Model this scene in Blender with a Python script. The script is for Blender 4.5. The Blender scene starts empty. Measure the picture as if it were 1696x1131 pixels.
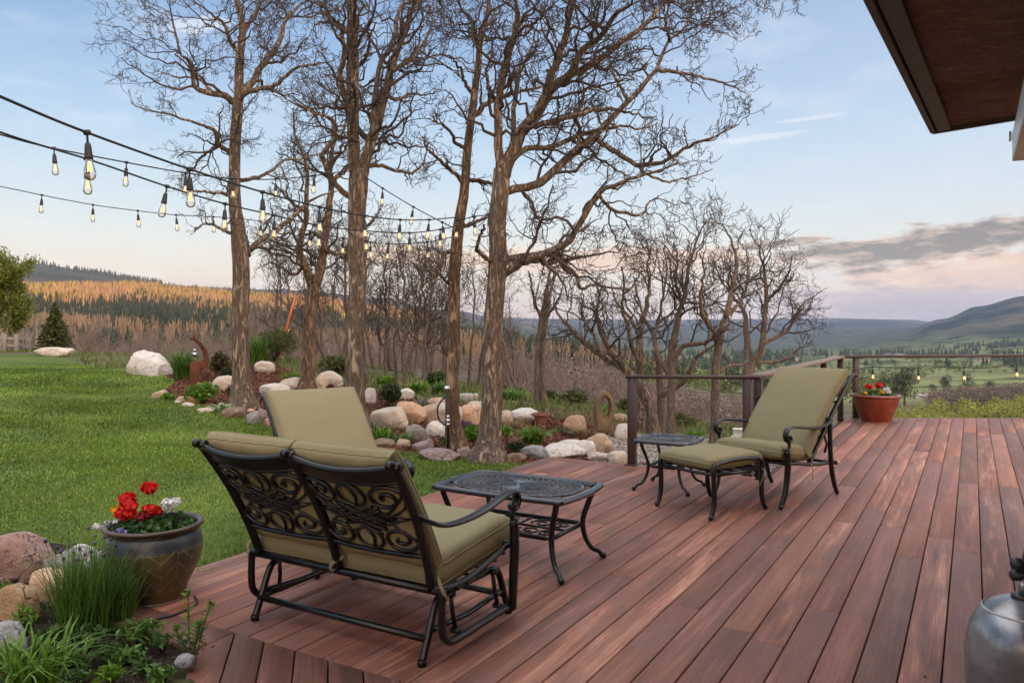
import bpy, math, random
import numpy as np
from mathutils import Vector

SC = bpy.context.scene
COL = SC.collection
PI = math.pi
R = math.radians

# ------------------------------------------------------------------ camera
CAM_H = 1.40            # eye height above the deck
FOC = 1300.0            # focal length for a 1696 wide frame
HZ = 535.0              # row of the true horizon in that frame
cam_d = bpy.data.cameras.new('camera')
cam = bpy.data.objects.new('camera', cam_d)
COL.objects.link(cam)
cam.location = (0, 0, CAM_H)
cam.rotation_euler = (PI / 2, 0, 0)
cam_d.sensor_width = 36.0
cam_d.lens = FOC / 1696 * 36.0
cam_d.shift_y = -(565.5 - HZ) / 1696
cam_d.clip_start = 0.05
cam_d.clip_end = 40000
SC.camera = cam

# ------------------------------------------------------------------ view, sampling
SC.view_settings.view_transform = 'Standard'
SC.view_settings.look = 'None'
SC.view_settings.exposure = 0.35
SC.view_settings.gamma = 1.0
SC.view_settings.use_curve_mapping = False
SC.render.engine = 'CYCLES'
SC.cycles.use_denoising = True
SC.cycles.use_adaptive_sampling = True
SC.cycles.adaptive_threshold = 0.02
SC.cycles.max_bounces = 6
SC.cycles.diffuse_bounces = 3
SC.cycles.glossy_bounces = 3
SC.cycles.transparent_max_bounces = 8
SC.cycles.volume_bounces = 0
SC.cycles.sample_clamp_indirect = 4.0
SC.cycles.caustics_reflective = False
SC.cycles.caustics_refractive = False

# ------------------------------------------------------------------ sun: last light of the day, behind the camera
SUN_EL, SUN_AZ = R(3.6), R(150)      # azimuth measured from +Y towards +X
sun_dir = Vector((math.sin(SUN_AZ) * math.cos(SUN_EL), math.cos(SUN_AZ) * math.cos(SUN_EL), math.sin(SUN_EL)))
sl = bpy.data.lights.new('sun', 'SUN')
sl.energy = 5.0
sl.angle = R(0.6)
sl.color = (1.0, 0.47, 0.14)
sun = bpy.data.objects.new('sun', sl)
COL.objects.link(sun)
sun.rotation_euler = sun_dir.to_track_quat('Z', 'Y').to_euler()

# ------------------------------------------------------------------ sky: evening gradient with cloud banks
world = bpy.data.worlds.new('World')
SC.world = world
world.use_nodes = True


class NB:
    """terse shader node builder"""
    def __init__(s, nt):
        s.nt = nt
        nt.nodes.clear()

    def n(s, t, **kw):
        nd = s.nt.nodes.new(t)
        for k, v in kw.items():
            setattr(nd, k, v)
        return nd

    def link(s, a, b):
        s.nt.links.new(a, b)

    def put(s, sock, v):
        if v is None:
            return
        if hasattr(v, 'is_linked'):
            s.link(v, sock)
        else:
            if sock.type == 'RGBA' and len(v) == 3:
                v = (*v, 1)
            sock.default_value = v

    def m(s, op, a, b=None, c=None, clamp=False):
        nd = s.n('ShaderNodeMath', operation=op)
        nd.use_clamp = clamp
        s.put(nd.inputs[0], a)
        s.put(nd.inputs[1], b)
        s.put(nd.inputs[2], c)
        return nd.outputs[0]

    def vec(s, x, y, z):
        nd = s.n('ShaderNodeCombineXYZ')
        s.put(nd.inputs[0], x); s.put(nd.inputs[1], y); s.put(nd.inputs[2], z)
        return nd.outputs[0]

    def mix(s, f, a, b, mode='MIX'):
        nd = s.n('ShaderNodeMix', data_type='RGBA', blend_type=mode)
        nd.clamp_factor = True
        s.put(nd.inputs[0], f); s.put(nd.inputs[6], a); s.put(nd.inputs[7], b)
        return nd.outputs[2]

    def ramp(s, f, stops, interp='LINEAR'):
        nd = s.n('ShaderNodeValToRGB')
        cr = nd.color_ramp
        cr.interpolation = interp
        while len(cr.elements) < len(stops):
            cr.elements.new(0.5)
        for e, (p, c) in zip(cr.elements, stops):
            e.position = p
            e.color = (*c, 1) if len(c) == 3 else c
        s.put(nd.inputs[0], f)
        return nd.outputs[0]

    def noise(s, v, scale, detail=3, rough=0.5, dist=0.0, col=False):
        nd = s.n('ShaderNodeTexNoise')
        s.put(nd.inputs['Vector'], v)
        nd.inputs['Scale'].default_value = scale
        nd.inputs['Detail'].default_value = detail
        nd.inputs['Roughness'].default_value = rough
        nd.inputs['Distortion'].default_value = dist
        return nd.outputs[1 if col else 0]

    def voronoi(s, v, scale, feature='F1', out=0):
        nd = s.n('ShaderNodeTexVoronoi', feature=feature)
        s.put(nd.inputs['Vector'], v)
        nd.inputs['Scale'].default_value = scale
        return nd.outputs[out]

    def mapping(s, v, scale=(1, 1, 1), loc=(0, 0, 0), rot=(0, 0, 0)):
        nd = s.n('ShaderNodeMapping')
        s.put(nd.inputs[0], v)
        nd.inputs['Scale'].default_value = scale
        nd.inputs['Location'].default_value = loc
        nd.inputs['Rotation'].default_value = rot
        return nd.outputs[0]

    def sep(s, v):
        nd = s.n('ShaderNodeSeparateXYZ')
        s.put(nd.inputs[0], v)
        return nd.outputs

    def obj(s):
        return s.n('ShaderNodeTexCoord').outputs['Object']

    def geo(s, name):
        return s.n('ShaderNodeNewGeometry').outputs[name]

    def bump(s, h, strength=0.3, dist=0.01, normal=None):
        nd = s.n('ShaderNodeBump')
        nd.inputs['Strength'].default_value = strength
        nd.inputs['Distance'].default_value = dist
        s.put(nd.inputs['Height'], h)
        s.put(nd.inputs['Normal'], normal)
        return nd.outputs[0]

    def smooth(s, x, lo, hi):
        nd = s.n('ShaderNodeMapRange', interpolation_type='SMOOTHSTEP')
        s.put(nd.inputs[0], x)
        s.put(nd.inputs[1], lo); s.put(nd.inputs[2], hi)
        return nd.outputs[0]

    def surface(s, base, rough=0.6, metal=0.0, normal=None, spec=None, emit=None, es=0.0, coat=0.0):
        b = s.n('ShaderNodeBsdfPrincipled')
        s.put(b.inputs['Base Color'], base)
        s.put(b.inputs['Roughness'], rough)
        s.put(b.inputs['Metallic'], metal)
        s.put(b.inputs['Normal'], normal)
        s.put(b.inputs['Specular IOR Level'], spec)
        if emit is not None:
            s.put(b.inputs['Emission Color'], emit)
            b.inputs['Emission Strength'].default_value = es
        b.inputs['Coat Weight'].default_value = coat
        o = s.n('ShaderNodeOutputMaterial')
        s.link(b.outputs[0], o.inputs[0])
        return b


SKY_GAIN = 0.785
ZENITH_GAIN = 2.55


def build_world():
    b = NB(world.node_tree)
    d = b.n('ShaderNodeTexCoord').outputs['Generated']
    x, y, z = b.sep(d)
    el = b.m('ARCSINE', z)
    az = b.m('ARCTAN2', x, y)

    def E(py):
        return math.atan((HZ - py) / FOC)
    lo, hi = -0.1, 1.1
    f = b.m('MULTIPLY', b.m('SUBTRACT', el, lo), 1 / (hi - lo))

    def pos(e):
        return (e - lo) / (hi - lo)
    stops = [(0.0, (0.45, 0.38, 0.34)), (pos(E(540)), (0.95, 0.70, 0.50)), (pos(E(490)), (0.92, 0.74, 0.58)), (pos(E(430)), (0.80, 0.755, 0.70)),
             (pos(E(350)), (0.60, 0.685, 0.775)), (pos(E(230)), (0.41, 0.555, 0.75)), (pos(E(90)), (0.255, 0.40, 0.66)), (pos(E(0)), (0.20, 0.34, 0.60)),
             (pos(0.62), (0.26, 0.40, 0.64)), (1.0, (0.30, 0.44, 0.66))]
    base = b.ramp(f, stops)
    # paler air towards the north-east
    side = b.smooth(az, -0.15, 0.55)
    base = b.mix(b.m('MULTIPLY', side, 0.30), base, (0.74, 0.80, 0.87))
    # faint high veil
    veil = b.noise(b.vec(b.m('MULTIPLY', az, 5.0), b.m('MULTIPLY', el, 16.0), 3.1), 1.6, 5, 0.55, 0.4)
    base = b.mix(b.m('MULTIPLY', b.smooth(veil, 0.46, 0.80), 0.42), base, (0.76, 0.80, 0.86))
    # the bright western sky, behind the house, where the sun is going down
    west = b.smooth(b.m('ADD', b.m('MULTIPLY', x, math.sin(SUN_AZ)), b.m('MULTIPLY', y, math.cos(SUN_AZ))), -0.1, 0.95)
    glow = b.m('MULTIPLY', west, b.smooth(el, 1.15, 0.0))
    base = b.mix(1.0, base, b.mix(glow, (0, 0, 0), (4.4, 2.75, 1.55)), 'ADD')
    over = b.smooth(el, 0.50, 0.95)
    base = b.mix(1.0, base, b.mix(over, (0, 0, 0), (0.72 * ZENITH_GAIN, 0.64 * ZENITH_GAIN, 0.57 * ZENITH_GAIN)), 'ADD')

    wx = b.noise(b.vec(b.m('MULTIPLY', az, 9.0), b.m('MULTIPLY', el, 30.0), 0.0), 2.2, 4, 0.6)
    wy = b.noise(b.vec(b.m('MULTIPLY', az, 9.0), b.m('MULTIPLY', el, 34.0), 7.7), 2.6, 3, 0.62)
    fine = b.noise(b.vec(b.m('MULTIPLY', az, 24.0), b.m('MULTIPLY', el, 80.0), 1.7), 2.0, 3, 0.6)

    # each bank: colour, colour of the thin sunlit edges, opacity, edge raggedness, then its clouds (column, row, half width, half height, tilt)
    banks = [
        ((0.92, 0.77, 0.62), (1.05, 0.84, 0.66), 0.6, 1.5, [(1480, 472, 230, 15, -0.06), (1240, 470, 160, 12, 0.0)]),
        ((0.86, 0.57, 0.42), (1.05, 0.74, 0.54), 0.85, 1.5, [(980, 432, 340, 26, 0.0), (690, 428, 150, 22, 0.05), (1640, 462, 290, 62, -0.03)]),
        ((0.47, 0.39, 0.40), (0.80, 0.58, 0.48), 0.82, 1.3, [(1560, 506, 360, 46, 0.02)]),
        ((0.17, 0.135, 0.145), (0.85, 0.57, 0.45), 0.97, 1.3, [(1575, 401, 320, 36, -0.13), (1400, 414, 160, 17, -0.10), (1425, 449, 55, 8, -0.1), (1280, 404, 90, 9, -0.08)]),
        ((0.91, 0.79, 0.70), (0.98, 0.87, 0.76), 0.85, 1.4, [(82, 440, 80, 15, 0.10), (226, 455, 60, 13, 0.02), (152, 446, 18, 11, 0.0)]),
        ((0.78, 0.81, 0.88), (0.84, 0.87, 0.92), 0.55, 1.1, [(1262, 228, 80, 6, -0.05), (1345, 196, 65, 4, -0.04), (335, 42, 60, 14, -0.2)]),
    ]
    out = base
    p2 = b.vec(az, el, 0.0)
    rag = b.m('ADD', b.m('MULTIPLY', b.m('SUBTRACT', wx, 0.5), 2.0), b.m('MULTIPLY', b.m('SUBTRACT', fine, 0.5), 1.0))
    edge = b.m('MULTIPLY', b.m('SUBTRACT', wy, 0.5), 3.0)
    for (c1, c2, op, amp, cl) in banks:
        q = None
        for (px, py, hw, hh, tilt) in cl:
            a0 = math.atan((px - 848) / FOC)
            e0 = math.atan((HZ - py) / FOC * math.cos(a0))
            mp = b.n('ShaderNodeMapping', vector_type='TEXTURE')
            b.put(mp.inputs[0], p2)
            mp.inputs['Location'].default_value = (a0, e0, 0)
            mp.inputs['Rotation'].default_value = (0, 0, -math.atan(tilt))
            mp.inputs['Scale'].default_value = (hw / FOC * math.cos(a0) ** 2, hh / FOC * math.cos(a0), 1)
            ln = b.n('ShaderNodeVectorMath', operation='LENGTH')
            b.link(mp.outputs[0], ln.inputs[0])
            q = ln.outputs['Value'] if q is None else b.m('MINIMUM', q, ln.outputs['Value'])
        q = b.m('ADD', b.m('SUBTRACT', 1.0, q), b.m('MULTIPLY', rag, amp * 0.62))
        mask = b.m('MULTIPLY', b.smooth(q, -0.05, 0.42), op)
        lit = b.m('ADD', b.m('MULTIPLY', q, -1.1), b.m('ADD', edge, 0.75), clamp=True)
        out = b.mix(mask, out, b.mix(lit, c1, c2))
    bg = b.n('ShaderNodeBackground')
    b.link(out, bg.inputs[0])
    bg.inputs[1].default_value = SKY_GAIN
    # a little of the physical clear sky under the evening colours
    nish = b.n('ShaderNodeTexSky', sky_type='NISHITA')
    nish.sun_disc = False
    nish.sun_elevation = SUN_EL
    nish.sun_rotation = SUN_AZ
    bg2 = b.n('ShaderNodeBackground')
    b.link(nish.outputs[0], bg2.inputs[0])
    bg2.inputs[1].default_value = 0.05
    add = b.n('ShaderNodeAddShader')
    b.link(bg.outputs[0], add.inputs[0]); b.link(bg2.outputs[0], add.inputs[1])
    o = b.n('ShaderNodeOutputWorld')
    b.link(add.outputs[0], o.inputs[0])


build_world()
world.cycles.sampling_method = 'NONE'
world.cycles.sample_map_resolution = 1024
# ------------------------------------------------------------------ frames of reference
TH = R(30.4)                       # the deck boards run 30.4 degrees east of the view axis
CU = np.array([math.cos(TH), -math.sin(TH), 0.0])
CV = np.array([math.sin(TH), math.cos(TH), 0.0])


def P(px, py, d):
    """world point seen at a place of the photograph, d metres in front of the camera"""
    return np.array([(px - 848) / FOC * d, d, CAM_H - (py - HZ) / FOC * d])


def UV(u, v, z=0.0):
    p = CU * u + CV * v
    return (p[0], p[1], z)


# ------------------------------------------------------------------ object helpers
def tag(o, label=None, cat=None, group=None, kind=None):
    if label: o['label'] = label
    if cat: o['category'] = cat
    if group: o['group'] = group
    if kind: o['kind'] = kind
    return o


def empty(name, loc=(0, 0, 0), rz=0.0, label=None, cat=None, group=None):
    o = bpy.data.objects.new(name, None)
    COL.objects.link(o)
    o.location = loc
    o.rotation_euler = (0, 0, rz)
    o.empty_display_size = 0.2
    return tag(o, label, cat, group)


def copy_tree(o, parent=None):
    c = o.copy()
    COL.objects.link(c)
    c.parent = parent
    for ch in list(o.children):
        copy_tree(ch, c)
    return c


class MB:
    """collects vertex and face arrays, then links them as one mesh object"""
    def __init__(s):
        s.v, s.f4, s.f3, s.n = [], [], [], 0
        s.m4, s.m3 = [], []

    def add(s, v, f, mi=0):
        v = np.asarray(v, dtype=np.float64).reshape(-1, 3)
        f = np.asarray(f, dtype=np.int64)
        if len(f):
            if f.shape[1] == 4:
                s.f4.append(f + s.n); s.m4.append(np.full(len(f), mi))
            else:
                s.f3.append(f + s.n); s.m3.append(np.full(len(f), mi))
        s.v.append(v)
        s.n += len(v)
        return s

    def faces(s, v, polys, mi=0):
        v = np.asarray(v, dtype=np.float64).reshape(-1, 3)
        q = [p for p in polys if len(p) == 4]
        t = []
        for p in polys:
            if len(p) == 3:
                t.append(p)
            elif len(p) > 4:
                for i in range(1, len(p) - 1):
                    t.append((p[0], p[i], p[i + 1]))
        if q: s.f4.append(np.array(q) + s.n); s.m4.append(np.full(len(q), mi))
        if t: s.f3.append(np.array(t) + s.n); s.m3.append(np.full(len(t), mi))
        s.v.append(v); s.n += len(v)
        return s

    def box(s, c, size, ax=None, mi=0, bevel=0.0):
        c = np.asarray(c, float)
        h = np.asarray(size, float) / 2
        ax = np.eye(3) if ax is None else np.asarray(ax, float)
        if bevel <= 0:
            sg = np.array([[-1, -1, -1], [1, -1, -1], [1, 1, -1], [-1, 1, -1], [-1, -1, 1], [1, -1, 1], [1, 1, 1], [-1, 1, 1]], float)
            s.add((sg * h) @ ax + c, [(0, 3, 2, 1), (4, 5, 6, 7), (0, 1, 5, 4), (1, 2, 6, 5), (2, 3, 7, 6), (3, 0, 4, 7)], mi)
        else:
            w = min(bevel, h.min() * 0.9)
            vs, idx = [], {}
            for sx in (-1, 1):
                for sy in (-1, 1):
                    for sz in (-1, 1):
                        sgn = np.array([sx, sy, sz], float)
                        for a in range(3):
                            p = sgn * (h - w)
                            p[a] = sgn[a] * h[a]
                            idx[(sx, sy, sz, a)] = len(vs)
                            vs.append(p)
            fs = []
            for a in range(3):
                b_, c_ = (a + 1) % 3, (a + 2) % 3
                for sa in (-1, 1):
                    q = []
                    for sb, sc in ((-1, -1), (1, -1), (1, 1), (-1, 1)):
                        k = [0, 0, 0]; k[a] = sa; k[b_] = sb; k[c_] = sc
                        q.append(idx[(*k, a)])
                    fs.append(q if sa > 0 else q[::-1])
            for a in range(3):
                b_, c_ = (a + 1) % 3, (a + 2) % 3
                for sb in (-1, 1):
                    for sc in (-1, 1):
                        def I(sa, ff):
                            k = [0, 0, 0]; k[a] = sa; k[b_] = sb; k[c_] = sc
                            return idx[(*k, ff)]
                        q = [I(-1, b_), I(1, b_), I(1, c_), I(-1, c_)]
                        fs.append(q if sb * sc < 0 else q[::-1])
            for sx in (-1, 1):
                for sy in (-1, 1):
                    for sz in (-1, 1):
                        t = [idx[(sx, sy, sz, 0)], idx[(sx, sy, sz, 1)], idx[(sx, sy, sz, 2)]]
                        fs.append(t if sx * sy * sz > 0 else t[::-1])
            s.faces(np.array(vs) @ ax + c, fs, mi)
        return s

    def bar(s, a, b, w, h, up=(0, 0, 1), mi=0, bevel=0.0):
        a = np.asarray(a, float); b = np.asarray(b, float)
        d = b - a; L = np.linalg.norm(d); d /= L
        up = np.asarray(up, float)
        sd = np.cross(d, up); sd /= np.linalg.norm(sd)
        u2 = np.cross(sd, d)
        return s.box((a + b) / 2, (L, w, h), np.array([d, sd * -1, u2]), mi, bevel)

    def tube(s, pts, rad, n=8, ref=None, cap=True, mi=0, flat=1.0, square=False):
        """swept tube; flat scales the section along the binormal"""
        p = np.asarray(pts, float)
        m = len(p)
        r = np.full(m, rad, float) if np.isscalar(rad) else np.asarray(rad, float)
        t = np.gradient(p, axis=0)
        t /= np.maximum(np.linalg.norm(t, axis=1, keepdims=True), 1e-9)
        if ref is None:
            dd = np.abs(t).mean(axis=0)
            ref = np.eye(3)[np.argmin(dd)]
        ref = np.asarray(ref, float)
        n1 = np.cross(t, ref); n1 /= np.maximum(np.linalg.norm(n1, axis=1, keepdims=True), 1e-9)
        n2 = np.cross(t, n1)
        a = np.arange(n) / n * 2 * PI + (PI / n if square or n == 4 else 0)
        ca, sa = np.cos(a), np.sin(a)
        if square:
            k = 1 / np.maximum(np.abs(ca), np.abs(sa)) ** 0.8
            ca, sa = ca * k, sa * k
        v = p[:, None, :] + r[:, None, None] * (n1[:, None, :] * ca[None, :, None] + n2[:, None, :] * sa[None, :, None] * flat)
        i = np.arange(m - 1)[:, None] * n
        j = np.arange(n)[None, :]
        j2 = (j + 1) % n
        f = np.stack([i + j, i + j2, i + n + j2, i + n + j], -1).reshape(-1, 4)
        base = s.n
        s.add(v.reshape(-1, 3), f, mi)
        if cap:
            s.v.append(p[[0, -1]])
            c0, c1 = base + m * n, base + m * n + 1
            jj = np.arange(n)
            s.f3.append(np.stack([np.full(n, c0), base + (jj + 1) % n, base + jj], -1)); s.m3.append(np.full(n, mi))
            e = base + (m - 1) * n
            s.f3.append(np.stack([np.full(n, c1), e + jj, e + (jj + 1) % n], -1)); s.m3.append(np.full(n, mi))
            s.n += 2
        return s

    def ball(s, c, r, n=10, m=7, mi=0, sc=(1, 1, 1)):
        th = np.linspace(0, PI, m + 1)
        prof = np.stack([np.sin(th) * r, -np.cos(th) * r], -1)
        return s.lathe(prof, n, c, mi, sc)

    def lathe(s, prof, n=24, c=(0, 0, 0), mi=0, sc=(1, 1, 1)):
        prof = np.asarray(prof, float)
        m = len(prof)
        a = np.arange(n) / n * 2 * PI
        v = np.stack([prof[:, None, 0] * np.cos(a)[None] * sc[0], prof[:, None, 0] * np.sin(a)[None] * sc[1], np.repeat(prof[:, 1:2] * sc[2], n, 1)], -1)
        i = np.arange(m - 1)[:, None] * n
        j = np.arange(n)[None, :]
        j2 = (j + 1) % n
        f = np.stack([i + j, i + j2, i + n + j2, i + n + j], -1).reshape(-1, 4)
        return s.add(v.reshape(-1, 3) + np.asarray(c, float), f, mi)

    def grid(s, v, mi=0, wrap=False):
        """v: (A,B,3)"""
        A, B, _ = v.shape
        i = np.arange(A - 1)[:, None] * B
        j = np.arange(B if wrap else B - 1)[None, :]
        j2 = (j + 1) % B
        f = np.stack([i + j, i + j2, i + B + j2, i + B + j], -1).reshape(-1, 4)
        return s.add(v.reshape(-1, 3), f, mi)

    def build(s, name, mats, parent=None, smooth=True, auto=None):
        me = bpy.data.meshes.new(name)
        V = np.concatenate(s.v) if s.v else np.zeros((0, 3))
        me.vertices.add(len(V))
        me.vertices.foreach_set('co', V.astype(np.float32).ravel())
        f4 = np.concatenate(s.f4) if s.f4 else np.zeros((0, 4), int)
        f3 = np.concatenate(s.f3) if s.f3 else np.zeros((0, 3), int)
        m4 = np.concatenate(s.m4) if s.m4 else np.zeros(0, int)
        m3 = np.concatenate(s.m3) if s.m3 else np.zeros(0, int)
        me.loops.add(f4.size + f3.size)
        me.loops.foreach_set('vertex_index', np.concatenate([f4.ravel(), f3.ravel()]).astype(np.int32))
        nf = len(f4) + len(f3)
        me.polygons.add(nf)
        ls = np.concatenate([np.arange(len(f4)) * 4, f4.size + np.arange(len(f3)) * 3])
        me.polygons.foreach_set('loop_start', ls.astype(np.int32))
        me.polygons.foreach_set('material_index', np.concatenate([m4, m3]).astype(np.int32))
        me.update(calc_edges=True)
        me.validate()
        if smooth:
            me.shade_smooth()
        if auto is not None:
            me.shade_smooth()
            try:
                me.set_sharp_from_angle(angle=R(auto))
            except Exception:
                pass
        for mt in (mats if isinstance(mats, (list, tuple)) else [mats]):
            me.materials.append(mt)
        o = bpy.data.objects.new(name, me)
        COL.objects.link(o)
        if parent is not None:
            o.parent = parent
        return o


def spline(pts, n):
    """Catmull-Rom through pts, n points out (any number of columns)"""
    p = np.asarray(pts, float)
    p = np.vstack([2 * p[0] - p[1], p, 2 * p[-1] - p[-2]])
    m = len(p) - 3
    out = []
    for t in np.linspace(0, m - 1e-6, n):
        i = int(t); f = t - i
        a, b_, c, d = p[i], p[i + 1], p[i + 2], p[i + 3]
        out.append(0.5 * (2 * b_ + (c - a) * f + (2 * a - 5 * b_ + 4 * c - d) * f * f + (3 * b_ - a - 3 * c + d) * f ** 3))
    return np.array(out)


def hash_noise(p, seed=0):
    """smooth value noise, p (N,2) or (N,3) -> (N,) in 0..1"""
    p = np.asarray(p, float)
    if p.shape[1] == 2:
        p = np.concatenate([p, np.zeros((len(p), 1))], 1)
    i = np.floor(p).astype(np.int64)
    f = p - i
    f = f * f * (3 - 2 * f)
    out = np.zeros(len(p))
    for dx in (0, 1):
        for dy in (0, 1):
            for dz in (0, 1):
                h = (i[:, 0] + dx) * 374761393 + (i[:, 1] + dy) * 668265263 + (i[:, 2] + dz) * 2147483647 + seed * 1442695041
                h = (h ^ (h >> 13)) * 1274126177
                h = (h ^ (h >> 16)) & 0xFFFFFF
                w = (f[:, 0] if dx else 1 - f[:, 0]) * (f[:, 1] if dy else 1 - f[:, 1]) * (f[:, 2] if dz else 1 - f[:, 2])
                out += w * h / 0xFFFFFF
    return out


def fbm(p, seed=0, octaves=4, gain=0.5):
    p = np.asarray(p, float)
    out = np.zeros(len(p)); a = 1.0; tot = 0
    for k in range(octaves):
        out += a * hash_noise(p * 2 ** k, seed + k * 17)
        tot += a; a *= gain
    return out / tot - 0.5


# ------------------------------------------------------------------ materials
MATS = {}


def mat(name):
    m = bpy.data.materials.new(name)
    m.use_nodes = True
    MATS[name] = m
    return NB(m.node_tree), m


def plain(name, base, rough=0.5, metal=0.0, var=0.15, scale=8.0, bump=0.0, coat=0.0):
    b, m = mat(name)
    n = b.noise(b.obj(), scale, 4, 0.6)
    c = b.mix(n, tuple(x * (1 - var) for x in base), tuple(min(1, x * (1 + var)) for x in base))
    nm = b.bump(b.noise(b.obj(), scale * 6, 3), bump, 0.004) if bump else None
    b.surface(c, rough, metal, nm, coat=coat)
    return m


def leafmat(name, dark, light, rough=0.5, patch=0.0, patch_scale=0.6, trans=0.25):
    """foliage: every leaf its own tint"""
    b, m = mat(name)
    r = b.geo('Random Per Island')
    c = b.mix(r, dark, light)
    if patch:
        n = b.noise(b.obj(), patch_scale, 4, 0.6)
        c = b.mix(b.m('MULTIPLY', b.smooth(n, 0.35, 0.7), patch), c, tuple(x * 1.7 for x in light))
    p = b.surface(c, rough, 0.0, spec=0.3)
    t = b.n('ShaderNodeBsdfTranslucent')
    b.link(c if hasattr(c, 'is_linked') else c, t.inputs[0])
    mx = b.n('ShaderNodeMixShader')
    mx.inputs[0].default_value = trans
    b.link(p.outputs[0], mx.inputs[1]); b.link(t.outputs[0], mx.inputs[2])
    out = [n_ for n_ in b.nt.nodes if n_.type == 'OUTPUT_MATERIAL'][0]
    b.link(mx.outputs[0], out.inputs[0])
    return m


def barkmat(name, dark, light, scale=1.0, bump=0.8, dist=0.02):
    b, m = mat(name)
    o = b.obj()
    v = b.mapping(o, (14 * scale, 14 * scale, 3.4 * scale))
    w = b.noise(v, 1.5, 6, 0.68, 1.4)
    ridge = b.smooth(w, 0.40, 0.60)
    big = b.noise(o, 1.3 * scale, 3)
    fine = b.noise(b.mapping(o, (40, 40, 12)), 1.5, 3)
    c = b.mix(ridge, dark, light)
    c = b.mix(b.m('MULTIPLY', b.smooth(big, 0.52, 0.72), 0.5), c, tuple(x * 0.6 for x in light))
    c = b.mix(b.m('MULTIPLY', fine, 0.45), c, tuple(min(1, x * 1.35) for x in light))
    h = b.m('ADD', ridge, b.m('MULTIPLY', fine, 0.3))
    b.surface(c, 0.9, 0.0, b.bump(h, bump, dist), spec=0.15)
    return m


M_BARK = barkmat('oak_bark', (0.045, 0.034, 0.026), (0.36, 0.285, 0.225), 0.85, 1.0, 0.035)
M_BARK_WARM = barkmat('oak_bark_warm', (0.042, 0.027, 0.018), (0.33, 0.235, 0.16), 0.85, 1.0, 0.035)
M_TWIG = plain('twig_bark', (0.072, 0.056, 0.050), 0.9, 0, 0.35, 5.0)
M_TWIG_GREY = plain('thicket_twig', (0.205, 0.160, 0.138), 0.9, 0, 0.4, 0.8)
M_BARK_FAR = barkmat('slender_bark', (0.06, 0.045, 0.036), (0.20, 0.16, 0.13), 1.4, 0.6)
M_IRON = plain('black_cast_metal', (0.0045, 0.005, 0.0065), 0.30, 0.0, 0.3, 14.0, 0.08)
M_POLISH = plain('black_polished_table_metal', (0.020, 0.024, 0.031), 0.22, 0.0, 0.3, 14.0, 0.05, coat=0.5)
M_RAIL = plain('dark_red_brown_steel', (0.050, 0.026, 0.024), 0.45, 0.0, 0.2, 3.0, 0.04)
M_CABLE = plain('steel_cable', (0.16, 0.155, 0.15), 0.4, 0.6, 0.05)
M_CORD = plain('black_rubber', (0.012, 0.014, 0.016), 0.5, 0.0, 0.2)
# ------------------------------------------------------------------ near ground: one height field from surveyed points
GP = [  # photograph column, row, distance -> height
    (430, 905, 5.0), (0, 900, 4.6), (0, 1000, 4.0), (100, 1080, 3.4), (300, 1120, 3.05), (0, 750, 7.5), (200, 760, 7.0), (0, 650, 12), (0, 587, 23), (110, 590, 23), (-300, 700, 8), (-400, 590, 20),
    (235, 617, 16), (330, 612, 18), (260, 655, 12.5), (402, 672, 11), (440, 702, 10), (600, 742, 9), (790, 765, 8.3), (868, 768, 8.0), (640, 702, 10.5),
    (510, 650, 13), (540, 637, 14.5), (645, 662, 12.7), (752, 742, 8.9), (780, 660, 14), (895, 697, 11.5), (893, 682, 13), (998, 717, 11),
    (900, 765, 8.5), (1080, 748, 9.5), (1100, 722, 12), (1185, 728, 11), (1250, 735, 12), (470, 585, 17), (420, 600, 17), (560, 600, 18), (700, 632, 18),
    (850, 650, 18), (960, 665, 17), (1050, 685, 17), (640, 640, 16), (1200, 720, 16), (1300, 740, 16),
]
_gp = np.array([P(*g) for g in GP])
_ex = [(-2.2, 2.2, -0.12), (-3.5, 3.0, 0.05), (0, 1, -0.35), (2, 4, -0.35), (1, 6, -0.3), (4, 8, -0.6), (8, 11, -1.6), (8, 6, -1.2), (3, 0, -0.4), (-3, 0, 0.0), (-8, 3, 0.5), (-9, 9, 0.6),
       (-18, 14, 0.8), (-25, 24, 0.9), (3.5, 20, -2.2), (8, 20, -3.6), (0, 24, -1.6), (-4, 25, -0.5), (-8, 26, 0.2), (-14, 27, 0.5), (14, 16, -4.0), (14, 8, -3.0)]
_gp = np.vstack([_gp, np.array(_ex)])


def ground_z(x, y):
    x = np.atleast_1d(np.asarray(x, float)); y = np.atleast_1d(np.asarray(y, float))
    d2 = (x[:, None] - _gp[None, :, 0]) ** 2 + (y[:, None] - _gp[None, :, 1]) ** 2
    # smooth inverse-distance blend of the survey, softened with distance from the eye
    s = 0.05 + 0.004 * (x ** 2 + y ** 2)
    w = 1.0 / (d2 + s[:, None]) ** 1.7
    return (w * _gp[None, :, 2]).sum(1) / w.sum(1)


def gz(x, y):
    return float(ground_z(x, y)[0])


def G(px, py, d):
    """ground point on the sight line px at distance d (height from the ground itself)"""
    x = (px - 848) / FOC * d
    return np.array([x, d, gz(x, d)])


# ------------------------------------------------------------------ far terrain, polar height field round the viewpoint
RAD = np.array([24, 40, 70, 120, 200, 320, 500, 750, 1050, 1400, 1900, 2600, 3600, 5000, 7000, 9500, 12500.])
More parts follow.
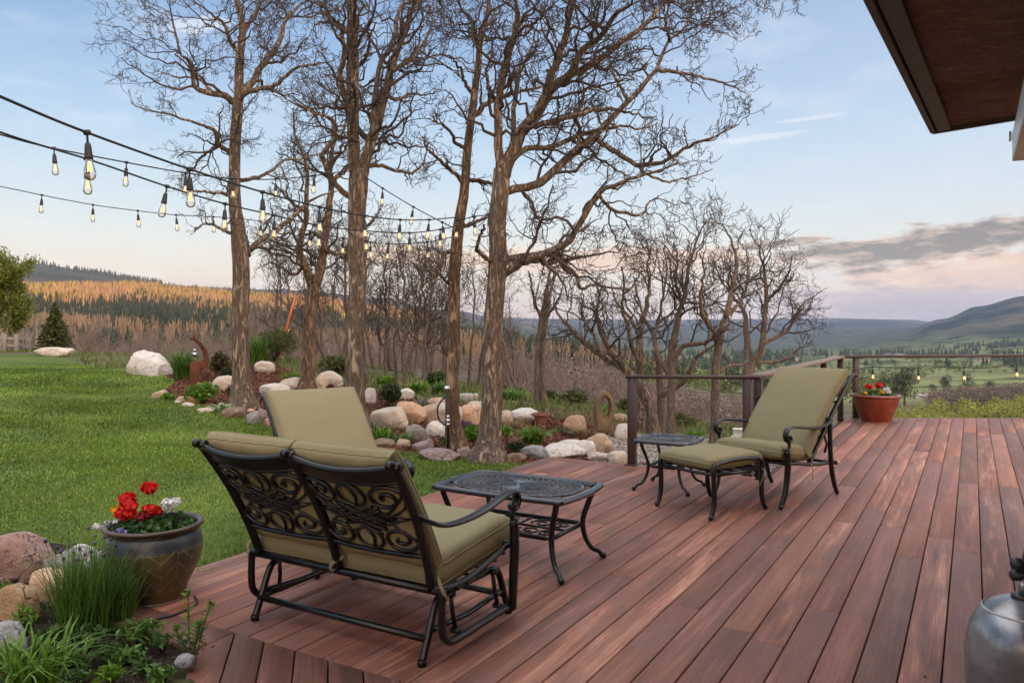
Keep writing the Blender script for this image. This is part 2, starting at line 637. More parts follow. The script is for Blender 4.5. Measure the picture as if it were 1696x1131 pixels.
# columns: photograph column; rows: apparent photograph row of the ground at each distance
FAR = {
    -900: [590, 592, 596, 596, 590, 575, 555, 520, 485, 470, 470, 450, 436, 446, 470, 500, 520],
    -100: [586, 588, 594, 598, 592, 580, 560, 520, 495, 480, 476, 448, 436, 444, 470, 500, 520],
    50: [585, 586, 594, 600, 596, 584, 560, 530, 502, 484, 480, 452, 438, 446, 470, 500, 520],
    150: [588, 590, 596, 602, 598, 586, 562, 530, 502, 480, 480, 462, 451, 453, 472, 500, 520],
    230: [592, 594, 600, 604, 600, 588, 563, 530, 501, 477, 482, 472, 464, 465, 478, 500, 520],
    310: [596, 600, 604, 606, 602, 590, 564, 533, 506, 487, 488, 484, 480, 476, 480, 500, 520],
    400: [600, 604, 608, 610, 604, 592, 568, 538, 513, 496, 496, 490, 484, 480, 482, 500, 520],
    500: [606, 608, 612, 614, 606, 594, 572, 543, 519, 500, 500, 495, 488, 482, 486, 500, 520],
    620: [622, 620, 618, 616, 608, 596, 576, 552, 532, 517, 514, 508, 500, 494, 498, 505, 520],
    740: [640, 634, 628, 622, 612, 598, 580, 562, 549, 540, 536, 530, 522, 516, 514, 516, 522],
    830: [655, 648, 640, 630, 616, 602, 586, 574, 564, 562, 562, 556, 546, 536, 529, 527, 528],
    910: [672, 664, 652, 640, 624, 608, 594, 584, 580, 582, 580, 570, 560, 545, 531, 529, 530],
    1000: [700, 690, 672, 655, 638, 622, 606, 600, 600, 598, 590, 578, 566, 552, 536, 530, 531],
    1100: [740, 730, 705, 680, 655, 640, 626, 618, 610, 602, 592, 582, 570, 556, 538, 530, 531],
    1200: [780, 770, 735, 700, 672, 655, 642, 628, 612, 600, 590, 582, 574, 560, 540, 530, 531],
    1300: [830, 815, 770, 722, 688, 664, 648, 632, 614, 600, 590, 584, 576, 562, 541, 529, 531],
    1400: [870, 850, 795, 738, 694, 668, 652, 634, 614, 600, 590, 583, 572, 560, 541, 528, 530],
    1500: [890, 870, 810, 745, 690, 668, 652, 634, 614, 599, 589, 576, 559, 547, 541, 530, 530],
    1560: [895, 875, 815, 746, 684, 666, 651, 633, 613, 598, 587, 570, 545, 527, 538, 536, 534],
    1620: [900, 880, 820, 746, 680, 664, 650, 632, 612, 597, 585, 566, 532, 507, 528, 538, 534],
    1696: [905, 885, 825, 746, 676, 662, 649, 631, 611, 596, 583, 562, 522, 491, 512, 536, 534],
    1900: [920, 890, 830, 746, 672, 660, 648, 630, 610, 594, 580, 560, 520, 492, 506, 530, 534],
    2600: [950, 900, 820, 740, 690, 660, 640, 620, 600, 585, 570, 555, 530, 510, 515, 530, 534],
}
_fk = sorted(FAR)
_faz = np.array([math.atan((k - 848) / FOC) for k in _fk])
_fz = []
for k, a in zip(_fk, _faz):
    dd = RAD * math.cos(a)
    _fz.append(CAM_H - (np.array(FAR[k], float) - HZ) * dd / FOC)
_fz = np.array(_fz)
_back = np.array([-0.5, -0.5, -1, -2, -4, -6, -8, -10, -12, -14, -16, -20, -24, -26, -26, -26, -26.])
_faz = np.concatenate([[-PI, -2.2], _faz, [1.7, 2.4, PI]])
_fz = np.vstack([_back, _back, _fz, _back * 2, _back, _back])


def far_z(az, r):
    """height at azimuth/distance; arrays of one shape"""
    ia = np.clip(np.searchsorted(_faz, az) - 1, 0, len(_faz) - 2)
    fa = np.clip((az - _faz[ia]) / (_faz[ia + 1] - _faz[ia]), 0, 1)
    fa = fa * fa * (3 - 2 * fa)
    lr = np.log(np.clip(r, RAD[0], RAD[-1]))
    L = np.log(RAD)
    ir = np.clip(np.searchsorted(L, lr) - 1, 0, len(L) - 2)
    fr = (lr - L[ir]) / (L[ir + 1] - L[ir])

    def cr(row):
        a = row[:, 0]; b = row[:, 1]; c = row[:, 2]; d = row[:, 3]
        return 0.5 * (2 * b + (c - a) * fr + (2 * a - 5 * b + 4 * c - d) * fr * fr + (3 * b - a - 3 * c + d) * fr ** 3)
    idx = np.stack([np.clip(ir - 1, 0, 99), ir, ir + 1, np.clip(ir + 2, 0, len(L) - 1)], -1)
    idx = np.clip(idx, 0, len(L) - 1)
    z0 = cr(_fz[ia[:, None], idx]); z1 = cr(_fz[(ia + 1)[:, None], idx])
    z = z0 * (1 - fa) + z1 * fa
    x, y = r * np.sin(az), r * np.cos(az)
    amp = np.interp(r, [24, 120, 700, 2000, 5000, 9000], [0.0, 0.9, 7, 16, 42, 50])
    # folded slopes: mostly lowers, so that the crests stay where they are
    n = fbm(np.stack([x, y], -1) / (np.interp(r, [24, 700, 5000], [40, 160, 700])[:, None]), 5, 5, 0.55)
    return z + n * amp * 0.8


def terrain_z(x, y):
    x = np.atleast_1d(np.asarray(x, float)); y = np.atleast_1d(np.asarray(y, float))
    r = np.hypot(x, y); az = np.arctan2(x, y)
    f = far_z(az, r)
    near = r < 30
    if near.any():
        g = ground_z(x[near], y[near])
        k = np.clip((r[near] - 22) / 8, 0, 1)
        f[near] = g * (1 - k) + f[near] * k
    return f


def T(px, d, dz=0.0):
    x = (px - 848) / FOC * d
    return np.array([x, d, float(terrain_z(x, d)[0]) + dz])


def groundmat(name, cols, scale, bump=0.6, dist=0.03, speck=None, rough=0.95):
    b, m = mat(name)
    o = b.obj()
    n1 = b.noise(o, scale, 6, 0.65)
    n2 = b.noise(o, scale * 9, 4, 0.6)
    f = b.m('ADD', b.m('MULTIPLY', n1, 0.6), b.m('MULTIPLY', n2, 0.4))
    c = b.ramp(f, [(0.30 + 0.4 * i / (len(cols) - 1), cc) for i, cc in enumerate(cols)])
    if speck:
        vo = b.n('ShaderNodeTexVoronoi'); b.put(vo.inputs['Vector'], o); vo.inputs['Scale'].default_value = speck[0]
        c2 = b.ramp(b.sep(vo.outputs['Color'])[0], [(i / (len(speck[1]) - 1), cc) for i, cc in enumerate(speck[1])])
        c = b.mix(0.85, c, c2)
        h = b.m('SUBTRACT', 1.0, b.m('MULTIPLY', vo.outputs['Distance'], 1.5))
        h = b.m('ADD', h, n2)
    else:
        h = n2
    b.surface(c, rough, 0, b.bump(h, bump, dist), spec=0.15)
    return m


M_LAWN = groundmat('lawn_turf', [(0.040, 0.065, 0.014), (0.075, 0.115, 0.024), (0.12, 0.15, 0.04)], 0.7, 0.8)
M_MULCH = groundmat('bark_mulch', [(0.05, 0.022, 0.014), (0.12, 0.05, 0.03), (0.2, 0.09, 0.05)], 2.0, 1.0, 0.03,
                    (55.0, [(0.045, 0.02, 0.013), (0.16, 0.06, 0.035), (0.09, 0.045, 0.03), (0.24, 0.12, 0.075), (0.10, 0.04, 0.025)]))
M_SOIL = groundmat('dark_soil', [(0.012, 0.009, 0.007), (0.03, 0.022, 0.016), (0.055, 0.042, 0.03)], 3.0, 1.0, 0.02)
M_GRAVEL = groundmat('gravel', [(0.10, 0.09, 0.08), (0.2, 0.17, 0.15), (0.32, 0.28, 0.25)], 3.0, 1.0, 0.03,
                     (42.0, [(0.09, 0.075, 0.065), (0.34, 0.29, 0.25), (0.16, 0.14, 0.13), (0.42, 0.38, 0.34), (0.22, 0.16, 0.12)]))
M_ROUGH = groundmat('rough_meadow', [(0.05, 0.055, 0.022), (0.10, 0.10, 0.045), (0.17, 0.15, 0.08)], 0.5, 0.8, 0.05)


def in_poly(x, y, poly):
    x = np.asarray(x); y = np.asarray(y)
    c = np.zeros(x.shape, bool)
    n = len(poly)
    for i in range(n):
        x1, y1 = poly[i][:2]; x2, y2 = poly[(i + 1) % n][:2]
        if y1 == y2:
            continue
        t = ((y1 > y) != (y2 > y)) & (x < (x2 - x1) * (y - y1) / (y2 - y1) + x1)
        c ^= t
    return c


def xy(px, d):
    return ((px - 848) / FOC * d, d)


BED_EDGE = [xy(868, 8.15), xy(790, 8.3), xy(700, 8.6), xy(600, 9.0), xy(500, 9.7), xy(430, 10.3), xy(330, 11.2), xy(258, 12.8), xy(290, 14.5), xy(240, 16.2), xy(150, 19.5), xy(80, 22.5), xy(-60, 23.5), xy(-900, 22.5)]
LAWN_POLY = BED_EDGE + [(-24, 6), (-14, 1), (-5, 2.2), xy(-60, 4.9), xy(60, 4.75), xy(180, 4.75), UV(-3.7, 2.85)[:2], UV(-3.80, 7.2)[:2]]
SOIL_POLY = [xy(-300, 5.2), xy(-60, 4.9), xy(60, 4.75), xy(180, 4.75), UV(-3.7, 2.85)[:2], UV(-3.7, 2.3)[:2], UV(-2.8, 2.3)[:2], UV(-2.4, 0.4)[:2], (-0.8, 0.5), (-3, 0), (-6, 2)]
GRAVEL_POLY = [xy(985, 8.3), xy(990, 9.3), xy(1000, 10.6), xy(1060, 11.2), xy(1150, 11.2), xy(1290, 10.4), xy(1290, 7.2), xy(1240, 7.0)]
MULCH_POLY = BED_EDGE[:10] + [xy(300, 18.0), xy(400, 18.5), xy(470, 16.0), xy(600, 14.6), xy(700, 13.6), xy(860, 12.8), xy(985, 11.8), xy(990, 9.3), xy(985, 8.3)]


def build_ground():
    step = 0.14
    xs = np.arange(-27, 17.01, step); ys = np.arange(-2, 27.01, step)
    X, Y = np.meshgrid(xs, ys)
    Z = ground_z(X.ravel(), Y.ravel())
    r = np.hypot(X.ravel(), Y.ravel())
    far = far_z(np.arctan2(X.ravel(), Y.ravel()), np.maximum(r, 24))
    k = np.clip((r - 22) / 8, 0, 1)
    Z = Z * (1 - k) + far * k
    und = in_poly(X.ravel(), Y.ravel(), [UV(-3.9, 2.2)[:2], UV(-2.8, 2.2)[:2], (-1.15, 2.9), (-0.6, -1.5), (10, -1.5), (10, 11.7), (4.85, 11.7), UV(-1.65, 7.36)[:2], UV(-3.9, 7.36)[:2]])
    Z = np.where(und, np.minimum(Z, -0.28), Z)
    Z = Z + 0.035 * fbm(np.stack([X.ravel(), Y.ravel()], -1) * 1.3, 3)
    V = np.stack([X.ravel(), Y.ravel(), Z], -1)
    A, B = X.shape
    i = np.arange(A - 1)[:, None] * B; j = np.arange(B - 1)[None, :]
    F = np.stack([i + j, i + j + 1, i + B + j + 1, i + B + j], -1).reshape(-1, 4)
    cx = V[F].mean(1)
    wob = 0.12 * fbm(cx[:, :2] * 2.0, 9)
    lx, ly = cx[:, 0] + wob, cx[:, 1] + wob
    reg = np.zeros(len(F), int)
    reg[in_poly(lx, ly, MULCH_POLY)] = 1
    reg[in_poly(lx, ly, GRAVEL_POLY)] = 2
    reg[in_poly(lx, ly, LAWN_POLY)] = 3
    reg[in_poly(lx, ly, SOIL_POLY)] = 4
    reg[np.hypot(cx[:, 0], cx[:, 1]) > 26.6] = -1
    for k_, nm, mt in ((0, 'rough_ground', M_ROUGH), (1, 'mulch_ground', M_MULCH), (2, 'gravel_ground', M_GRAVEL), (3, 'lawn', M_LAWN), (4, 'soil_ground', M_SOIL)):
        f = F[reg == k_]
        u, inv = np.unique(f, return_inverse=True)
        o = MB().add(V[u], inv.reshape(-1, 4)).build(nm, mt)
        tag(o, kind='structure')


build_ground()

# ------------------------------------------------------------------ far terrain mesh
def farmat():
    b, m = mat('valley_and_hills')
    o = b.obj()
    x, y, z = b.sep(o)
    r = b.m('SQRT', b.m('ADD', b.m('MULTIPLY', x, x), b.m('MULTIPLY', y, y)))
    n_s = b.noise(o, 0.05, 6, 0.65)
    n_m = b.noise(o, 0.010, 6, 0.6)
    n_l = b.noise(o, 0.0016, 6, 0.6)
    # scrub slopes near by: grey brown oak brush with spring green between
    scrub = b.ramp(n_s, [(0.32, (0.055, 0.045, 0.036)), (0.5, (0.11, 0.092, 0.075)), (0.62, (0.085, 0.095, 0.04)), (0.75, (0.15, 0.14, 0.085))])
    # open fields of the valley floor
    fields = b.ramp(n_m, [(0.36, (0.035, 0.048, 0.026)), (0.42, (0.10, 0.12, 0.05)), (0.52, (0.20, 0.23, 0.095)), (0.68, (0.12, 0.115, 0.07))])
    # mountain slopes: dark timber, brush, pale open benches
    mount = b.ramp(b.m('ADD', b.m('MULTIPLY', n_l, 0.65), b.m('MULTIPLY', n_m, 0.35)), [(0.38, (0.012, 0.021, 0.019)), (0.48, (0.030, 0.042, 0.030)), (0.55, (0.080, 0.072, 0.046)), (0.64, (0.17, 0.125, 0.085))])
    flat = b.smooth(z, -22.0, -34.0)
    c = b.mix(b.m('MULTIPLY', flat, b.smooth(r, 150, 420)), scrub, fields)
    hill = b.m('MULTIPLY', b.smooth(z, -52.0, -20.0), b.smooth(r, 1400, 2400))
    timber = b.m('MULTIPLY', b.smooth(n_m, 0.50, 0.56), b.smooth(r, 700, 1300))
    c = b.mix(b.m('MULTIPLY', b.smooth(r, 1900, 3600), 0.75), c, (0.050, 0.052, 0.040))
    c = b.mix(b.m('MULTIPLY', timber, 0.9), c, (0.018, 0.028, 0.020))
    c = b.mix(hill, c, mount)
    forest = b.m('MULTIPLY', b.m('MULTIPLY', b.smooth(r, 330, 600), b.smooth(z, -34, -8)), b.smooth(r, 2600, 1700))
    c = b.mix(forest, c, b.ramp(n_s, [(0.35, (0.055, 0.042, 0.03)), (0.6, (0.17, 0.125, 0.085))]))
    b.surface(c, 1.0, 0, b.bump(b.m('ADD', n_s, n_m), 0.4, 2.0), spec=0.05)
    return m


def build_far():
    az1 = np.concatenate([np.linspace(-PI, -0.72, 50)[:-1], np.linspace(-0.72, 0.72, 520), np.linspace(0.72, PI, 50)[1:]])
    rr = np.concatenate([np.exp(np.linspace(math.log(26.3), math.log(13000), 210))])
    A, Rr = np.meshgrid(az1, rr)
    Z = far_z(A.ravel(), Rr.ravel())
    Z[:len(az1)] -= 0.25
    V = np.stack([Rr.ravel() * np.sin(A.ravel()), Rr.ravel() * np.cos(A.ravel()), Z], -1)
    o = MB().grid(V.reshape(len(rr), len(az1), 3)[:, ::-1]).build('valley_terrain', farmat())
    tag(o, kind='structure')
    # unseen western ridge, crest shaped to shade all but the upper slopes opposite
    n = 260
    xs = np.linspace(-3500, 9500, n)
    crest = np.interp(xs, [-3500, -400, 200, 560, 720, 1500, 2600, 3600, 4300, 5200, 6500, 9500], [150, 148, 140, 132, 134, 156, 265, 400, 445, 440, 350, 200])
    crest = crest + 9 * fbm(np.stack([xs / 170, xs * 0], -1), 21, 4)
    rows = []
    for dy, k in ((-2200, 0.0), (-1100, 0.45), (-400, 0.85), (0, 1.0), (120, 0.86), (330, 0.35), (520, 0.0)):
        zz = -25 + (crest + 25) * k + (0 if k in (0, 1) else 10) * fbm(np.stack([xs / 130, np.full(n, dy / 130.)], -1), 4)
        rows.append(np.stack([xs, np.full(n, -950.0 + dy), zz], -1))
    o = MB().grid(np.array(rows)).build('unseen_shade_ridge', MATS['valley_and_hills'])
    tag(o, kind='structure')


build_far()
# ------------------------------------------------------------------ deck
def deckmat():
    b, m = mat('composite_deck_boards')
    o = b.obj()
    rnd = b.geo('Random Per Island')
    x, y, z = b.sep(o)
    off = b.m('MULTIPLY', rnd, 137.0)
    st = b.vec(b.m('MULTIPLY', x, 9.0), b.m('ADD', b.m('MULTIPLY', y, 0.75), off), off)
    n1 = b.noise(st, 1.3, 5, 0.62, 0.6)
    n2 = b.noise(b.vec(b.m('MULTIPLY', x, 60.0), b.m('ADD', b.m('MULTIPLY', y, 2.2), off), off), 1.4, 4, 0.65)
    blot = b.noise(b.vec(b.m('MULTIPLY', x, 3.0), b.m('ADD', b.m('MULTIPLY', y, 1.6), off), off), 1.5, 3, 0.6)
    f = b.m('ADD', b.m('MULTIPLY', n1, 0.72), b.m('MULTIPLY', n2, 0.28))
    streak = b.ramp(f, [(0.33, (0.082, 0.048, 0.040)), (0.44, (0.165, 0.072, 0.049)), (0.52, (0.225, 0.095, 0.062)), (0.60, (0.33, 0.165, 0.112)), (0.70, (0.47, 0.275, 0.20))])
    even = b.ramp(rnd, [(0.0, (0.088, 0.050, 0.041)), (0.3, (0.20, 0.084, 0.057)), (0.5, (0.125, 0.068, 0.054)), (0.75, (0.175, 0.072, 0.049)), (1.0, (0.29, 0.138, 0.092))])
    n3 = b.noise(b.vec(b.m('MULTIPLY', x, 190.0), b.m('ADD', b.m('MULTIPLY', y, 3.0), off), off), 1.0, 3, 0.6)
    how = b.m('FRACT', b.m('MULTIPLY', rnd, 7.31))
    c = b.mix(b.smooth(how, 0.15, 0.85), b.mix(0.3, even, streak), streak)
    c = b.mix(b.m('MULTIPLY', b.smooth(blot, 0.5, 0.72), 0.42), c, (0.11, 0.075, 0.068))
    c = b.mix(b.smooth(n3, 0.34, 0.66), b.mix(1.0, c, (0.90, 0.84, 0.82), 'MULTIPLY'), b.mix(1.0, c, (1.24, 1.19, 1.16), 'MULTIPLY'))
    tint = b.m('ADD', 0.78, b.m('MULTIPLY', b.m('FRACT', b.m('MULTIPLY', rnd, 17.7)), 0.44))
    c = b.mix(1.0, c, b.vec(tint, tint, tint), 'MULTIPLY')
    # foot traffic and dust
    d1 = b.noise(o, 1.1, 4, 0.6)
    c = b.mix(b.m('MULTIPLY', b.smooth(d1, 0.5, 0.75), 0.22), c, (0.25, 0.185, 0.16))
    rough = b.m('ADD', 0.45, b.m('MULTIPLY', n2, 0.25))
    h = b.m('ADD', b.m('MULTIPLY', n2, 0.5), b.m('MULTIPLY', n1, 0.3))
    b.surface(c, rough, 0, b.bump(h, 0.16, 0.004), spec=0.4)
    return m


M_DECK = deckmat()
DECK_L, DECK_NEAR, DECK_SIDE_V, DECK_STEP_U, DECK_FAR_Y, DECK_R = -3.84, 2.435, 7.30, -1.70, 11.6, 2.3
PHI = R(-12.9)


def board(mb, x0, x1, f0, f1, bev=0.004, th=0.028):
    """one plank along local Y between the end lines f0(x) and f1(x)"""
    rows = []
    for fn, s in ((f0, 1), (f1, -1)):
        for inset, dz in ((0.0, -bev), (bev, 0.0)):
            sec = [(x0, -th), (x0, -bev), (x0 + bev, 0), (x1 - bev, 0), (x1, -bev), (x1, -th)]
            rows.append([(x, fn(x) + s * inset, min(z, 0 if dz == 0 else (z if z <= -bev else -bev))) for x, z in sec])
    r = [rows[0], rows[1], rows[3], rows[2]]
    mb.grid(np.array(r)[:, ::-1])
    a = np.array(rows[0]); c = np.array(rows[2])
    mb.faces(a, [[0, 1, 2, 3, 4, 5]])
    mb.faces(c, [[5, 4, 3, 2, 1, 0]])


def build_deck():
    rng = np.random.default_rng(4)
    mb = MB()
    pitch, gap = 0.1495, 0.006
    def far_v(u):
        return (DECK_FAR_Y + math.sin(TH) * u) / math.cos(TH)
    u = DECK_L
    k = 0
    while u < DECK_R:
        x0, x1 = u, u + pitch - gap
        far = (lambda x: DECK_SIDE_V - 0.15) if x0 < DECK_STEP_U - 0.02 else far_v
        vend = far((x0 + x1) / 2)
        # butt joints
        L = 3.66
        cuts = []
        v = DECK_NEAR + rng.uniform(0.5, L)
        if x1 < -2.6:
            v = DECK_NEAR + rng.uniform(2.6, 4.4)
        while v < vend - 0.5:
            cuts.append(v); v += L * rng.choice([1.0, 1.0, 0.66])
        start = DECK_NEAR if x0 > DECK_L + 0.02 else DECK_NEAR
        edges = [(lambda x, s=start: s)] + [(lambda x, s=c: s) for c in cuts] + [far]
        for i in range(len(edges) - 1):
            fa = edges[i] if i == 0 else (lambda x, g=edges[i]: g(x) + 0.0035)
            fb = edges[i + 1] if i == len(edges) - 2 else (lambda x, g=edges[i + 1]: g(x) - 0.0035)
            board(mb, x0, x1, fa, fb)
        u += pitch; k += 1
    deck = mb.build('deck', M_DECK, smooth=False)
    deck.rotation_euler = (0, 0, -TH)
    tag(deck, kind='structure')
    # border boards across the ends
    rim = MB()
    for a, b_, c in ((DECK_L, -2.65, 0), (-2.645, DECK_STEP_U - 0.005, 0)):
        rim.box(((a + b_) / 2, DECK_SIDE_V - 0.0735, -0.014), (b_ - a, 0.139, 0.028), bevel=0.004)
    o = rim.build('deck_rim', M_DECK, deck, smooth=False)
    # the near part of the deck, its boards on another bearing
    nb = MB()
    s43, c43 = math.sin(TH - PHI), math.cos(TH - PHI)
    def end(a):
        return (DECK_NEAR - 0.006 - s43 * a) / c43
    a = -0.429
    while a < 3.4:
        board(nb, a + 0.003, a + 0.1345, lambda x: -1.6, end)
        a += 0.1375
    nd = nb.build('deck_boards', M_DECK, deck, smooth=False)
    nd.matrix_world = __import__('mathutils').Matrix.Rotation(-PHI, 4, 'Z')
    nd.matrix_parent_inverse = deck.matrix_world.inverted() if False else __import__('mathutils').Matrix.Rotation(TH, 4, 'Z')
    nd.rotation_euler = (0, 0, -PHI); nd.location = (0, 0, 0)
    # corner piece
    pts = [UV(-3.84, 2.43)[:2], UV(-2.72, 2.43)[:2]]
    pa = np.array([math.cos(PHI), -math.sin(PHI)]); pb = np.array([math.sin(PHI), math.cos(PHI)])
    e1 = -0.434 * pa + end(-0.434) * pb
    e2 = -0.434 * pa - 1.6 * pb
    e3 = -0.566 * pa - 1.6 * pb
    vk = 2.232
    bk = (vk - s43 * -0.566) / c43
    e4 = -0.566 * pa + bk * pb
    pts = [UV(-3.84, vk)[:2], e4, e3, e2, e1, UV(-3.84, 2.43)[:2]]
    # mitre between the cross board and the long board
    cb = MB()
    def slab(pl, th=0.028, bev=0.004):
        pl = np.array(pl, float); n = len(pl)
        c = pl.mean(0)
        inn = pl + (c - pl) / np.linalg.norm(c - pl, axis=1, keepdims=True) * bev * 1.5
        V = np.vstack([np.c_[pl, np.full(n, -th)], np.c_[pl, np.full(n, -bev)], np.c_[inn, np.zeros(n)]])
        fs = []
        for r_ in (0, 1):
            for i in range(n):
                j = (i + 1) % n
                fs.append((r_ * n + i, r_ * n + j, (r_ + 1) * n + j, (r_ + 1) * n + i))
        fs.append(tuple(range(2 * n, 3 * n)))
        cb.faces(V, fs)
    dirm = (e1 - e4) / np.linalg.norm(e1 - e4) * 0.0025
    nrm = np.array([-dirm[1], dirm[0]])
    slab([UV(-3.84, vk)[:2], e4 + nrm, e1 + nrm, UV(-3.84, 2.43)[:2]])
    slab([e4 - nrm, e3, e2, e1 - nrm])
    co = cb.build('corner_boards', M_DECK, nd, smooth=False)
    co.matrix_parent_inverse = __import__('mathutils').Matrix.Rotation(PHI, 4, 'Z')
    # skirt below the edge
    sk = MB()
    def skirt(p, q):
        sk.bar((*p, -0.16), (*q, -0.16), 0.025, 0.25)
    skirt(UV(DECK_L + 0.03, 2.25)[:2], UV(DECK_L + 0.03, DECK_SIDE_V - 0.03)[:2])
    skirt(UV(DECK_L + 0.03, DECK_SIDE_V - 0.03)[:2], UV(DECK_STEP_U + 0.03, DECK_SIDE_V - 0.03)[:2])
    skirt(UV(DECK_STEP_U + 0.03, DECK_SIDE_V)[:2], UV(DECK_STEP_U + 0.03, 12.4)[:2])
    skirt((DECK_STEP_U * CU[0] + 12.44 * CV[0], DECK_FAR_Y - 0.03), (9.5, DECK_FAR_Y - 0.03))
    skirt(UV(DECK_L + 0.03, vk + 0.03)[:2], tuple(e4 + np.array([0.03, 0.03])))
    skirt(tuple(e4 + np.array([0.03, 0.03])), tuple(e3 + np.array([0.03, 0.0])))
    so = sk.build('deck_skirt', plain('dark_fascia_board', (0.11, 0.05, 0.04), 0.6, 0, 0.3, 2.0), None, smooth=False)
    so.parent = deck
    so.matrix_parent_inverse = __import__('mathutils').Matrix.Rotation(TH, 4, 'Z')
    # joists close the gaps from below
    return deck


build_deck()

# ------------------------------------------------------------------ railings
M_RAILTOP = plain('weathered_rail_board', (0.165, 0.128, 0.105), 0.6, 0, 0.25, 4.0, 0.1)
RZ = 0.885


def post(parent, p, ax, h=RZ, z0=-0.12, w=0.075):
    mb = MB()
    mb.box((p[0], p[1], (h + z0) / 2), (w, w, h - z0), ax, bevel=0.004)
    mb.box((p[0], p[1], 0.006), (w + 0.05, w + 0.05, 0.011), ax, bevel=0.003)
    return mb.build('post', M_RAIL, parent, smooth=False)


def cables(parent, a, b_, n=8):
    for i in range(n):
        z = 0.10 + i * 0.092
        mb = MB()
        mb.tube([(a[0], a[1], z), ((a[0] + b_[0]) / 2, (a[1] + b_[1]) / 2, z - 0.002), (b_[0], b_[1], z)], 0.0019, 5)
        mb.build('cable', M_CABLE, parent)


AXD = np.array([CU, CV, [0, 0, 1.0]])


def build_rails():
    p1 = ((1047 - 848) / FOC * 7.745, 7.745); p2 = (2.19, 7.30)
    r = empty('deck_railing', (0, 0, 0), 0, 'short dark railing of thin cables behind the small side table', 'railing', 'railing sections round the deck')
    post(r, p1, AXD, 0.855); post(r, p2, AXD, RZ)
    cables(r, p1, p2)
    mb = MB()
    d = np.array(p2) - np.array(p1); d /= np.linalg.norm(d)
    a = np.array(p1) - d * 0.06; b2 = np.array(p2) + d * 0.12
    mb.bar((a[0], a[1], 0.868), (b2[0], b2[1], RZ + 0.013), 0.085, 0.032, bevel=0.004)
    mb.build('top_rail', M_RAIL, r, smooth=False)

    s0 = (2.345, 7.47); s1 = (4.845, 11.58)
    r = empty('deck_railing', (0, 0, 0), 0, 'deck side railing running back behind the reclining chair, topped by a pale flat board', 'railing', 'railing sections round the deck')
    for t in (0.0, 0.36, 0.717, 1.0):
        post(r, (s0[0] + (s1[0] - s0[0]) * t, s0[1] + (s1[1] - s0[1]) * t), AXD)
    cables(r, s0, s1)
    mb = MB()
    d = np.array(s1) - np.array(s0); d /= np.linalg.norm(d)
    a = np.array(s0) - d * 0.07; b2 = np.array(s1) - d * 0.03
    mb.bar((a[0], a[1], RZ + 0.016), (b2[0], b2[1], RZ + 0.016), 0.14, 0.032, bevel=0.004)
    mb.build('top_rail', M_RAILTOP, r, smooth=False)
    mb = MB()
    mb.box((s0[0] + 0.0, s0[1] - 0.055, 0.66), (0.05, 0.03, 0.11), AXD, bevel=0.006)
    mb.tube([(s0[0] - 0.03, s0[1] - 0.075, 0.70), (s0[0] - 0.10, s0[1] - 0.085, 0.705), (s0[0] - 0.13, s0[1] - 0.08, 0.66)], 0.009, 6)
    mb.build('latch', M_IRON, r)

    f0 = (5.06, 11.55); f1 = (10.4, 11.55)
    r = empty('deck_railing', (0, 0, 0), 0, 'far dark railing beyond the red planter, with lit bulbs strung under its rail', 'railing', 'railing sections round the deck')
    for x in (5.06, 7.78, 10.4):
        post(r, (x, 11.55), np.eye(3))
    cables(r, f0, f1)
    mb = MB()
    mb.bar((4.78, 11.55, RZ + 0.018), (10.5, 11.55, RZ + 0.060), 0.10, 0.036, bevel=0.004)
    mb.build('top_rail', M_RAIL, r, smooth=False)


build_rails()


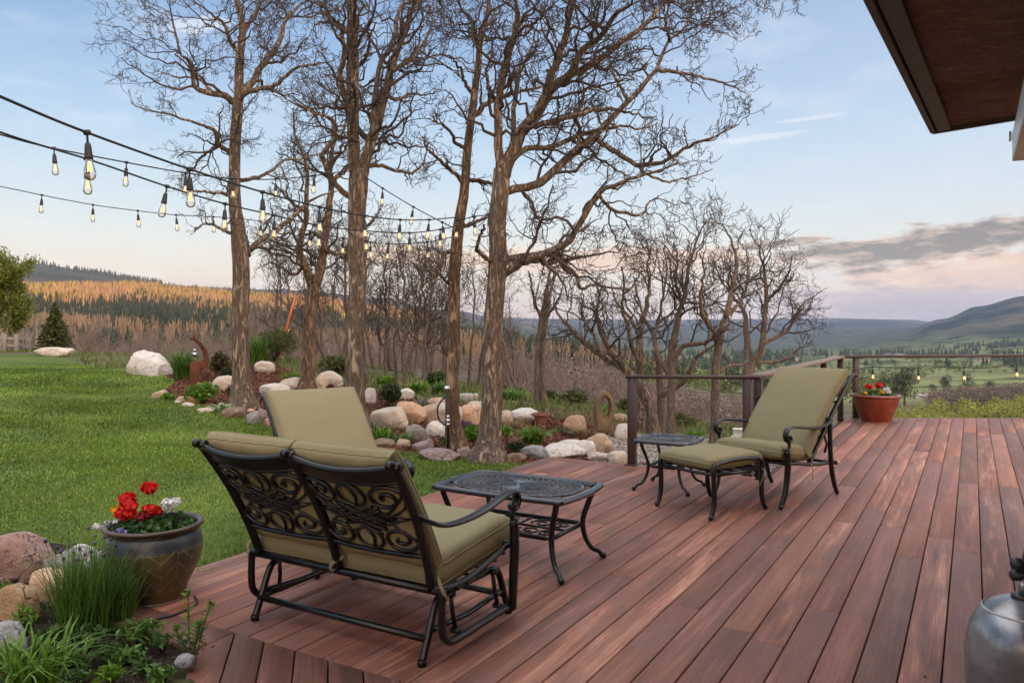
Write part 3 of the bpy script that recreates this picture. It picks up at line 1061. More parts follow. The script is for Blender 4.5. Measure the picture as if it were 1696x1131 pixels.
# ------------------------------------------------------------------ the house at the right: overhang, wall
def build_house():
    h = empty('house', UV(2.3, 2.0), 0, 'house corner with a dark roof overhang and plywood soffit above the deck', 'house')
    inv = -np.array(UV(2.3, 2.0))
    b, m = mat('dark_plywood_soffit')
    o = b.obj()
    n1 = b.noise(b.mapping(o, (2.0, 14, 6), rot=(0, 0, TH)), 2.0, 6, 0.7, 0.4)
    n2 = b.noise(o, 38, 3, 0.7)
    n4 = b.noise(o, 3.5, 4, 0.65)
    c = b.ramp(b.m('ADD', b.m('ADD', b.m('MULTIPLY', n1, 0.35), b.m('MULTIPLY', n4, 0.25)), b.m('MULTIPLY', n2, 0.40)), [(0.34, (0.05, 0.026, 0.022)), (0.5, (0.15, 0.082, 0.068)), (0.66, (0.30, 0.175, 0.145))])
    b.surface(c, 0.75, 0, b.bump(n2, 0.35, 0.004), spec=0.2)
    M_TRIM = plain('dark_stained_fascia', (0.060, 0.045, 0.040), 0.6, 0, 0.35, 5.0, 0.1)
    c0 = np.array([2.96, 5.48]); dl = np.array([1.519, 3.28]) - c0; dl /= np.linalg.norm(dl)
    dr = np.array([3.318, 5.087]) - c0; dr /= np.linalg.norm(dr)
    Z = 2.75
    A = c0; B = c0 + dl * 9.5; C = B + dr * 2.75; D = c0 + dr * 2.75
    mb = MB()
    # two sheets with an open joint
    j0 = c0 + dl * 1.16; j1 = D + dl * 1.16
    def sheet(p, z0, z1):
        v = [(*q, z0) for q in p] + [(*q, z1) for q in p]
        mb.faces(v, [(0, 1, 2, 3), (7, 6, 5, 4), (0, 4, 5, 1), (1, 5, 6, 2), (2, 6, 7, 3), (3, 7, 4, 0)])
    ins = dr * 0.02
    for s0, s1 in ((0.02, 1.157), (1.163, 3.6), (3.606, 6.0), (6.006, 9.4)):
        sheet([c0 + dl * s0 + ins, c0 + dl * s1 + ins, c0 + dl * s1 + dr * 2.7, c0 + dl * s0 + dr * 2.7], Z, Z + 0.012)
    s = mb.build('soffit', m, h, smooth=False); s.location = inv
    mb = MB()
    ax = np.array([[dl[0], dl[1], 0], [dr[0], dr[1], 0], [0, 0, 1.0]])
    c_ = (A + B) / 2
    mb.box((c_[0] - dr[0] * 0.02, c_[1] - dr[1] * 0.02, Z + 0.07), (9.5, 0.035, 0.19), ax, bevel=0.004)
    c2 = (A + B) / 2 + dr * 0.055
    mb.box((c2[0], c2[1], Z - 0.012), (9.46, 0.085, 0.022), ax, bevel=0.003)
    c3 = (A + D) / 2
    mb.box((c3[0] - dl[0] * 0.02, c3[1] - dl[1] * 0.02, Z + 0.07), (0.035, 2.8, 0.19), ax, bevel=0.004)
    s = mb.build('fascia', M_TRIM, h, smooth=False); s.location = inv
    mb = MB()
    cc = (A + B + C + D) / 4
    mb.box((cc[0], cc[1], Z + 0.20), (9.6, 2.85, 0.05), ax, bevel=0.005)
    s = mb.build('roof', plain('roof_membrane', (0.09, 0.085, 0.08), 0.8), h, smooth=False); s.location = inv
    mb = MB()
    p0 = np.array(UV(0.20, 5.45)); 
    cx = np.array(UV(0.34, 2.4))
    mb.box((cx[0], cx[1], 2.426), (0.28, 6.1, 0.162), AXD, bevel=0.006)
    e = np.array(UV(0.19, 5.43)); mb.box((e[0], e[1], 2.49), (0.012, 0.06, 0.05), AXD, bevel=0.003)
    s = mb.build('awning_case', plain('white_painted_metal', (0.78, 0.80, 0.82), 0.35, 0, 0.04), h, smooth=False); s.location = inv
    for vv in (0.2, 2.2, 4.2):
        mb = MB()
        q = np.array(UV(1.38, vv)); mb.box((q[0], q[1], 2.43), (1.82, 0.05, 0.08), AXD)
        s = mb.build('bracket', M_TRIM, h, smooth=False); s.location = inv
    mb = MB()
    q = np.array(UV(2.35, 1.8)); mb.box((q[0], q[1], 1.25), (0.14, 8.0, 3.0), AXD)
    b, m2 = mat('lapped_timber_siding')
    x, y, z = b.sep(b.obj())
    lap = b.m('FRACT', b.m('MULTIPLY', z, 5.5))
    n = b.noise(b.mapping(b.obj(), (1.5, 1.5, 20)), 2.0, 4)
    b.surface(b.mix(n, (0.16, 0.11, 0.08), (0.27, 0.20, 0.15)), 0.7, 0, b.bump(lap, 0.6, 0.02))
    s = mb.build('wall', m2, h, smooth=False); s.location = inv


build_house()
# ------------------------------------------------------------------ fabric and cushions
def fabricmat():
    b, m = mat('khaki_canvas')
    o = b.obj()
    w1 = b.noise(b.mapping(o, (170, 900, 900)), 1.0, 2)
    w2 = b.noise(b.mapping(o, (900, 170, 900)), 1.0, 2)
    n = b.noise(o, 4.0, 4, 0.6)
    f = b.m('ADD', b.m('MULTIPLY', w1, 0.5), b.m('MULTIPLY', w2, 0.5))
    c = b.mix(f, (0.185, 0.165, 0.095), (0.295, 0.265, 0.160))
    c = b.mix(b.m('MULTIPLY', n, 0.30), c, (0.20, 0.172, 0.095))
    soft = b.noise(b.mapping(o, (5, 5, 5)), 1.0, 2, 0.45, 0.2)
    nm = b.bump(soft, 0.30, 0.03)
    nm = b.bump(f, 0.25, 0.002, nm)
    b.surface(c, 0.9, 0, nm, spec=0.15)
    return m


M_FAB = fabricmat()


def cushion(name, parent, o, ax, ay, w, h, t, n=22, seed=0, edge=0.5, bend=None, wr=0.010, mat_=None):
    """boxed pillow: o centre, ax/ay unit directions of width and height"""
    rng = np.random.default_rng(seed)
    o = np.asarray(o, float); ax = np.asarray(ax, float); ay = np.asarray(ay, float)
    ax /= np.linalg.norm(ax); ay = ay - ax * ay.dot(ax); ay /= np.linalg.norm(ay)
    nz = np.cross(ax, ay)
    g = np.sin(np.linspace(-1, 1, n) * PI / 2)
    A, B = np.meshgrid(g, g, indexing='ij')
    fall = np.clip((1 - np.abs(A) ** 3.5) * (1 - np.abs(B) ** 3.5), 0, 1) ** 0.45
    hh = t / 2 * (edge + (1 - edge) * fall)
    rim = np.clip((1 - np.abs(A) ** 14) * (1 - np.abs(B) ** 14), 0, 1) ** 0.5
    # soft corners, slightly drawn-in sides
    pull = 1 - 0.022 * (1 - B ** 2)
    px = A * w / 2 * pull * (1 - 0.012 * np.abs(B) ** 6)
    py = B * h / 2 * (1 - 0.022 * (1 - A ** 2)) * (1 - 0.012 * np.abs(A) ** 6)
    pts = np.stack([px, py], -1)
    f = np.stack([A * w * 7, B * h * 7], -1).reshape(-1, 2)
    w1 = fbm(f + seed * 3.1, seed, 3).reshape(n, n)
    # puckers near the welts
    pk = np.sin((A * w + B * h) * 42 + seed) * np.clip(np.maximum(np.abs(A), np.abs(B)) - 0.68, 0, 1) * 0.011
    top = hh * (0.55 + 0.45 * rim) + wr * 2.2 * w1 * fall + pk
    bot = -hh * (0.55 + 0.45 * rim) + wr * 1.5 * w1 * fall
    def world(z):
        q = pts.copy()
        zz = z.copy()
        if bend is not None:
            zz = zz + bend(q[..., 1] / h * 2, q[..., 0] / w * 2)
        return o + q[..., 0:1] * ax + q[..., 1:2] * ay + zz[..., None] * nz
    mb = MB()
    Tp, Bp = world(top), world(bot)
    mb.grid(Tp)
    mb.grid(Bp[::-1])
    idx = [(i, 0) for i in range(n)] + [(n - 1, j) for j in range(1, n)] + [(i, n - 1) for i in range(n - 2, -1, -1)] + [(0, j) for j in range(n - 2, 0, -1)]
    t_ = np.array([Tp[i] for i in idx]); b_ = np.array([Bp[i] for i in idx])
    mid = (t_ + b_) / 2
    cen = mid.mean(0)
    out = mid - cen
    out -= nz * (out @ nz)[:, None]
    out /= np.linalg.norm(out, axis=1, keepdims=True)
    ring = np.array([t_, t_ * 0.75 + b_ * 0.25 + out * 0.008, mid + out * 0.011, t_ * 0.25 + b_ * 0.75 + out * 0.008, b_])
    mb.grid(ring, wrap=True)
    co = mb.build(name, mat_ or M_FAB, parent)
    # welt cords along both seams
    pm = MB()
    for L in (t_, b_):
        cl = np.vstack([L, L[:1]]) + 0
        pm.tube(cl, 0.0042, 5, ref=nz, cap=False)
    pm.build('piping', mat_ or M_FAB, co)
    return co


def strap(name, parent, pts, w=0.022):
    mb = MB()
    mb.tube(spline(pts, 14), w / 2, 6, flat=0.18)
    return mb.build(name, M_FAB, parent)


def scroll(c, r0, r1, a0, turns, n=40, sx=1.0, sy=1.0):
    """planar spiral from radius r0 to r1"""
    t = np.linspace(0, 1, n)
    a = a0 + turns * 2 * PI * t
    r = r0 + (r1 - r0) * t ** 0.85
    return np.stack([c[0] + sx * r * np.cos(a), c[1] + sy * r * np.sin(a)], -1)


# ------------------------------------------------------------------ two seat glider
def build_glider():
    g = empty('glider_bench', UV(-2.43, 2.925), -TH, 'black two-seat glider bench with scrollwork back and khaki cushions, seen from behind', 'bench')
    rail_y, rail_z = -0.30, 0.30
    top_y, top_z = -0.595, 0.855

    def back(s, t):
        """point of the back: s across -1..1, t from seat rail (0) to top (1)"""
        y = rail_y + (top_y - rail_y) * (0.55 * t + 0.45 * t ** 2.0)
        z = rail_z + (top_z - rail_z) * t
        x = s * (0.505 + 0.045 * t)
        y -= 0.030 * (1 - min(1, (abs(abs(s) - 0.5) * 2)) ** 2) * t     # each panel is a little hollow
        return np.array([x, y, z])
    # base: two side frames
    for sx in (-1, 1):
        mb = MB()
        x = sx * 0.49
        path = spline([(x, -0.345, 0.012), (x, -0.30, 0.115), (x, -0.262, 0.205), (x, -0.225, 0.245), (x, -0.15, 0.252), (x, 0.15, 0.250), (x, 0.225, 0.243), (x, 0.262, 0.205), (x, 0.30, 0.115), (x, 0.345, 0.012)], 60)
        mb.tube(path, 0.0165, 10, ref=(1, 0, 0))
        mb.tube(spline([(x, -0.30, 0.125), (x, -0.12, 0.115), (x, 0.0, 0.108), (x, 0.12, 0.115), (x, 0.30, 0.125)], 18), 0.0125, 8, ref=(1, 0, 0))
        for yy in (-0.345, 0.345):
            mb.lathe([(0.0, 0), (0.019, 0), (0.020, 0.02), (0.017, 0.026)], 10, (x, yy, 0.0))
        fr = mb.build('side_frame', M_IRON, g)
        for yy in (-0.17, 0.17):
            lm = MB()
            lm.tube([(x + sx * 0.022, yy - 0.005, 0.255), (x + sx * 0.026, yy + 0.006, 0.17), (x + sx * 0.040, yy + 0.012, 0.085)], 0.010, 8)
            for q in ((x + sx * 0.022, yy - 0.005, 0.25), (x + sx * 0.040, yy + 0.012, 0.09)):
                lm.tube([(q[0] - 0.022, q[1], q[2]), (q[0] + 0.022, q[1], q[2])], 0.013, 8, ref=(0, 0, 1))
            lm.build('hanger_link', M_IRON, g)
    for yy in (-0.312, 0.312):
        mb = MB()
        mb.tube([(-0.49, yy, 0.098), (0, yy, 0.098), (0.49, yy, 0.098)], 0.015, 10, ref=(0, 0, 1))
        mb.build('crossbar', M_IRON, g)
    # seat frame: rear rail, side loops, front rail, slats
    mb = MB()
    mb.tube([(-0.565, rail_y, rail_z), (0, rail_y, rail_z), (0.565, rail_y, rail_z)], 0.0175, 10, ref=(0, 0, 1))
    for sx in (-1, 1):
        x = sx * 0.56
        mb.tube(spline([(x, rail_y, rail_z + 0.01), (x, rail_y - 0.004, 0.20), (x, rail_y + 0.004, 0.125), (x, rail_y + 0.045, 0.083), (x, rail_y + 0.10, 0.074), (x, 0.0, 0.076), (x, 0.235, 0.080)], 40), 0.0165, 10, ref=(1, 0, 0))
        mb.tube(spline([(x * 0.985, rail_y, rail_z + 0.005), (x * 0.985, -0.1, 0.30), (x * 0.985, 0.1, 0.335), (x * 0.985, 0.245, 0.365)], 16), 0.014, 8, ref=(1, 0, 0))
    mb.tube([(-0.55, 0.245, 0.365), (0, 0.25, 0.36), (0.55, 0.245, 0.365)], 0.015, 8, ref=(0, 0, 1))
    for k in range(7):
        yy = rail_y + 0.06 + k * 0.075
        zz = np.interp(yy, [rail_y, -0.1, 0.1, 0.245], [0.30, 0.30, 0.335, 0.365]) - 0.03
        mb.tube([(-0.55, yy, zz), (0, yy, zz - 0.006), (0.55, yy, zz)], 0.016, 6, ref=(0, 0, 1), flat=0.3)
    mb.build('seat_frame', M_IRON, g)
    # arms, each with its front leg
    for sx in (-1, 1):
        x = sx * 0.575
        mb = MB()
        pth = spline([(sx * 0.525, -0.455, 0.645), (x * 0.99, -0.40, 0.610), (x, -0.30, 0.576), (x * 1.02, -0.16, 0.572), (x * 1.04, -0.02, 0.590), (x * 1.04, 0.12, 0.618), (x * 1.03, 0.205, 0.622),
                      (x * 1.02, 0.252, 0.602), (x * 1.02, 0.262, 0.568), (x * 1.02, 0.245, 0.540), (x * 1.02, 0.222, 0.535), (x * 1.02, 0.212, 0.552), (x * 1.02, 0.226, 0.566)], 70)
        rr = np.interp(np.linspace(0, 1, 70), [0, 0.1, 0.3, 0.65, 0.8, 1], [0.0095, 0.0105, 0.0115, 0.0115, 0.011, 0.009])
        mb.tube(pth, rr, 12, ref=(1, 0, 0), flat=2.2)
        arm = mb.build('arm', M_IRON, g)
        lg = MB()
        lg.tube(spline([(x * 1.02, 0.232, 0.545), (x * 1.02, 0.212, 0.522), (x * 1.02, 0.222, 0.497), (x * 1.02, 0.236, 0.47)], 14), 0.013, 8, ref=(1, 0, 0))
        lg.ball((x * 1.02, 0.237, 0.478), 0.021, 10, 6)
        lg.tube(spline([(x * 1.02, 0.236, 0.485), (x * 1.02, 0.240, 0.35), (x * 1.015, 0.236, 0.22), (x * 1.0, 0.244, 0.120), (x * 0.985, 0.256, 0.062)], 24), np.interp(np.linspace(0, 1, 24), [0, 0.2, 1], [0.021, 0.022, 0.018]), 8, ref=(1, 0, 0), square=True)
        lg.build('leg', M_IRON, g)
    # back posts
    for s in (-1, 0, 1):
        mb = MB()
        pts = [back(s, t) for t in np.linspace(0, 1.0, 20)]
        e = pts[-1]
        pts += [e + np.array([0, -0.016, 0.012]), e + np.array([0, -0.034, 0.012])]
        mb.tube(pts, np.interp(np.linspace(0, 1, 22), [0, 0.8, 1], [0.0185, 0.0185, 0.017]), 8, ref=(1, 0, 0), square=True)
        mb.tube([e + np.array([-0.032, -0.004, 0.004]), e + np.array([0.032, -0.004, 0.004])], 0.019, 10, ref=(0, 0, 1))
        mb.ball(e + np.array([0, -0.030, 0.012]), 0.020, 10, 6)
        mb.build('back_post', M_IRON, g)
    # top rail and the broad plate under it, scroll panels
    for side in (-1, 1):
        def bp(a, t, off=0.0):
            s = side * 0.5 + a * 0.5
            p = back(s, t)
            sag = 0.030 * (1 - a * a)
            p = p + np.array([0, 0, -sag * t])
            p[1] += off
            return p
        mb = MB()
        mb.tube([bp(a, 1.0) for a in np.linspace(-0.97, 0.97, 18)], 0.0165, 8, ref=(0, 1, 0))
        mb.build('top_rail', M_IRON, g)
        mb = MB()
        A = np.linspace(-0.97, 0.97, 18)
        tt = np.linspace(0.885, 0.985, 4)
        fr = np.array([[bp(a, t, -0.004) for a in A] for t in tt]); bk = np.array([[bp(a, t, 0.004) for a in A] for t in tt])
        mb.grid(fr); mb.grid(bk[::-1])
        mb.grid(np.array([fr[0], bk[0]])[::-1]); mb.grid(np.array([fr[-1], bk[-1]]))
        mb.tube([bp(a, 0.885) for a in A], 0.007, 6, ref=(0, 1, 0))
        mb.build('back_plate', M_IRON, g)
        # panel coordinates: a in -1..1, t from 0.30 to 0.88
        mb = MB()
        def draw(p2, r=0.0070):
            p2 = np.asarray(p2, float)
            pts = np.array([bp(a, 0.585 + b_ * 0.29) for a, b_ in p2])
            mb.tube(pts, r, 6, ref=(0, 1, 0.35))
        mb.tube([bp(a, 0.275) for a in A], 0.0115, 8, ref=(0, 1, 0))
        for q in (-1, 1):
            for w in (-1, 1):
                # the big volute in each corner runs out into the lattice
                sp = scroll((q * 0.62, w * 0.60), 0.035, 0.33, -0.6, 1.55, 44)
                sp[:, 0] = q * 0.62 + (sp[:, 0] - q * 0.62) * q * -1
                sp[:, 1] = w * 0.60 + (sp[:, 1] - w * 0.60) * w * 1.15
                end = sp[-1]
                draw(sp, 0.0095)
                tail = spline([sp[-3], sp[-1], (q * 0.55 + 0.0, w * 0.16), (q * 0.12, -w * 0.08), (-q * 0.42, -w * 0.34)], 22)
                draw(tail)
                tail2 = spline([(q * 0.95, w * 0.62), (q * 0.86, w * 0.28), (q * 0.50, w * 0.02), (q * 0.05, -w * 0.26), (-q * 0.30, -w * 0.50)], 20)
                if w > 0: draw(tail2, 0.006)
            # arrow points at the middle of both sides
            draw([(q * 0.34, 0.20), (q * 0.62, 0.10), (q * 0.90, 0.0), (q * 0.62, -0.10), (q * 0.34, -0.20)])
            draw([(q * 0.30, 0.11), (q * 0.66, 0.0), (q * 0.30, -0.11)], 0.007)
            # zigzag lattice
            draw([(-0.40, q * 0.30), (-0.12, q * 0.12), (0.16, -q * 0.06), (0.42, -q * 0.24)])
            draw([(-0.46, q * 0.14), (-0.16, -q * 0.06), (0.10, -q * 0.22), (0.30, -q * 0.36)])
            # almond leaves above and below
            al = np.array([(0.26 * math.sin(a) , q * (0.66 - 0.32 * math.cos(a))) for a in np.linspace(0.0, 2 * PI, 30)])
            al[:, 0] *= (0.55 + 0.45 * np.cos((al[:, 1] * q - 0.5)))
            draw(al, 0.008)
            draw([(0.0, q * 0.34), (0.09, q * 0.62), (0.02, q * 0.96)], 0.007)
        mb.build('scroll_panel', M_IRON, g)
    # cushions
    for i, side in enumerate((-1, 1)):
        lo, hi = back(side * 0.5, 0.10), back(side * 0.5, 1.0)
        ay = hi - lo
        nz = np.cross((1, 0, 0), ay / np.linalg.norm(ay))
        if nz[1] < 0: nz = -nz
        L = 0.588
        c = lo + ay / np.linalg.norm(ay) * (L / 2 + 0.012) + nz * 0.068
        cushion('back_cushion', g, c, (1, 0, 0), ay, 0.515, L, 0.125, seed=3 + i, edge=0.66, bend=lambda y, x: -0.02 * (1 - y * y))
        d = np.array([0, 1, 0.10])
        cushion('seat_cushion', g, (side * 0.264, 0.03, 0.381), (1, 0, 0), d, 0.528, 0.62, 0.185, seed=8 + i, edge=0.80)
    strap('tie_strap', g, [(0.535, -0.30, 0.36), (0.57, -0.325, 0.33), (0.585, -0.31, 0.285), (0.555, -0.28, 0.27), (0.535, -0.27, 0.305)])
    strap('tie_strap', g, [(-0.535, -0.30, 0.36), (-0.56, -0.325, 0.345), (-0.545, -0.335, 0.305)])
    strap('tie_strap', g, [(0.03, -0.30, 0.37), (0.0, -0.335, 0.35), (-0.03, -0.325, 0.31), (0.0, -0.3, 0.29)])
    return g


build_glider()


# ------------------------------------------------------------------ cast tables
def sq_pow(a, b_, n, bow, ang):
    """bowed rectangle outline"""
    c, s = np.cos(ang), np.sin(ang)
    k = 1.0 / np.maximum(np.abs(c) / a, np.abs(s) / b_)
    x, y = c * k, s * k
    x2 = x * (1 + bow * (1 - (y / b_) ** 2) * (np.abs(x) / a) ** 2)
    y2 = y * (1 + bow * (1 - (x / a) ** 2) * (np.abs(y) / b_) ** 2)
    return x2, y2


def cast_table(name, loc, rz, a, b_, h, label, cat, arms=44, leg_r=0.016, shelf=True, oval=True):
    t = empty(name, loc, rz, label, cat)
    mb = MB()
    n = 160
    ang = np.arange(n) / n * 2 * PI
    ox, oy = sq_pow(a, b_, 4, 0.075, ang)
    def ring(k, z):
        return np.stack([ox * k - np.sign(ox) * 0, oy * k, np.full(n, z)], -1)
    def inset(w, z):
        return np.stack([ox * (1 - w / a), oy * (1 - w / b_), np.full(n, z)], -1)
    prof = [inset(0.034, h - 0.030), inset(0.006, h - 0.030), inset(0.0, h - 0.022), inset(0.002, h - 0.008), inset(0.010, h - 0.001), inset(0.026, h), inset(0.033, h - 0.004), inset(0.034, h - 0.030)]
    mb.grid(np.array(prof)[:, ::-1], wrap=True)
    # pierced fan of crossing spiral bars
    ia, ib = a - 0.036, b_ - 0.036
    ex = 2.6 if oval else 3.4
    def fan(r, ph):
        c, s = np.cos(ph), np.sin(ph)
        k = 1.0 / (np.abs(c) ** ex + np.abs(s) ** ex) ** (1 / ex)
        return np.stack([ia * 1.035 * r * c * k, ib * 1.035 * r * s * k], -1)
    for q in range(arms):
        for sg in (-1, 1):
            r = np.linspace(0.10, 1.0, 26)
            tw = sg * 0.62 * (r - 0.10) ** 1.35
            ph = q / arms * 2 * PI + tw
            p = fan(r, ph)
            lim = np.max(np.abs(p) / np.array([ia, ib]), axis=1) <= 1.0
            if not oval: lim[:] = True
            p = p[lim]
            if len(p) < 3: continue
            rad = np.interp(r[lim], [0.1, 0.45, 1.0], [0.0030, 0.0044, 0.0062])
            mb.tube(np.c_[p, np.full(len(p), h - 0.008 + (0.0015 if sg > 0 else 0))], rad, 4, ref=(0, 0, 1), cap=False, flat=0.6)
    for rr, w in ((1.0, 0.0075), (0.985, 0.006), (0.62, 0.003)):
        ph = np.linspace(0, 2 * PI, 121)
        p = fan(np.full(121, rr * 0.965), ph)
        p[:, 0] = np.clip(p[:, 0], -ia, ia); p[:, 1] = np.clip(p[:, 1], -ib, ib)
        mb.tube(np.c_[p, np.full(121, h - 0.007)], w, 5, ref=(0, 0, 1), cap=False)
    # fluted centre plate
    m2, n2 = 96, 7
    ph = np.arange(m2) / m2 * 2 * PI
    rows = []
    for k, r in enumerate(np.linspace(0.0, 0.46, n2)):
        p = fan(np.full(m2, max(r, 0.004)), ph + 0.55 * r)
        rows.append(np.c_[p, h - 0.006 + 0.0025 * np.where(np.arange(m2) % 2, 1, -1) * min(1, r * 4)])
    mb.grid(np.array(rows), wrap=True)
    # corner fillers
    for sx in (-1, 1):
        for sy in (-1, 1):
            for k in (0.90, 0.80, 0.72):
                p0 = fan(np.array([0.985]), np.array([math.atan2(sy, sx) - 0.35 * (1 - k) * 3]))[0]
                p1 = np.array([sx * ia * (0.99), sy * ib * k])
                p2 = np.array([sx * ia * k, sy * ib * 0.99])
                mid = (p1 + p2) / 2 * 0.97
                mb.tube(np.c_[spline([p1, mid, p2], 8), np.full(8, h - 0.008)], 0.005, 4, ref=(0, 0, 1), cap=False)
    mb.build('table_top', M_POLISH, t)
    for sx in (-1, 1):
        for sy in (-1, 1):
            lx, ly = sx * (a - 0.065), sy * (b_ - 0.055)
            dx, dy = sx * 0.8, sy * 0.6
            pts = []
            for off, z in ((0.015, h - 0.028), (0.004, h - 0.07), (-0.035, h * 0.62), (-0.048, h * 0.48), (-0.034, h * 0.30), (0.005, h * 0.15), (0.048, 0.045), (0.070, 0.018)):
                pts.append((lx + dx * off, ly + dy * off, z))
            mb = MB()
            mb.tube(spline(pts, 34), np.interp(np.linspace(0, 1, 34), [0, 0.15, 0.9, 1], [leg_r * 1.15, leg_r, leg_r * 0.85, leg_r]), 8, ref=(-sy * 0.6, sx * 0.8, 0) if False else (-dy, dx, 0), square=True)
            fx, fy = lx + dx * 0.078, ly + dy * 0.078
            mb.ball((fx, fy, 0.019), 0.019, 10, 6)
            mb.build('leg', M_IRON, t)
    # stretcher frame with scrolls
    mb = MB()
    qa, qb, z = a - 0.105, b_ - 0.085, h * 0.47
    for k in range(4):
        c = [(-qa, -qb), (qa, -qb), (qa, qb), (-qa, qb)]
        p, q = np.array(c[k]), np.array(c[(k + 1) % 4])
        e = (q - p) / np.linalg.norm(q - p) * 0.03
        mb.bar((*(p + e), z), (*(q - e), z), 0.014, 0.026, bevel=0.003)
        nx = np.array(c[(k + 1) % 4]); m_ = np.array(c[(k + 2) % 4])
        e2 = (m_ - nx) / np.linalg.norm(m_ - nx) * 0.03
        mb.tube(np.c_[spline([nx - e, nx - e * 0.25 + e2 * 0.25, nx + e2], 8), np.full(8, z)], 0.010, 6, ref=(0, 0, 1))
    if shelf:
        for sx in (-1, 1):
            for sy in (-1, 1):
                sp = scroll((sx * qa * 0.38, sy * qb * 0.45), 0.012, 0.075, 0.4, 1.5, 30, sx, sy)
                mb.tube(np.c_[sp, np.full(len(sp), z)], 0.006, 5, ref=(0, 0, 1))
                sp = scroll((sx * qa * 0.75, sy * qb * 0.50), 0.010, 0.055, 2.4, 1.4, 26, sx, sy)
                mb.tube(np.c_[sp, np.full(len(sp), z)], 0.006, 5, ref=(0, 0, 1))
        mb.tube([(-qa, 0, z), (0, 0, z), (qa, 0, z)], 0.008, 6, ref=(0, 0, 1))
        mb.tube([(0, -qb, z), (0, 0, z), (0, qb, z)], 0.008, 6, ref=(0, 0, 1))
    mb.build('stretcher', M_IRON, t)
    return t


cast_table('coffee_table', UV(-2.325, 4.035), -TH, 0.43, 0.285, 0.45, 'black cast metal coffee table with a pierced fan-pattern top in front of the glider bench', 'table')
cast_table('side_table', UV(-2.215, 6.41), -TH, 0.235, 0.235, 0.43, 'small square black cast metal side table beside the footstool', 'table', arms=30, leg_r=0.013, shelf=False, oval=False)


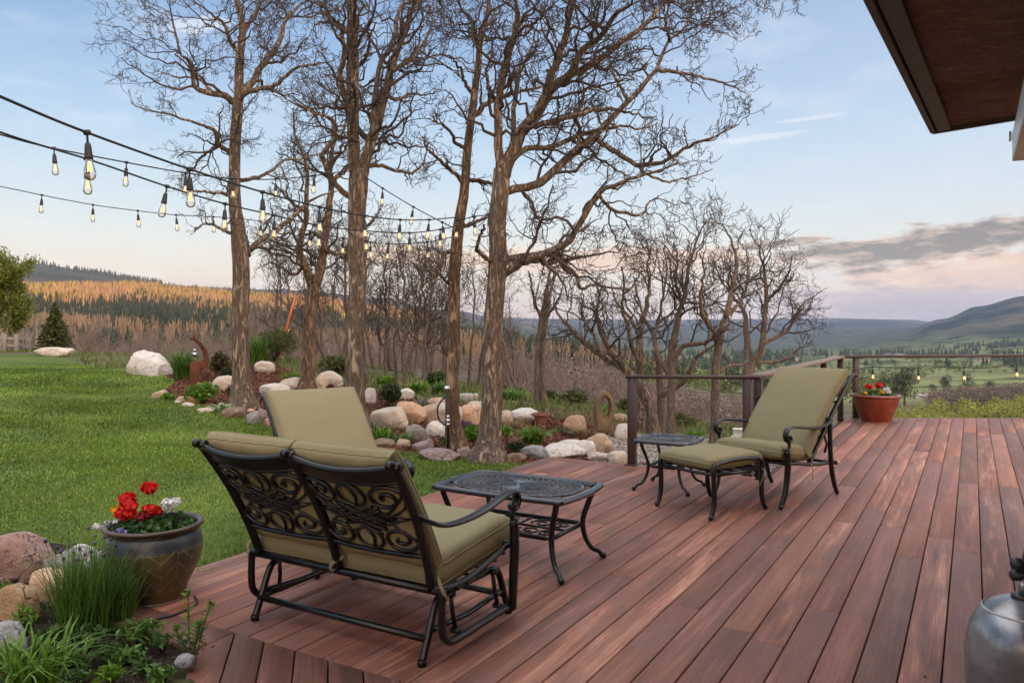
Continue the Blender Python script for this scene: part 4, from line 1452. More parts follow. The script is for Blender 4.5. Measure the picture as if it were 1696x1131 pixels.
# ------------------------------------------------------------------ reclining armchair and footstool
def build_armchair():
    c = empty('armchair', (0, 0, 0), 0)
    X = 0.30
    for sx in (-1, 1):
        x = sx * X
        mb = MB()   # arm: long flat S from the back post to the scroll
        pth = spline([(x * 0.97, -0.345, 0.612), (x, -0.25, 0.585), (x * 1.02, -0.10, 0.572), (x * 1.04, 0.06, 0.585), (x * 1.05, 0.20, 0.602), (x * 1.05, 0.30, 0.606), (x * 1.05, 0.355, 0.585), (x * 1.05, 0.368, 0.545),
                      (x * 1.05, 0.345, 0.510), (x * 1.05, 0.315, 0.506), (x * 1.05, 0.300, 0.528), (x * 1.05, 0.318, 0.545)], 64)
        mb.tube(pth, np.interp(np.linspace(0, 1, 64), [0, 0.15, 0.65, 0.85, 1], [0.0095, 0.0105, 0.0115, 0.011, 0.009]), 12, ref=(1, 0, 0), flat=2.1)
        mb.build('arm', M_IRON, c)
        mb = MB()   # front leg
        mb.tube(spline([(x * 1.05, 0.345, 0.515), (x * 1.05, 0.318, 0.485), (x * 1.05, 0.322, 0.455), (x * 1.05, 0.340, 0.425)], 14), 0.013, 8, ref=(1, 0, 0))
        mb.ball((x * 1.05, 0.340, 0.435), 0.022, 10, 6)
        mb.tube(spline([(x * 1.05, 0.340, 0.435), (x * 1.04, 0.330, 0.33), (x * 1.02, 0.338, 0.20), (x * 1.01, 0.365, 0.09), (x, 0.400, 0.030)], 26), np.interp(np.linspace(0, 1, 26), [0, 0.3, 1], [0.021, 0.023, 0.018]), 8, ref=(1, 0, 0), square=True)
        mb.ball((x, 0.408, 0.021), 0.021, 10, 6)
        mb.build('leg', M_IRON, c)
        mb = MB()   # rear leg
        mb.tube(spline([(x * 0.98, -0.325, 0.605), (x * 0.99, -0.318, 0.48), (x, -0.322, 0.33), (x, -0.345, 0.19), (x, -0.385, 0.08), (x, -0.418, 0.026)], 28), np.interp(np.linspace(0, 1, 28), [0, 0.5, 1], [0.017, 0.019, 0.016]), 8, ref=(1, 0, 0), square=True)
        mb.ball((x, -0.424, 0.020), 0.020, 10, 6)
        mb.build('leg', M_IRON, c)
        mb = MB()   # back post, raked
        mb.tube(spline([(x * 0.90, -0.035, 0.285), (x * 0.90, -0.17, 0.42), (x * 0.91, -0.335, 0.60), (x * 0.93, -0.52, 0.785), (x * 0.95, -0.69, 0.945), (x * 0.96, -0.735, 0.962), (x * 0.96, -0.760, 0.952)], 32), 0.017, 8, ref=(1, 0, 0), square=True)
        mb.build('back_post', M_IRON, c)
        mb = MB()   # ratchet and knob of the recliner
        mb.tube([(x * 0.96, -0.20, 0.275), (x * 0.97, -0.34, 0.262), (x * 0.98, -0.395, 0.262)], 0.011, 8, ref=(1, 0, 0))
        mb.ball((x * 0.99, -0.405, 0.262), 0.020, 10, 6)
        mb.tube([(x * 0.93, -0.26, 0.50), (x * 0.95, -0.29, 0.42), (x * 0.96, -0.25, 0.36)], 0.010, 6, ref=(1, 0, 0))
        mb.build('recline_bracket', M_IRON, c)
    mb = MB()
    for sx in (-1, 1):
        x = sx * 0.285
        mb.tube(spline([(x, 0.335, 0.335), (x, 0.15, 0.315), (x, -0.05, 0.285), (x, -0.22, 0.272), (x, -0.325, 0.275)], 20), 0.015, 8, ref=(1, 0, 0))
    for yy, zz in ((0.335, 0.335), (0.22, 0.322), (0.10, 0.308), (-0.02, 0.288), (-0.325, 0.275)):
        mb.tube([(-0.285, yy, zz), (0, yy, zz - 0.004), (0.285, yy, zz)], 0.013, 8, ref=(0, 0, 1))
    mb.build('seat_frame', M_IRON, c)
    mb = MB()
    for t in (0.05, 0.3, 0.5, 0.7, 1.0):
        y = -0.035 - 0.655 * t; z = 0.285 + 0.66 * t
        mb.tube([(-0.275, y, z), (0, y - 0.02, z), (0.275, y, z)], 0.012 if t < 1 else 0.017, 8, ref=(0, 0, 1))
    for x in (-0.14, 0.0, 0.14):
        mb.tube([(x, -0.08, 0.30), (x, -0.37, 0.60), (x, -0.69, 0.92)], 0.008, 6, ref=(1, 0, 0))
    mb.build('back_frame', M_IRON, c)
    ay = np.array([0, -0.66, 0.665]); ay /= np.linalg.norm(ay)
    nz = np.array([0, ay[2], -ay[1]])
    L = 0.90
    base = np.array([0, 0.0, 0.325])
    cushion('back_cushion', c, base + ay * (L / 2) + nz * 0.068, (1, 0, 0), ay, 0.625, L, 0.15, n=26, seed=21, edge=0.60, bend=lambda y, x: 0.035 * y * y - 0.02)
    cushion('seat_cushion', c, (0, 0.175, 0.395), (1, 0, 0), (0, 1, 0.13), 0.575, 0.46, 0.14, seed=22, edge=0.68)
    strap('tie_strap', c, [(-0.30, -0.02, 0.30), (-0.31, -0.03, 0.26), (-0.305, -0.035, 0.20), (-0.31, -0.04, 0.17)], 0.014)
    strap('tie_strap', c, [(-0.28, -0.70, 1.0), (-0.27, -0.73, 1.005), (-0.26, -0.75, 0.97)], 0.014)
    return c


CH = build_armchair()
CH.location = (2.14, 6.38, 0)
CH.rotation_euler = (0, 0, math.atan2(0.823, -0.568) + R(5))       # its front (+y) looks along (-0.823, -0.568)
tag(CH, 'reclined khaki armchair with curved black arms, standing behind the footstool', 'armchair', 'reclining garden armchairs')
ch2 = copy_tree(CH)
ch2.location = (-1.04, 4.78, 0)
ch2.scale = (0.955, 0.955, 0.945)
fa = R(57)
ch2.rotation_euler = (0, 0, math.atan2(-math.cos(fa), -math.sin(fa)))
tag(ch2, 'khaki armchair on the deck edge behind the glider bench, mostly hidden by it', 'armchair', 'reclining garden armchairs')


def build_ottoman():
    o = empty('footstool', (1.506, 5.95, 0), math.atan2(0.823, -0.568), 'low black metal footstool with a khaki cushion', 'footstool')
    for sx in (-1, 1):
        x = sx * 0.262
        for sy in (-1, 1):
            mb = MB()
            mb.tube(spline([(x, sy * 0.215, 0.392), (x, sy * 0.255, 0.378), (x, sy * 0.268, 0.335), (x, sy * 0.262, 0.24), (x, sy * 0.262, 0.14), (x, sy * 0.275, 0.07), (x * 1.01, sy * 0.295, 0.022)], 28), np.interp(np.linspace(0, 1, 28), [0, 0.3, 1], [0.016, 0.020, 0.017]), 8, ref=(1, 0, 0), square=True)
            mb.ball((x * 1.01, sy * 0.300, 0.021), 0.021, 10, 6)
            mb.build('leg', M_IRON, o)
        mb = MB()
        mb.tube(spline([(x, -0.225, 0.389), (x, -0.1, 0.405), (x, 0.1, 0.405), (x, 0.225, 0.389)], 16), 0.015, 8, ref=(1, 0, 0))
        mb.build('side_rail', M_IRON, o)
    mb = MB()
    for sx in (-1, 1):
        mb.tube([(sx * 0.262, -0.26, 0.318), (sx * 0.262, 0, 0.31), (sx * 0.262, 0.26, 0.318)], 0.014, 8, ref=(1, 0, 0))
    for yy in (-0.26, -0.13, 0, 0.13, 0.26):
        mb.tube([(-0.262, yy, 0.318), (0, yy, 0.312), (0.262, yy, 0.318)], 0.013, 8, ref=(0, 0, 1))
    mb.build('frame', M_IRON, o)
    cushion('cushion', o, (0, 0, 0.392), (1, 0, 0), (0, 1, 0), 0.50, 0.565, 0.125, seed=31, edge=0.60, wr=0.012)
    strap('tie_strap', o, [(-0.262, 0.24, 0.33), (-0.29, 0.27, 0.30), (-0.275, 0.26, 0.235), (-0.25, 0.25, 0.17)], 0.010)
    strap('tie_strap', o, [(-0.262, -0.24, 0.33), (-0.29, -0.26, 0.29), (-0.28, -0.22, 0.20), (-0.26, -0.18, 0.16)], 0.010)
    return o


build_ottoman()
# ------------------------------------------------------------------ bare oaks
def norm(a):
    return a / np.maximum(np.linalg.norm(a, axis=-1, keepdims=True), 1e-9)


def grow(st, dr, ln, rad, nseg, wander, up, rng, taper=0.68, side=0.0):
    """many branches at once: crooked walks. -> points (N,S+1,3), radii, directions"""
    N = len(st)
    p = np.zeros((N, nseg + 1, 3)); d = np.zeros((N, nseg + 1, 3)); r = np.zeros((N, nseg + 1))
    p[:, 0] = st; cur = norm(dr); d[:, 0] = cur; r[:, 0] = rad
    main = cur.copy()
    for i in range(nseg):
        # angular kinks about a slowly turning heading
        main = norm(main + rng.normal(0, wander * 0.42, (N, 3)) + np.array([0, 0, up]))
        cur = norm(main + rng.normal(0, wander * 1.05, (N, 3)))
        p[:, i + 1] = p[:, i] + cur * (ln / nseg)[:, None]
        d[:, i + 1] = cur
        r[:, i + 1] = rad * (1 - taper * (i + 1) / nseg)
    return p, r, d


def spawn(p, r, d, ln, per_m, rng, lo=0.15, hi=1.0, ang=(35, 75), ratio=(0.35, 0.7), rmul=0.6, kmin=1, rmin=0.002, even=True):
    """side shoots of many branches"""
    N, S, _ = p.shape
    k = np.maximum(kmin, rng.poisson(np.maximum(ln * per_m, 0.01)))
    src = np.repeat(np.arange(N), k)
    M = len(src)
    t = rng.uniform(lo, hi, M)
    ft = t * (S - 1); i = np.minimum(ft.astype(int), S - 2); f = (ft - i)[:, None]
    st = p[src, i] * (1 - f) + p[src, i + 1] * f
    pd = norm(d[src, i + 1])
    pr = r[src, i] * (1 - f[:, 0]) + r[src, i + 1] * f[:, 0]
    q = rng.normal(0, 1, (M, 3))
    q = norm(q - pd * (q * pd).sum(1, keepdims=True))
    a = np.radians(rng.uniform(ang[0], ang[1], M))[:, None]
    nd = pd * np.cos(a) + q * np.sin(a)
    L = ln[src] * rng.uniform(ratio[0], ratio[1], M) * (1.15 - 0.55 * t)
    R_ = np.maximum(np.minimum(pr * rmul, pr * 0.9), rmin)
    return st, nd, L, R_


def tubes(mb, p, r, n=4, mi=0):
    """all branches of one level as tapered prisms"""
    N, S, _ = p.shape
    t = np.gradient(p, axis=1)
    t = norm(t)
    m = norm(p[:, -1] - p[:, 0])
    ref = np.eye(3)[np.argmin(np.abs(m), axis=1)][:, None, :]
    n1 = norm(np.cross(t, ref)); n2 = np.cross(t, n1)
    a = np.arange(n) / n * 2 * PI
    v = p[:, :, None, :] + r[:, :, None, None] * (n1[:, :, None, :] * np.cos(a)[None, None, :, None] + n2[:, :, None, :] * np.sin(a)[None, None, :, None])
    b0 = np.arange(N)[:, None, None] * S * n
    i = np.arange(S - 1)[None, :, None] * n
    j = np.arange(n)[None, None, :]; j2 = (j + 1) % n
    f = np.stack([b0 + i + j, b0 + i + j2, b0 + i + n + j2, b0 + i + n + j], -1).reshape(-1, 4)
    mb.add(v.reshape(-1, 3), f, mi)


def resample(pl, S):
    pl = np.asarray(pl, float)
    return spline(pl, S)


def twigs_on(mb, P0, R0, D0, L0, rng, levels, scale=1.0, tmin=0.002):
    """levels: list of dicts describing each generation of shoots"""
    p, r, d, L = P0, R0, D0, L0
    for lv in levels:
        st, nd, ln, rad = spawn(p, r, d, L, lv['per'] / scale, rng, lv.get('lo', 0.2), lv.get('hi', 1.0), lv.get('ang', (35, 75)), lv.get('ratio', (0.35, 0.7)), lv.get('rmul', 0.55), lv.get('k', 1), tmin)
        ln = np.clip(ln, lv['len'][0], lv['len'][1])
        rad = np.minimum(rad, lv.get('rmax', 0.03))
        p, r, d = grow(st, nd, ln, rad, lv['seg'], lv.get('w', 0.28), lv.get('up', 0.03), rng, lv.get('taper', 0.68))
        r = np.maximum(r, tmin)
        L = ln
        tubes(mb, p, r, lv.get('n', 4))
        if lv.get('spur'):
            pass
    return p, r, d


LV_FULL = [
    dict(per=5.4, len=(0.30, 1.15), seg=9, w=0.34, up=0.05, n=5, ratio=(0.25, 0.6), rmax=0.024, lo=0.08),
    dict(per=5.8, len=(0.16, 0.55), seg=6, w=0.42, up=0.05, n=4, ratio=(0.4, 0.75), rmax=0.011),
    dict(per=8.0, len=(0.10, 0.32), seg=4, w=0.48, up=0.05, n=3, ratio=(0.4, 0.8), rmax=0.0068),
    dict(per=8., len=(0.03, 0.09), seg=2, w=0.40, up=0.08, n=3, ratio=(0.3, 0.7), rmax=0.0052),
]


def traced_tree(name, base_d, trunk, limbs, seed, label, bark=None, levels=LV_FULL, base_r=0.11, scale=1.0, tmin=0.0029, extra_up=3.2, group='tall bare oaks on the lawn edge', cat='tree', roots=True, trunk_lo=0.42):
    """trunk: (px, py, width px); limbs: (swing in metres at the tip, [(px, py, width px) ...])"""
    rng = np.random.default_rng(seed)
    px, py, w = trunk[0]
    b = G(px, py, base_d)
    t = empty(name, b, 0, label, cat, group)
    mb = MB()
    tp = np.array([[*P(a, c, base_d), w_ * base_d / FOC / 2] for a, c, w_ in trunk])
    tp[0, 2] = b[2]
    s = resample(tp, 46)
    s[:, :3] += np.stack([fbm(np.c_[s[:, 2] * 1.6, s[:, 2] * 0 + seed], seed, 3), fbm(np.c_[s[:, 2] * 1.6, s[:, 2] * 0 + seed + 9], seed, 3), np.zeros(46)], -1) * 0.05
    n = 20
    rough = 1 + 0.16 * fbm(np.stack(np.meshgrid(np.arange(46) * 0.25, np.arange(n) * 0.9, indexing='ij'), -1).reshape(-1, 2), seed, 3).reshape(46, n)
    flare = 1 + (0.75 if roots else 0.3) * np.exp(-np.maximum(0, s[:, 2] - b[2]) / 0.13)
    ridg = 1 + 0.16 * np.exp(-np.maximum(0, s[:, 2] - b[2]) / 0.22)[:, None] * np.cos(np.arange(n) / n * 2 * PI * 5 + seed)[None]
    a = np.arange(n) / n * 2 * PI
    rr = s[:, 3:4] * flare[:, None] * rough * ridg
    tan = norm(np.gradient(s[:, :3], axis=0))
    n1 = norm(np.cross(tan, np.array([0, 1.0, 0]))); n2 = np.cross(tan, n1)
    v = s[:, None, :3] + rr[:, :, None] * (n1[:, None] * np.cos(a)[None, :, None] + n2[:, None] * np.sin(a)[None, :, None])
    v[0, :, 2] -= 0.08
    mb.grid(v[:, ::-1] if False else v, wrap=True)
    tr = mb.build('trunk', bark or M_BARK, t)
    tr.location = -b
    # limbs
    lm = MB(); tw = MB()
    PL, RL, DL, LL = [], [], [], []
    S = 28
    for swing, pts in limbs:
        m = len(pts)
        ll = []
        for i, (a_, c, w_) in enumerate(pts):
            dd = base_d + swing * (i / max(1, m - 1)) ** 1.2
            ll.append([*P(a_, c, dd), max(w_ * base_d / FOC / 2 * (1 - 0.45 * (i / max(1, m - 1)) ** 2), 0.005)])
        # carry a limb that leaves the top of the frame on upwards
        if pts[-1][1] < 26:
            e, q = np.array(ll[-1]), np.array(ll[-2])
            dv = norm(e[:3] - q[:3])
            for k in range(3):
                dv = norm(dv + rng.normal(0, 0.22, 3) + np.array([0, 0, 0.12]))
                e = np.array([*(e[:3] + dv * 0.45), max(e[3] * 0.68, 0.008)])
                ll.append(list(e))
        sp = resample(np.array(ll), S)
        ln = np.linalg.norm(np.diff(sp[:, :3], axis=0), axis=1).sum()
        sp[1:, :3] += rng.normal(0, 0.007, (S - 1, 3))
        PL.append(sp[:, :3]); RL.append(sp[:, 3]); DL.append(norm(np.gradient(sp[:, :3], axis=0))); LL.append(ln)
        lm.tube(sp[:, :3], np.maximum(sp[:, 3], 0.005), 10)
    # small shoots straight from the upper trunk
    q = resample(s[int(46 * trunk_lo):], S)
    PL.append(q[:, :3]); RL.append(np.minimum(q[:, 3], 0.02)); DL.append(norm(np.gradient(q[:, :3], axis=0))); LL.append(np.linalg.norm(np.diff(q[:, :3], axis=0), axis=1).sum() * 0.55)
    PL, RL, DL, LL = map(np.array, (PL, RL, DL, LL))
    cr = lm.build('limbs', bark or M_BARK, t)
    cr.location = -b
    twigs_on(tw, PL, RL, DL, LL, rng, levels, scale, tmin)
    cr = tw.build('crown', M_TWIG, t)
    cr.location = -b
    return t


T1_TRUNK = [(403, 676, 34), (400, 640, 29), (400, 580, 27), (399, 520, 27), (399, 450, 27), (397, 400, 25), (392, 350, 21), (390, 300, 19), (390, 232, 18), (392, 180, 17), (395, 150, 15), (398, 93, 13), (401, 40, 11), (391, 0, 9), (388, -60, 7), (392, -120, 5)]
T1_LIMBS = [
    (-0.7, [(390, 172, 12), (372, 158, 11), (350, 154, 10), (324, 145, 8), (318, 120, 7), (312, 100, 6), (299, 90, 5), (291, 60, 4.5), (283, 20, 4), (281, 0, 3)]),
    (0.5, [(350, 154, 6), (335, 135, 5), (314, 128, 4), (290, 128, 4), (262, 118, 3)]),
    (-0.9, [(390, 262, 9), (375, 248, 8), (360, 238, 7.5), (357, 218, 7), (340, 210, 6), (324, 204, 5), (287, 192, 4.5), (246, 183, 3.5), (216, 172, 2.5)]),
    (0.8, [(360, 238, 6), (346, 250, 5), (332, 262, 4.5), (318, 280, 3.5), (300, 292, 3)]),
    (0.6, [(395, 158, 14), (415, 140, 12), (436, 104, 11), (463, 71, 9), (472, 34, 8), (492, 14, 7), (505, 4, 6)]),
    (-0.9, [(396, 165, 10), (412, 152, 9), (436, 146, 8), (458, 141, 7.5), (490, 114, 6), (515, 108, 5), (541, 104, 4)]),
    (0.9, [(400, 425, 12), (412, 416, 11), (434, 396, 10), (456, 384, 10), (482, 362, 8), (507, 338, 7), (535, 322, 5), (560, 318, 3.5)]),
    (-0.6, [(393, 330, 7), (370, 322, 6), (345, 318, 5), (318, 316, 4), (292, 306, 3)]),
    (0.7, [(392, 300, 8), (420, 296, 6.5), (445, 285, 5.5), (468, 268, 5), (500, 262, 4), (540, 252, 3.5)]),
    (-0.5, [(398, 395, 7), (376, 384, 6), (354, 372, 5), (336, 372, 4), (322, 384, 3)]),
    (-0.7, [(398, 96, 8), (382, 70, 7), (372, 42, 6), (352, 26, 5), (330, 8, 4)]),
    (0.5, [(400, 60, 8), (412, 40, 7), (422, 22, 6), (430, 0, 5)]),
]
traced_tree('oak_tree', 11.0, T1_TRUNK, T1_LIMBS, 11, 'bare oak nearest the lawn, its straight trunk left of the khaki armchair', levels=LV_FULL)

T2_TRUNK = [(509, 652, 26), (510, 620, 23), (511, 580, 22), (513, 540, 21), (516, 500, 21), (519, 484, 21), (519, 470, 19)]
T2_LIMBS = [
    (-0.6, [(518, 478, 15), (511, 455, 14), (504, 438, 13), (496, 418, 12), (498, 396, 11), (505, 370, 10), (507, 335, 9), (508, 288, 8), (500, 250, 6), (488, 218, 5), (486, 180, 4)]),
    (0.6, [(521, 476, 17), (529, 452, 16), (533, 430, 15), (536, 405, 14), (541, 380, 13), (545, 345, 12), (548, 310, 11), (546, 275, 9), (552, 235, 8), (551, 205, 7), (540, 192, 6), (510, 183, 5), (478, 166, 4)]),
    (1.0, [(536, 412, 8), (556, 421, 7), (576, 420, 6), (600, 426, 5), (630, 440, 4)]),
    (-0.9, [(503, 440, 6), (488, 455, 5), (470, 446, 4), (450, 436, 3.5), (434, 442, 2.5)]),
    (0.8, [(546, 300, 7), (566, 288, 6), (590, 270, 5), (620, 262, 4)]),
    (-0.8, [(505, 350, 6), (484, 336, 5), (466, 316, 4), (450, 302, 3)]),
    (0.5, [(552, 235, 6), (568, 218, 5), (576, 190, 4.5), (590, 160, 3.5)]),
]
traced_tree('oak_tree', 13.0, T2_TRUNK, T2_LIMBS, 12, 'bare oak with a slim low-forked trunk, second from the lawn, behind the khaki armchair', bark=M_BARK_WARM, scale=1.05)

T3_TRUNK = [(592, 722, 36), (590, 690, 33), (589, 640, 31), (589, 580, 30), (590, 520, 29), (591, 460, 29), (592, 400, 29), (591, 350, 29), (593, 318, 31), (594, 296, 32), (592, 282, 26)]
T3_LIMBS = [
    (-0.5, [(590, 300, 22), (586, 262, 21), (584, 220, 20), (584, 160, 21), (584, 100, 23), (583, 46, 22), (581, 0, 20), (580, -60, 16)]),
    (0.5, [(598, 300, 20), (606, 266, 19), (616, 230, 18), (630, 186, 17), (640, 150, 16), (647, 120, 15), (656, 92, 14), (666, 62, 13), (680, 25, 12), (690, 0, 11)]),
    (0.9, [(616, 232, 10), (619, 196, 10), (622, 162, 9), (629, 108, 9), (642, 86, 10), (656, 52, 10), (658, 28, 9), (664, 10, 8), (680, 4, 7)]),
    (-0.8, [(584, 204, 12), (578, 178, 11), (568, 149, 10), (563, 122, 9), (570, 96, 9), (567, 60, 8), (562, 44, 7), (538, 37, 6), (520, 42, 5)]),
    (-0.9, [(588, 332, 10), (572, 322, 10), (556, 306, 9), (543, 282, 9), (534, 258, 9), (548, 238, 8), (556, 214, 7), (550, 196, 6), (522, 188, 5), (490, 172, 4)]),
    (0.8, [(604, 278, 8), (625, 274, 7), (655, 282, 6), (683, 285, 6), (702, 268, 5), (706, 240, 4)]),
    (-0.6, [(584, 120, 8), (600, 104, 7), (610, 84, 6), (612, 60, 5), (622, 40, 4)]),
    (0.6, [(648, 118, 9), (668, 106, 8), (688, 90, 7), (706, 64, 6), (716, 40, 5), (716, 8, 4)]),
    (-0.7, [(582, 60, 9), (566, 46, 8), (548, 28, 7), (534, 10, 6)]),
    (0.7, [(636, 160, 7), (656, 164, 6), (680, 156, 5), (706, 158, 4), (726, 150, 3)]),
    (0.4, [(592, 380, 6), (612, 372, 5), (626, 352, 4), (634, 336, 3)]),
]
traced_tree('oak_tree', 9.6, T3_TRUNK, T3_LIMBS, 13, 'tall bare oak forking in two high up, just right of the khaki armchair back', bark=M_BARK, scale=1.22)

T4_TRUNK = [(752, 748, 30), (751, 710, 25), (750, 650, 22), (750, 590, 22), (750, 540, 21), (752, 480, 20), (753, 430, 20), (755, 388, 19), (761, 352, 17), (767, 322, 16), (771, 290, 15), (773, 255, 14), (779, 205, 13), (786, 160, 12), (792, 122, 11), (795, 84, 10), (800, 58, 8), (806, 20, 7), (808, -30, 5)]
T4_LIMBS = [
    (0.7, [(779, 198, 10), (792, 186, 10), (810, 170, 9), (834, 160, 8), (862, 152, 7), (895, 145, 6), (920, 128, 4)]),
    (-0.7, [(768, 310, 8), (762, 296, 7), (742, 279, 7), (724, 262, 6), (710, 248, 5), (700, 228, 4)]),
    (-0.8, [(794, 90, 8), (788, 60, 7), (782, 36, 6), (768, 20, 5), (760, 0, 4)]),
    (-0.6, [(753, 418, 8), (740, 418, 7), (728, 438, 7), (716, 462, 6), (711, 480, 4)]),
    (0.6, [(757, 376, 8), (780, 372, 7), (800, 362, 6), (812, 352, 5)]),
    (0.5, [(772, 298, 7), (790, 300, 7), (812, 304, 7), (826, 305, 6)]),
    (-0.7, [(774, 250, 7), (756, 236, 6), (742, 214, 5), (726, 204, 4), (712, 190, 3)]),
    (-0.5, [(787, 160, 7), (772, 140, 6), (762, 114, 5), (748, 96, 4), (728, 90, 3)]),
    (0.6, [(804, 45, 6), (820, 30, 5), (834, 8, 4)]),
    (-0.9, [(752, 470, 6), (738, 466, 5), (722, 448, 4), (706, 446, 3)]),
]
traced_tree('oak_tree', 8.95, T4_TRUNK, T4_LIMBS, 14, 'bare oak with a slender leaning trunk, string lights tied to it, behind the shiny stake', bark=M_BARK_WARM)

T5_TRUNK = [(807, 758, 46), (809, 735, 39), (812, 700, 36), (814, 640, 34), (817, 580, 33), (819, 520, 32), (821, 470, 31), (823, 430, 30), (825, 382, 29), (828, 330, 29), (830, 300, 28), (831, 280, 27)]
T5_LIMBS = [
    (-0.6, [(828, 292, 17), (824, 226, 15), (826, 170, 14), (831, 134, 14), (840, 99, 14), (852, 53, 13), (857, 22, 11), (852, 0, 9)]),
    (0.5, [(834, 292, 24), (842, 262, 22), (866, 219, 21), (891, 184, 20), (912, 149, 19), (941, 127, 17), (969, 113, 15), (1018, 78, 14), (1068, 42, 12), (1093, 12, 11), (1110, -6, 9)]),
    (-0.5, [(906, 156, 14), (909, 134, 14), (926, 88, 13), (940, 46, 13), (948, 0, 12)]),
    (0.9, [(846, 252, 10), (851, 219, 9), (852, 170, 9), (862, 113, 8), (870, 98, 8), (882, 76, 7), (886, 50, 5)]),
    (-0.9, [(938, 130, 12), (965, 85, 11), (997, 57, 10), (1022, 22, 9), (1048, 4, 7)]),
    (0.7, [(832, 316, 14), (850, 315, 14), (887, 308, 14), (919, 283, 14), (955, 248, 13), (983, 226, 13), (1018, 191, 11), (1047, 159, 10), (1082, 124, 9), (1093, 99, 8), (1110, 67, 7), (1135, 46, 6), (1142, 8, 5)]),
    (0.9, [(1086, 118, 7), (1124, 120, 6), (1170, 131, 5), (1206, 141, 4.5), (1236, 156, 3)]),
    (-0.9, [(983, 228, 9), (1018, 251, 9), (1054, 272, 8), (1100, 269, 7), (1142, 241, 6), (1178, 230, 5), (1224, 206, 3)]),
    (0.6, [(846, 268, 10), (870, 248, 10), (912, 244, 9), (955, 226, 9), (994, 216, 8), (1029, 209, 6), (1062, 214, 5), (1090, 204, 4)]),
    (-0.7, [(872, 214, 10), (890, 208, 10), (926, 198, 9), (969, 187, 8), (1011, 180, 7), (1046, 188, 5), (1080, 196, 4)]),
    (-1.0, [(828, 458, 14), (850, 445, 13), (870, 432, 13), (900, 420, 12), (932, 406, 12), (955, 382, 11), (979, 340, 11), (994, 318, 10), (1024, 304, 8), (1054, 294, 7), (1090, 282, 6), (1126, 270, 4)]),
    (0.9, [(828, 436, 12), (850, 428, 12), (880, 424, 11), (925, 422, 11), (934, 445, 9), (954, 456, 8), (962, 478, 7), (985, 470, 6), (1007, 476, 6), (1046, 478, 5), (1068, 462, 3)]),
    (-0.8, [(818, 436, 8), (806, 428, 8), (790, 412, 7), (796, 390, 6), (803, 372, 5)]),
    (1.0, [(992, 322, 6), (1006, 342, 6), (1030, 352, 6), (1064, 355, 5), (1076, 334, 4), (1096, 330, 3), (1116, 340, 2.5)]),
    (0.6, [(955, 250, 7), (960, 220, 6), (954, 190, 6), (966, 160, 5), (962, 120, 4)]),
    (-0.6, [(1110, 70, 6), (1104, 40, 5), (1100, 12, 4)]),
    (0.7, [(1040, 166, 6), (1020, 130, 5), (1010, 110, 5), (1030, 80, 4)]),
    (-0.5, [(828, 180, 7), (812, 150, 6), (806, 120, 5), (816, 84, 4)]),
    (-0.7, [(850, 60, 7), (872, 44, 6), (890, 36, 5), (910, 12, 4)]),
    (0.8, [(1054, 274, 5), (1080, 294, 4.5), (1110, 300, 4), (1150, 292, 3.5), (1180, 280, 2.5)]),
]
traced_tree('oak_tree', 8.35, T5_TRUNK, T5_LIMBS, 15, 'biggest bare oak, thick trunk at the back of the deck, limbs spreading far right', levels=[
    dict(per=4.8, len=(0.28, 1.0), seg=9, w=0.34, up=0.04, n=5, ratio=(0.22, 0.5), rmax=0.020, lo=0.08),
    dict(per=5.7, len=(0.15, 0.50), seg=6, w=0.42, up=0.04, n=4, ratio=(0.4, 0.75), rmax=0.010),
    dict(per=7.8, len=(0.08, 0.26), seg=4, w=0.48, up=0.05, n=3, ratio=(0.4, 0.8), rmax=0.0062),
    dict(per=8., len=(0.03, 0.085), seg=2, w=0.40, up=0.08, n=3, ratio=(0.3, 0.7), rmax=0.0048)])

# ------------------------------------------------------------------ crooked oaks beyond the railing
LV_MID = [
    dict(per=4.2, len=(0.4, 1.2), seg=8, w=0.32, up=0.10, n=4, ratio=(0.35, 0.7), rmax=0.017, lo=0.2),
    dict(per=6.5, len=(0.18, 0.6), seg=5, w=0.36, up=0.10, n=3, ratio=(0.4, 0.75), rmax=0.009),
    dict(per=10, len=(0.09, 0.30), seg=3, w=0.38, up=0.10, n=3, ratio=(0.4, 0.8), rmax=0.006),
]
GRP = 'crooked bare oaks beyond the railing'
traced_tree('oak_tree', 11.6, [(1081, 716, 20), (1077, 677, 18), (1061, 641, 17), (1044, 618, 15), (1030, 606, 13)],
            [(0.5, [(1036, 610, 13), (1014, 599, 12), (981, 576, 10), (958, 559, 9), (938, 536, 7), (922, 516, 6), (916, 490, 4)]),
             (-0.5, [(1040, 616, 11), (1027, 600, 10), (1010, 580, 9), (996, 550, 8), (988, 520, 7), (992, 490, 6), (986, 460, 4)]),
             (0.6, [(990, 582, 6), (984, 556, 6), (964, 524, 5), (966, 492, 4), (958, 470, 3)])], 31, 'crooked bare oak leaning far left behind the railing end post', group=GRP, levels=LV_MID, tmin=0.0036, roots=False)
traced_tree('oak_tree', 12.2, [(1062, 718, 16), (1060, 680, 15), (1059, 645, 14), (1059, 605, 13), (1059, 560, 11)],
            [(0.4, [(1059, 575, 10), (1060, 546, 10), (1070, 508, 8), (1076, 471, 7), (1072, 440, 5), (1078, 415, 4)]),
             (-0.5, [(1059, 600, 8), (1046, 572, 8), (1040, 540, 7), (1030, 508, 6), (1034, 470, 5), (1028, 440, 4)]),
             (0.6, [(1060, 560, 6), (1044, 528, 6), (1020, 500, 5), (1012, 470, 4)])], 32, 'upright bare oak trunk just right of the railing end post', group=GRP, levels=LV_MID, tmin=0.0036, roots=False)
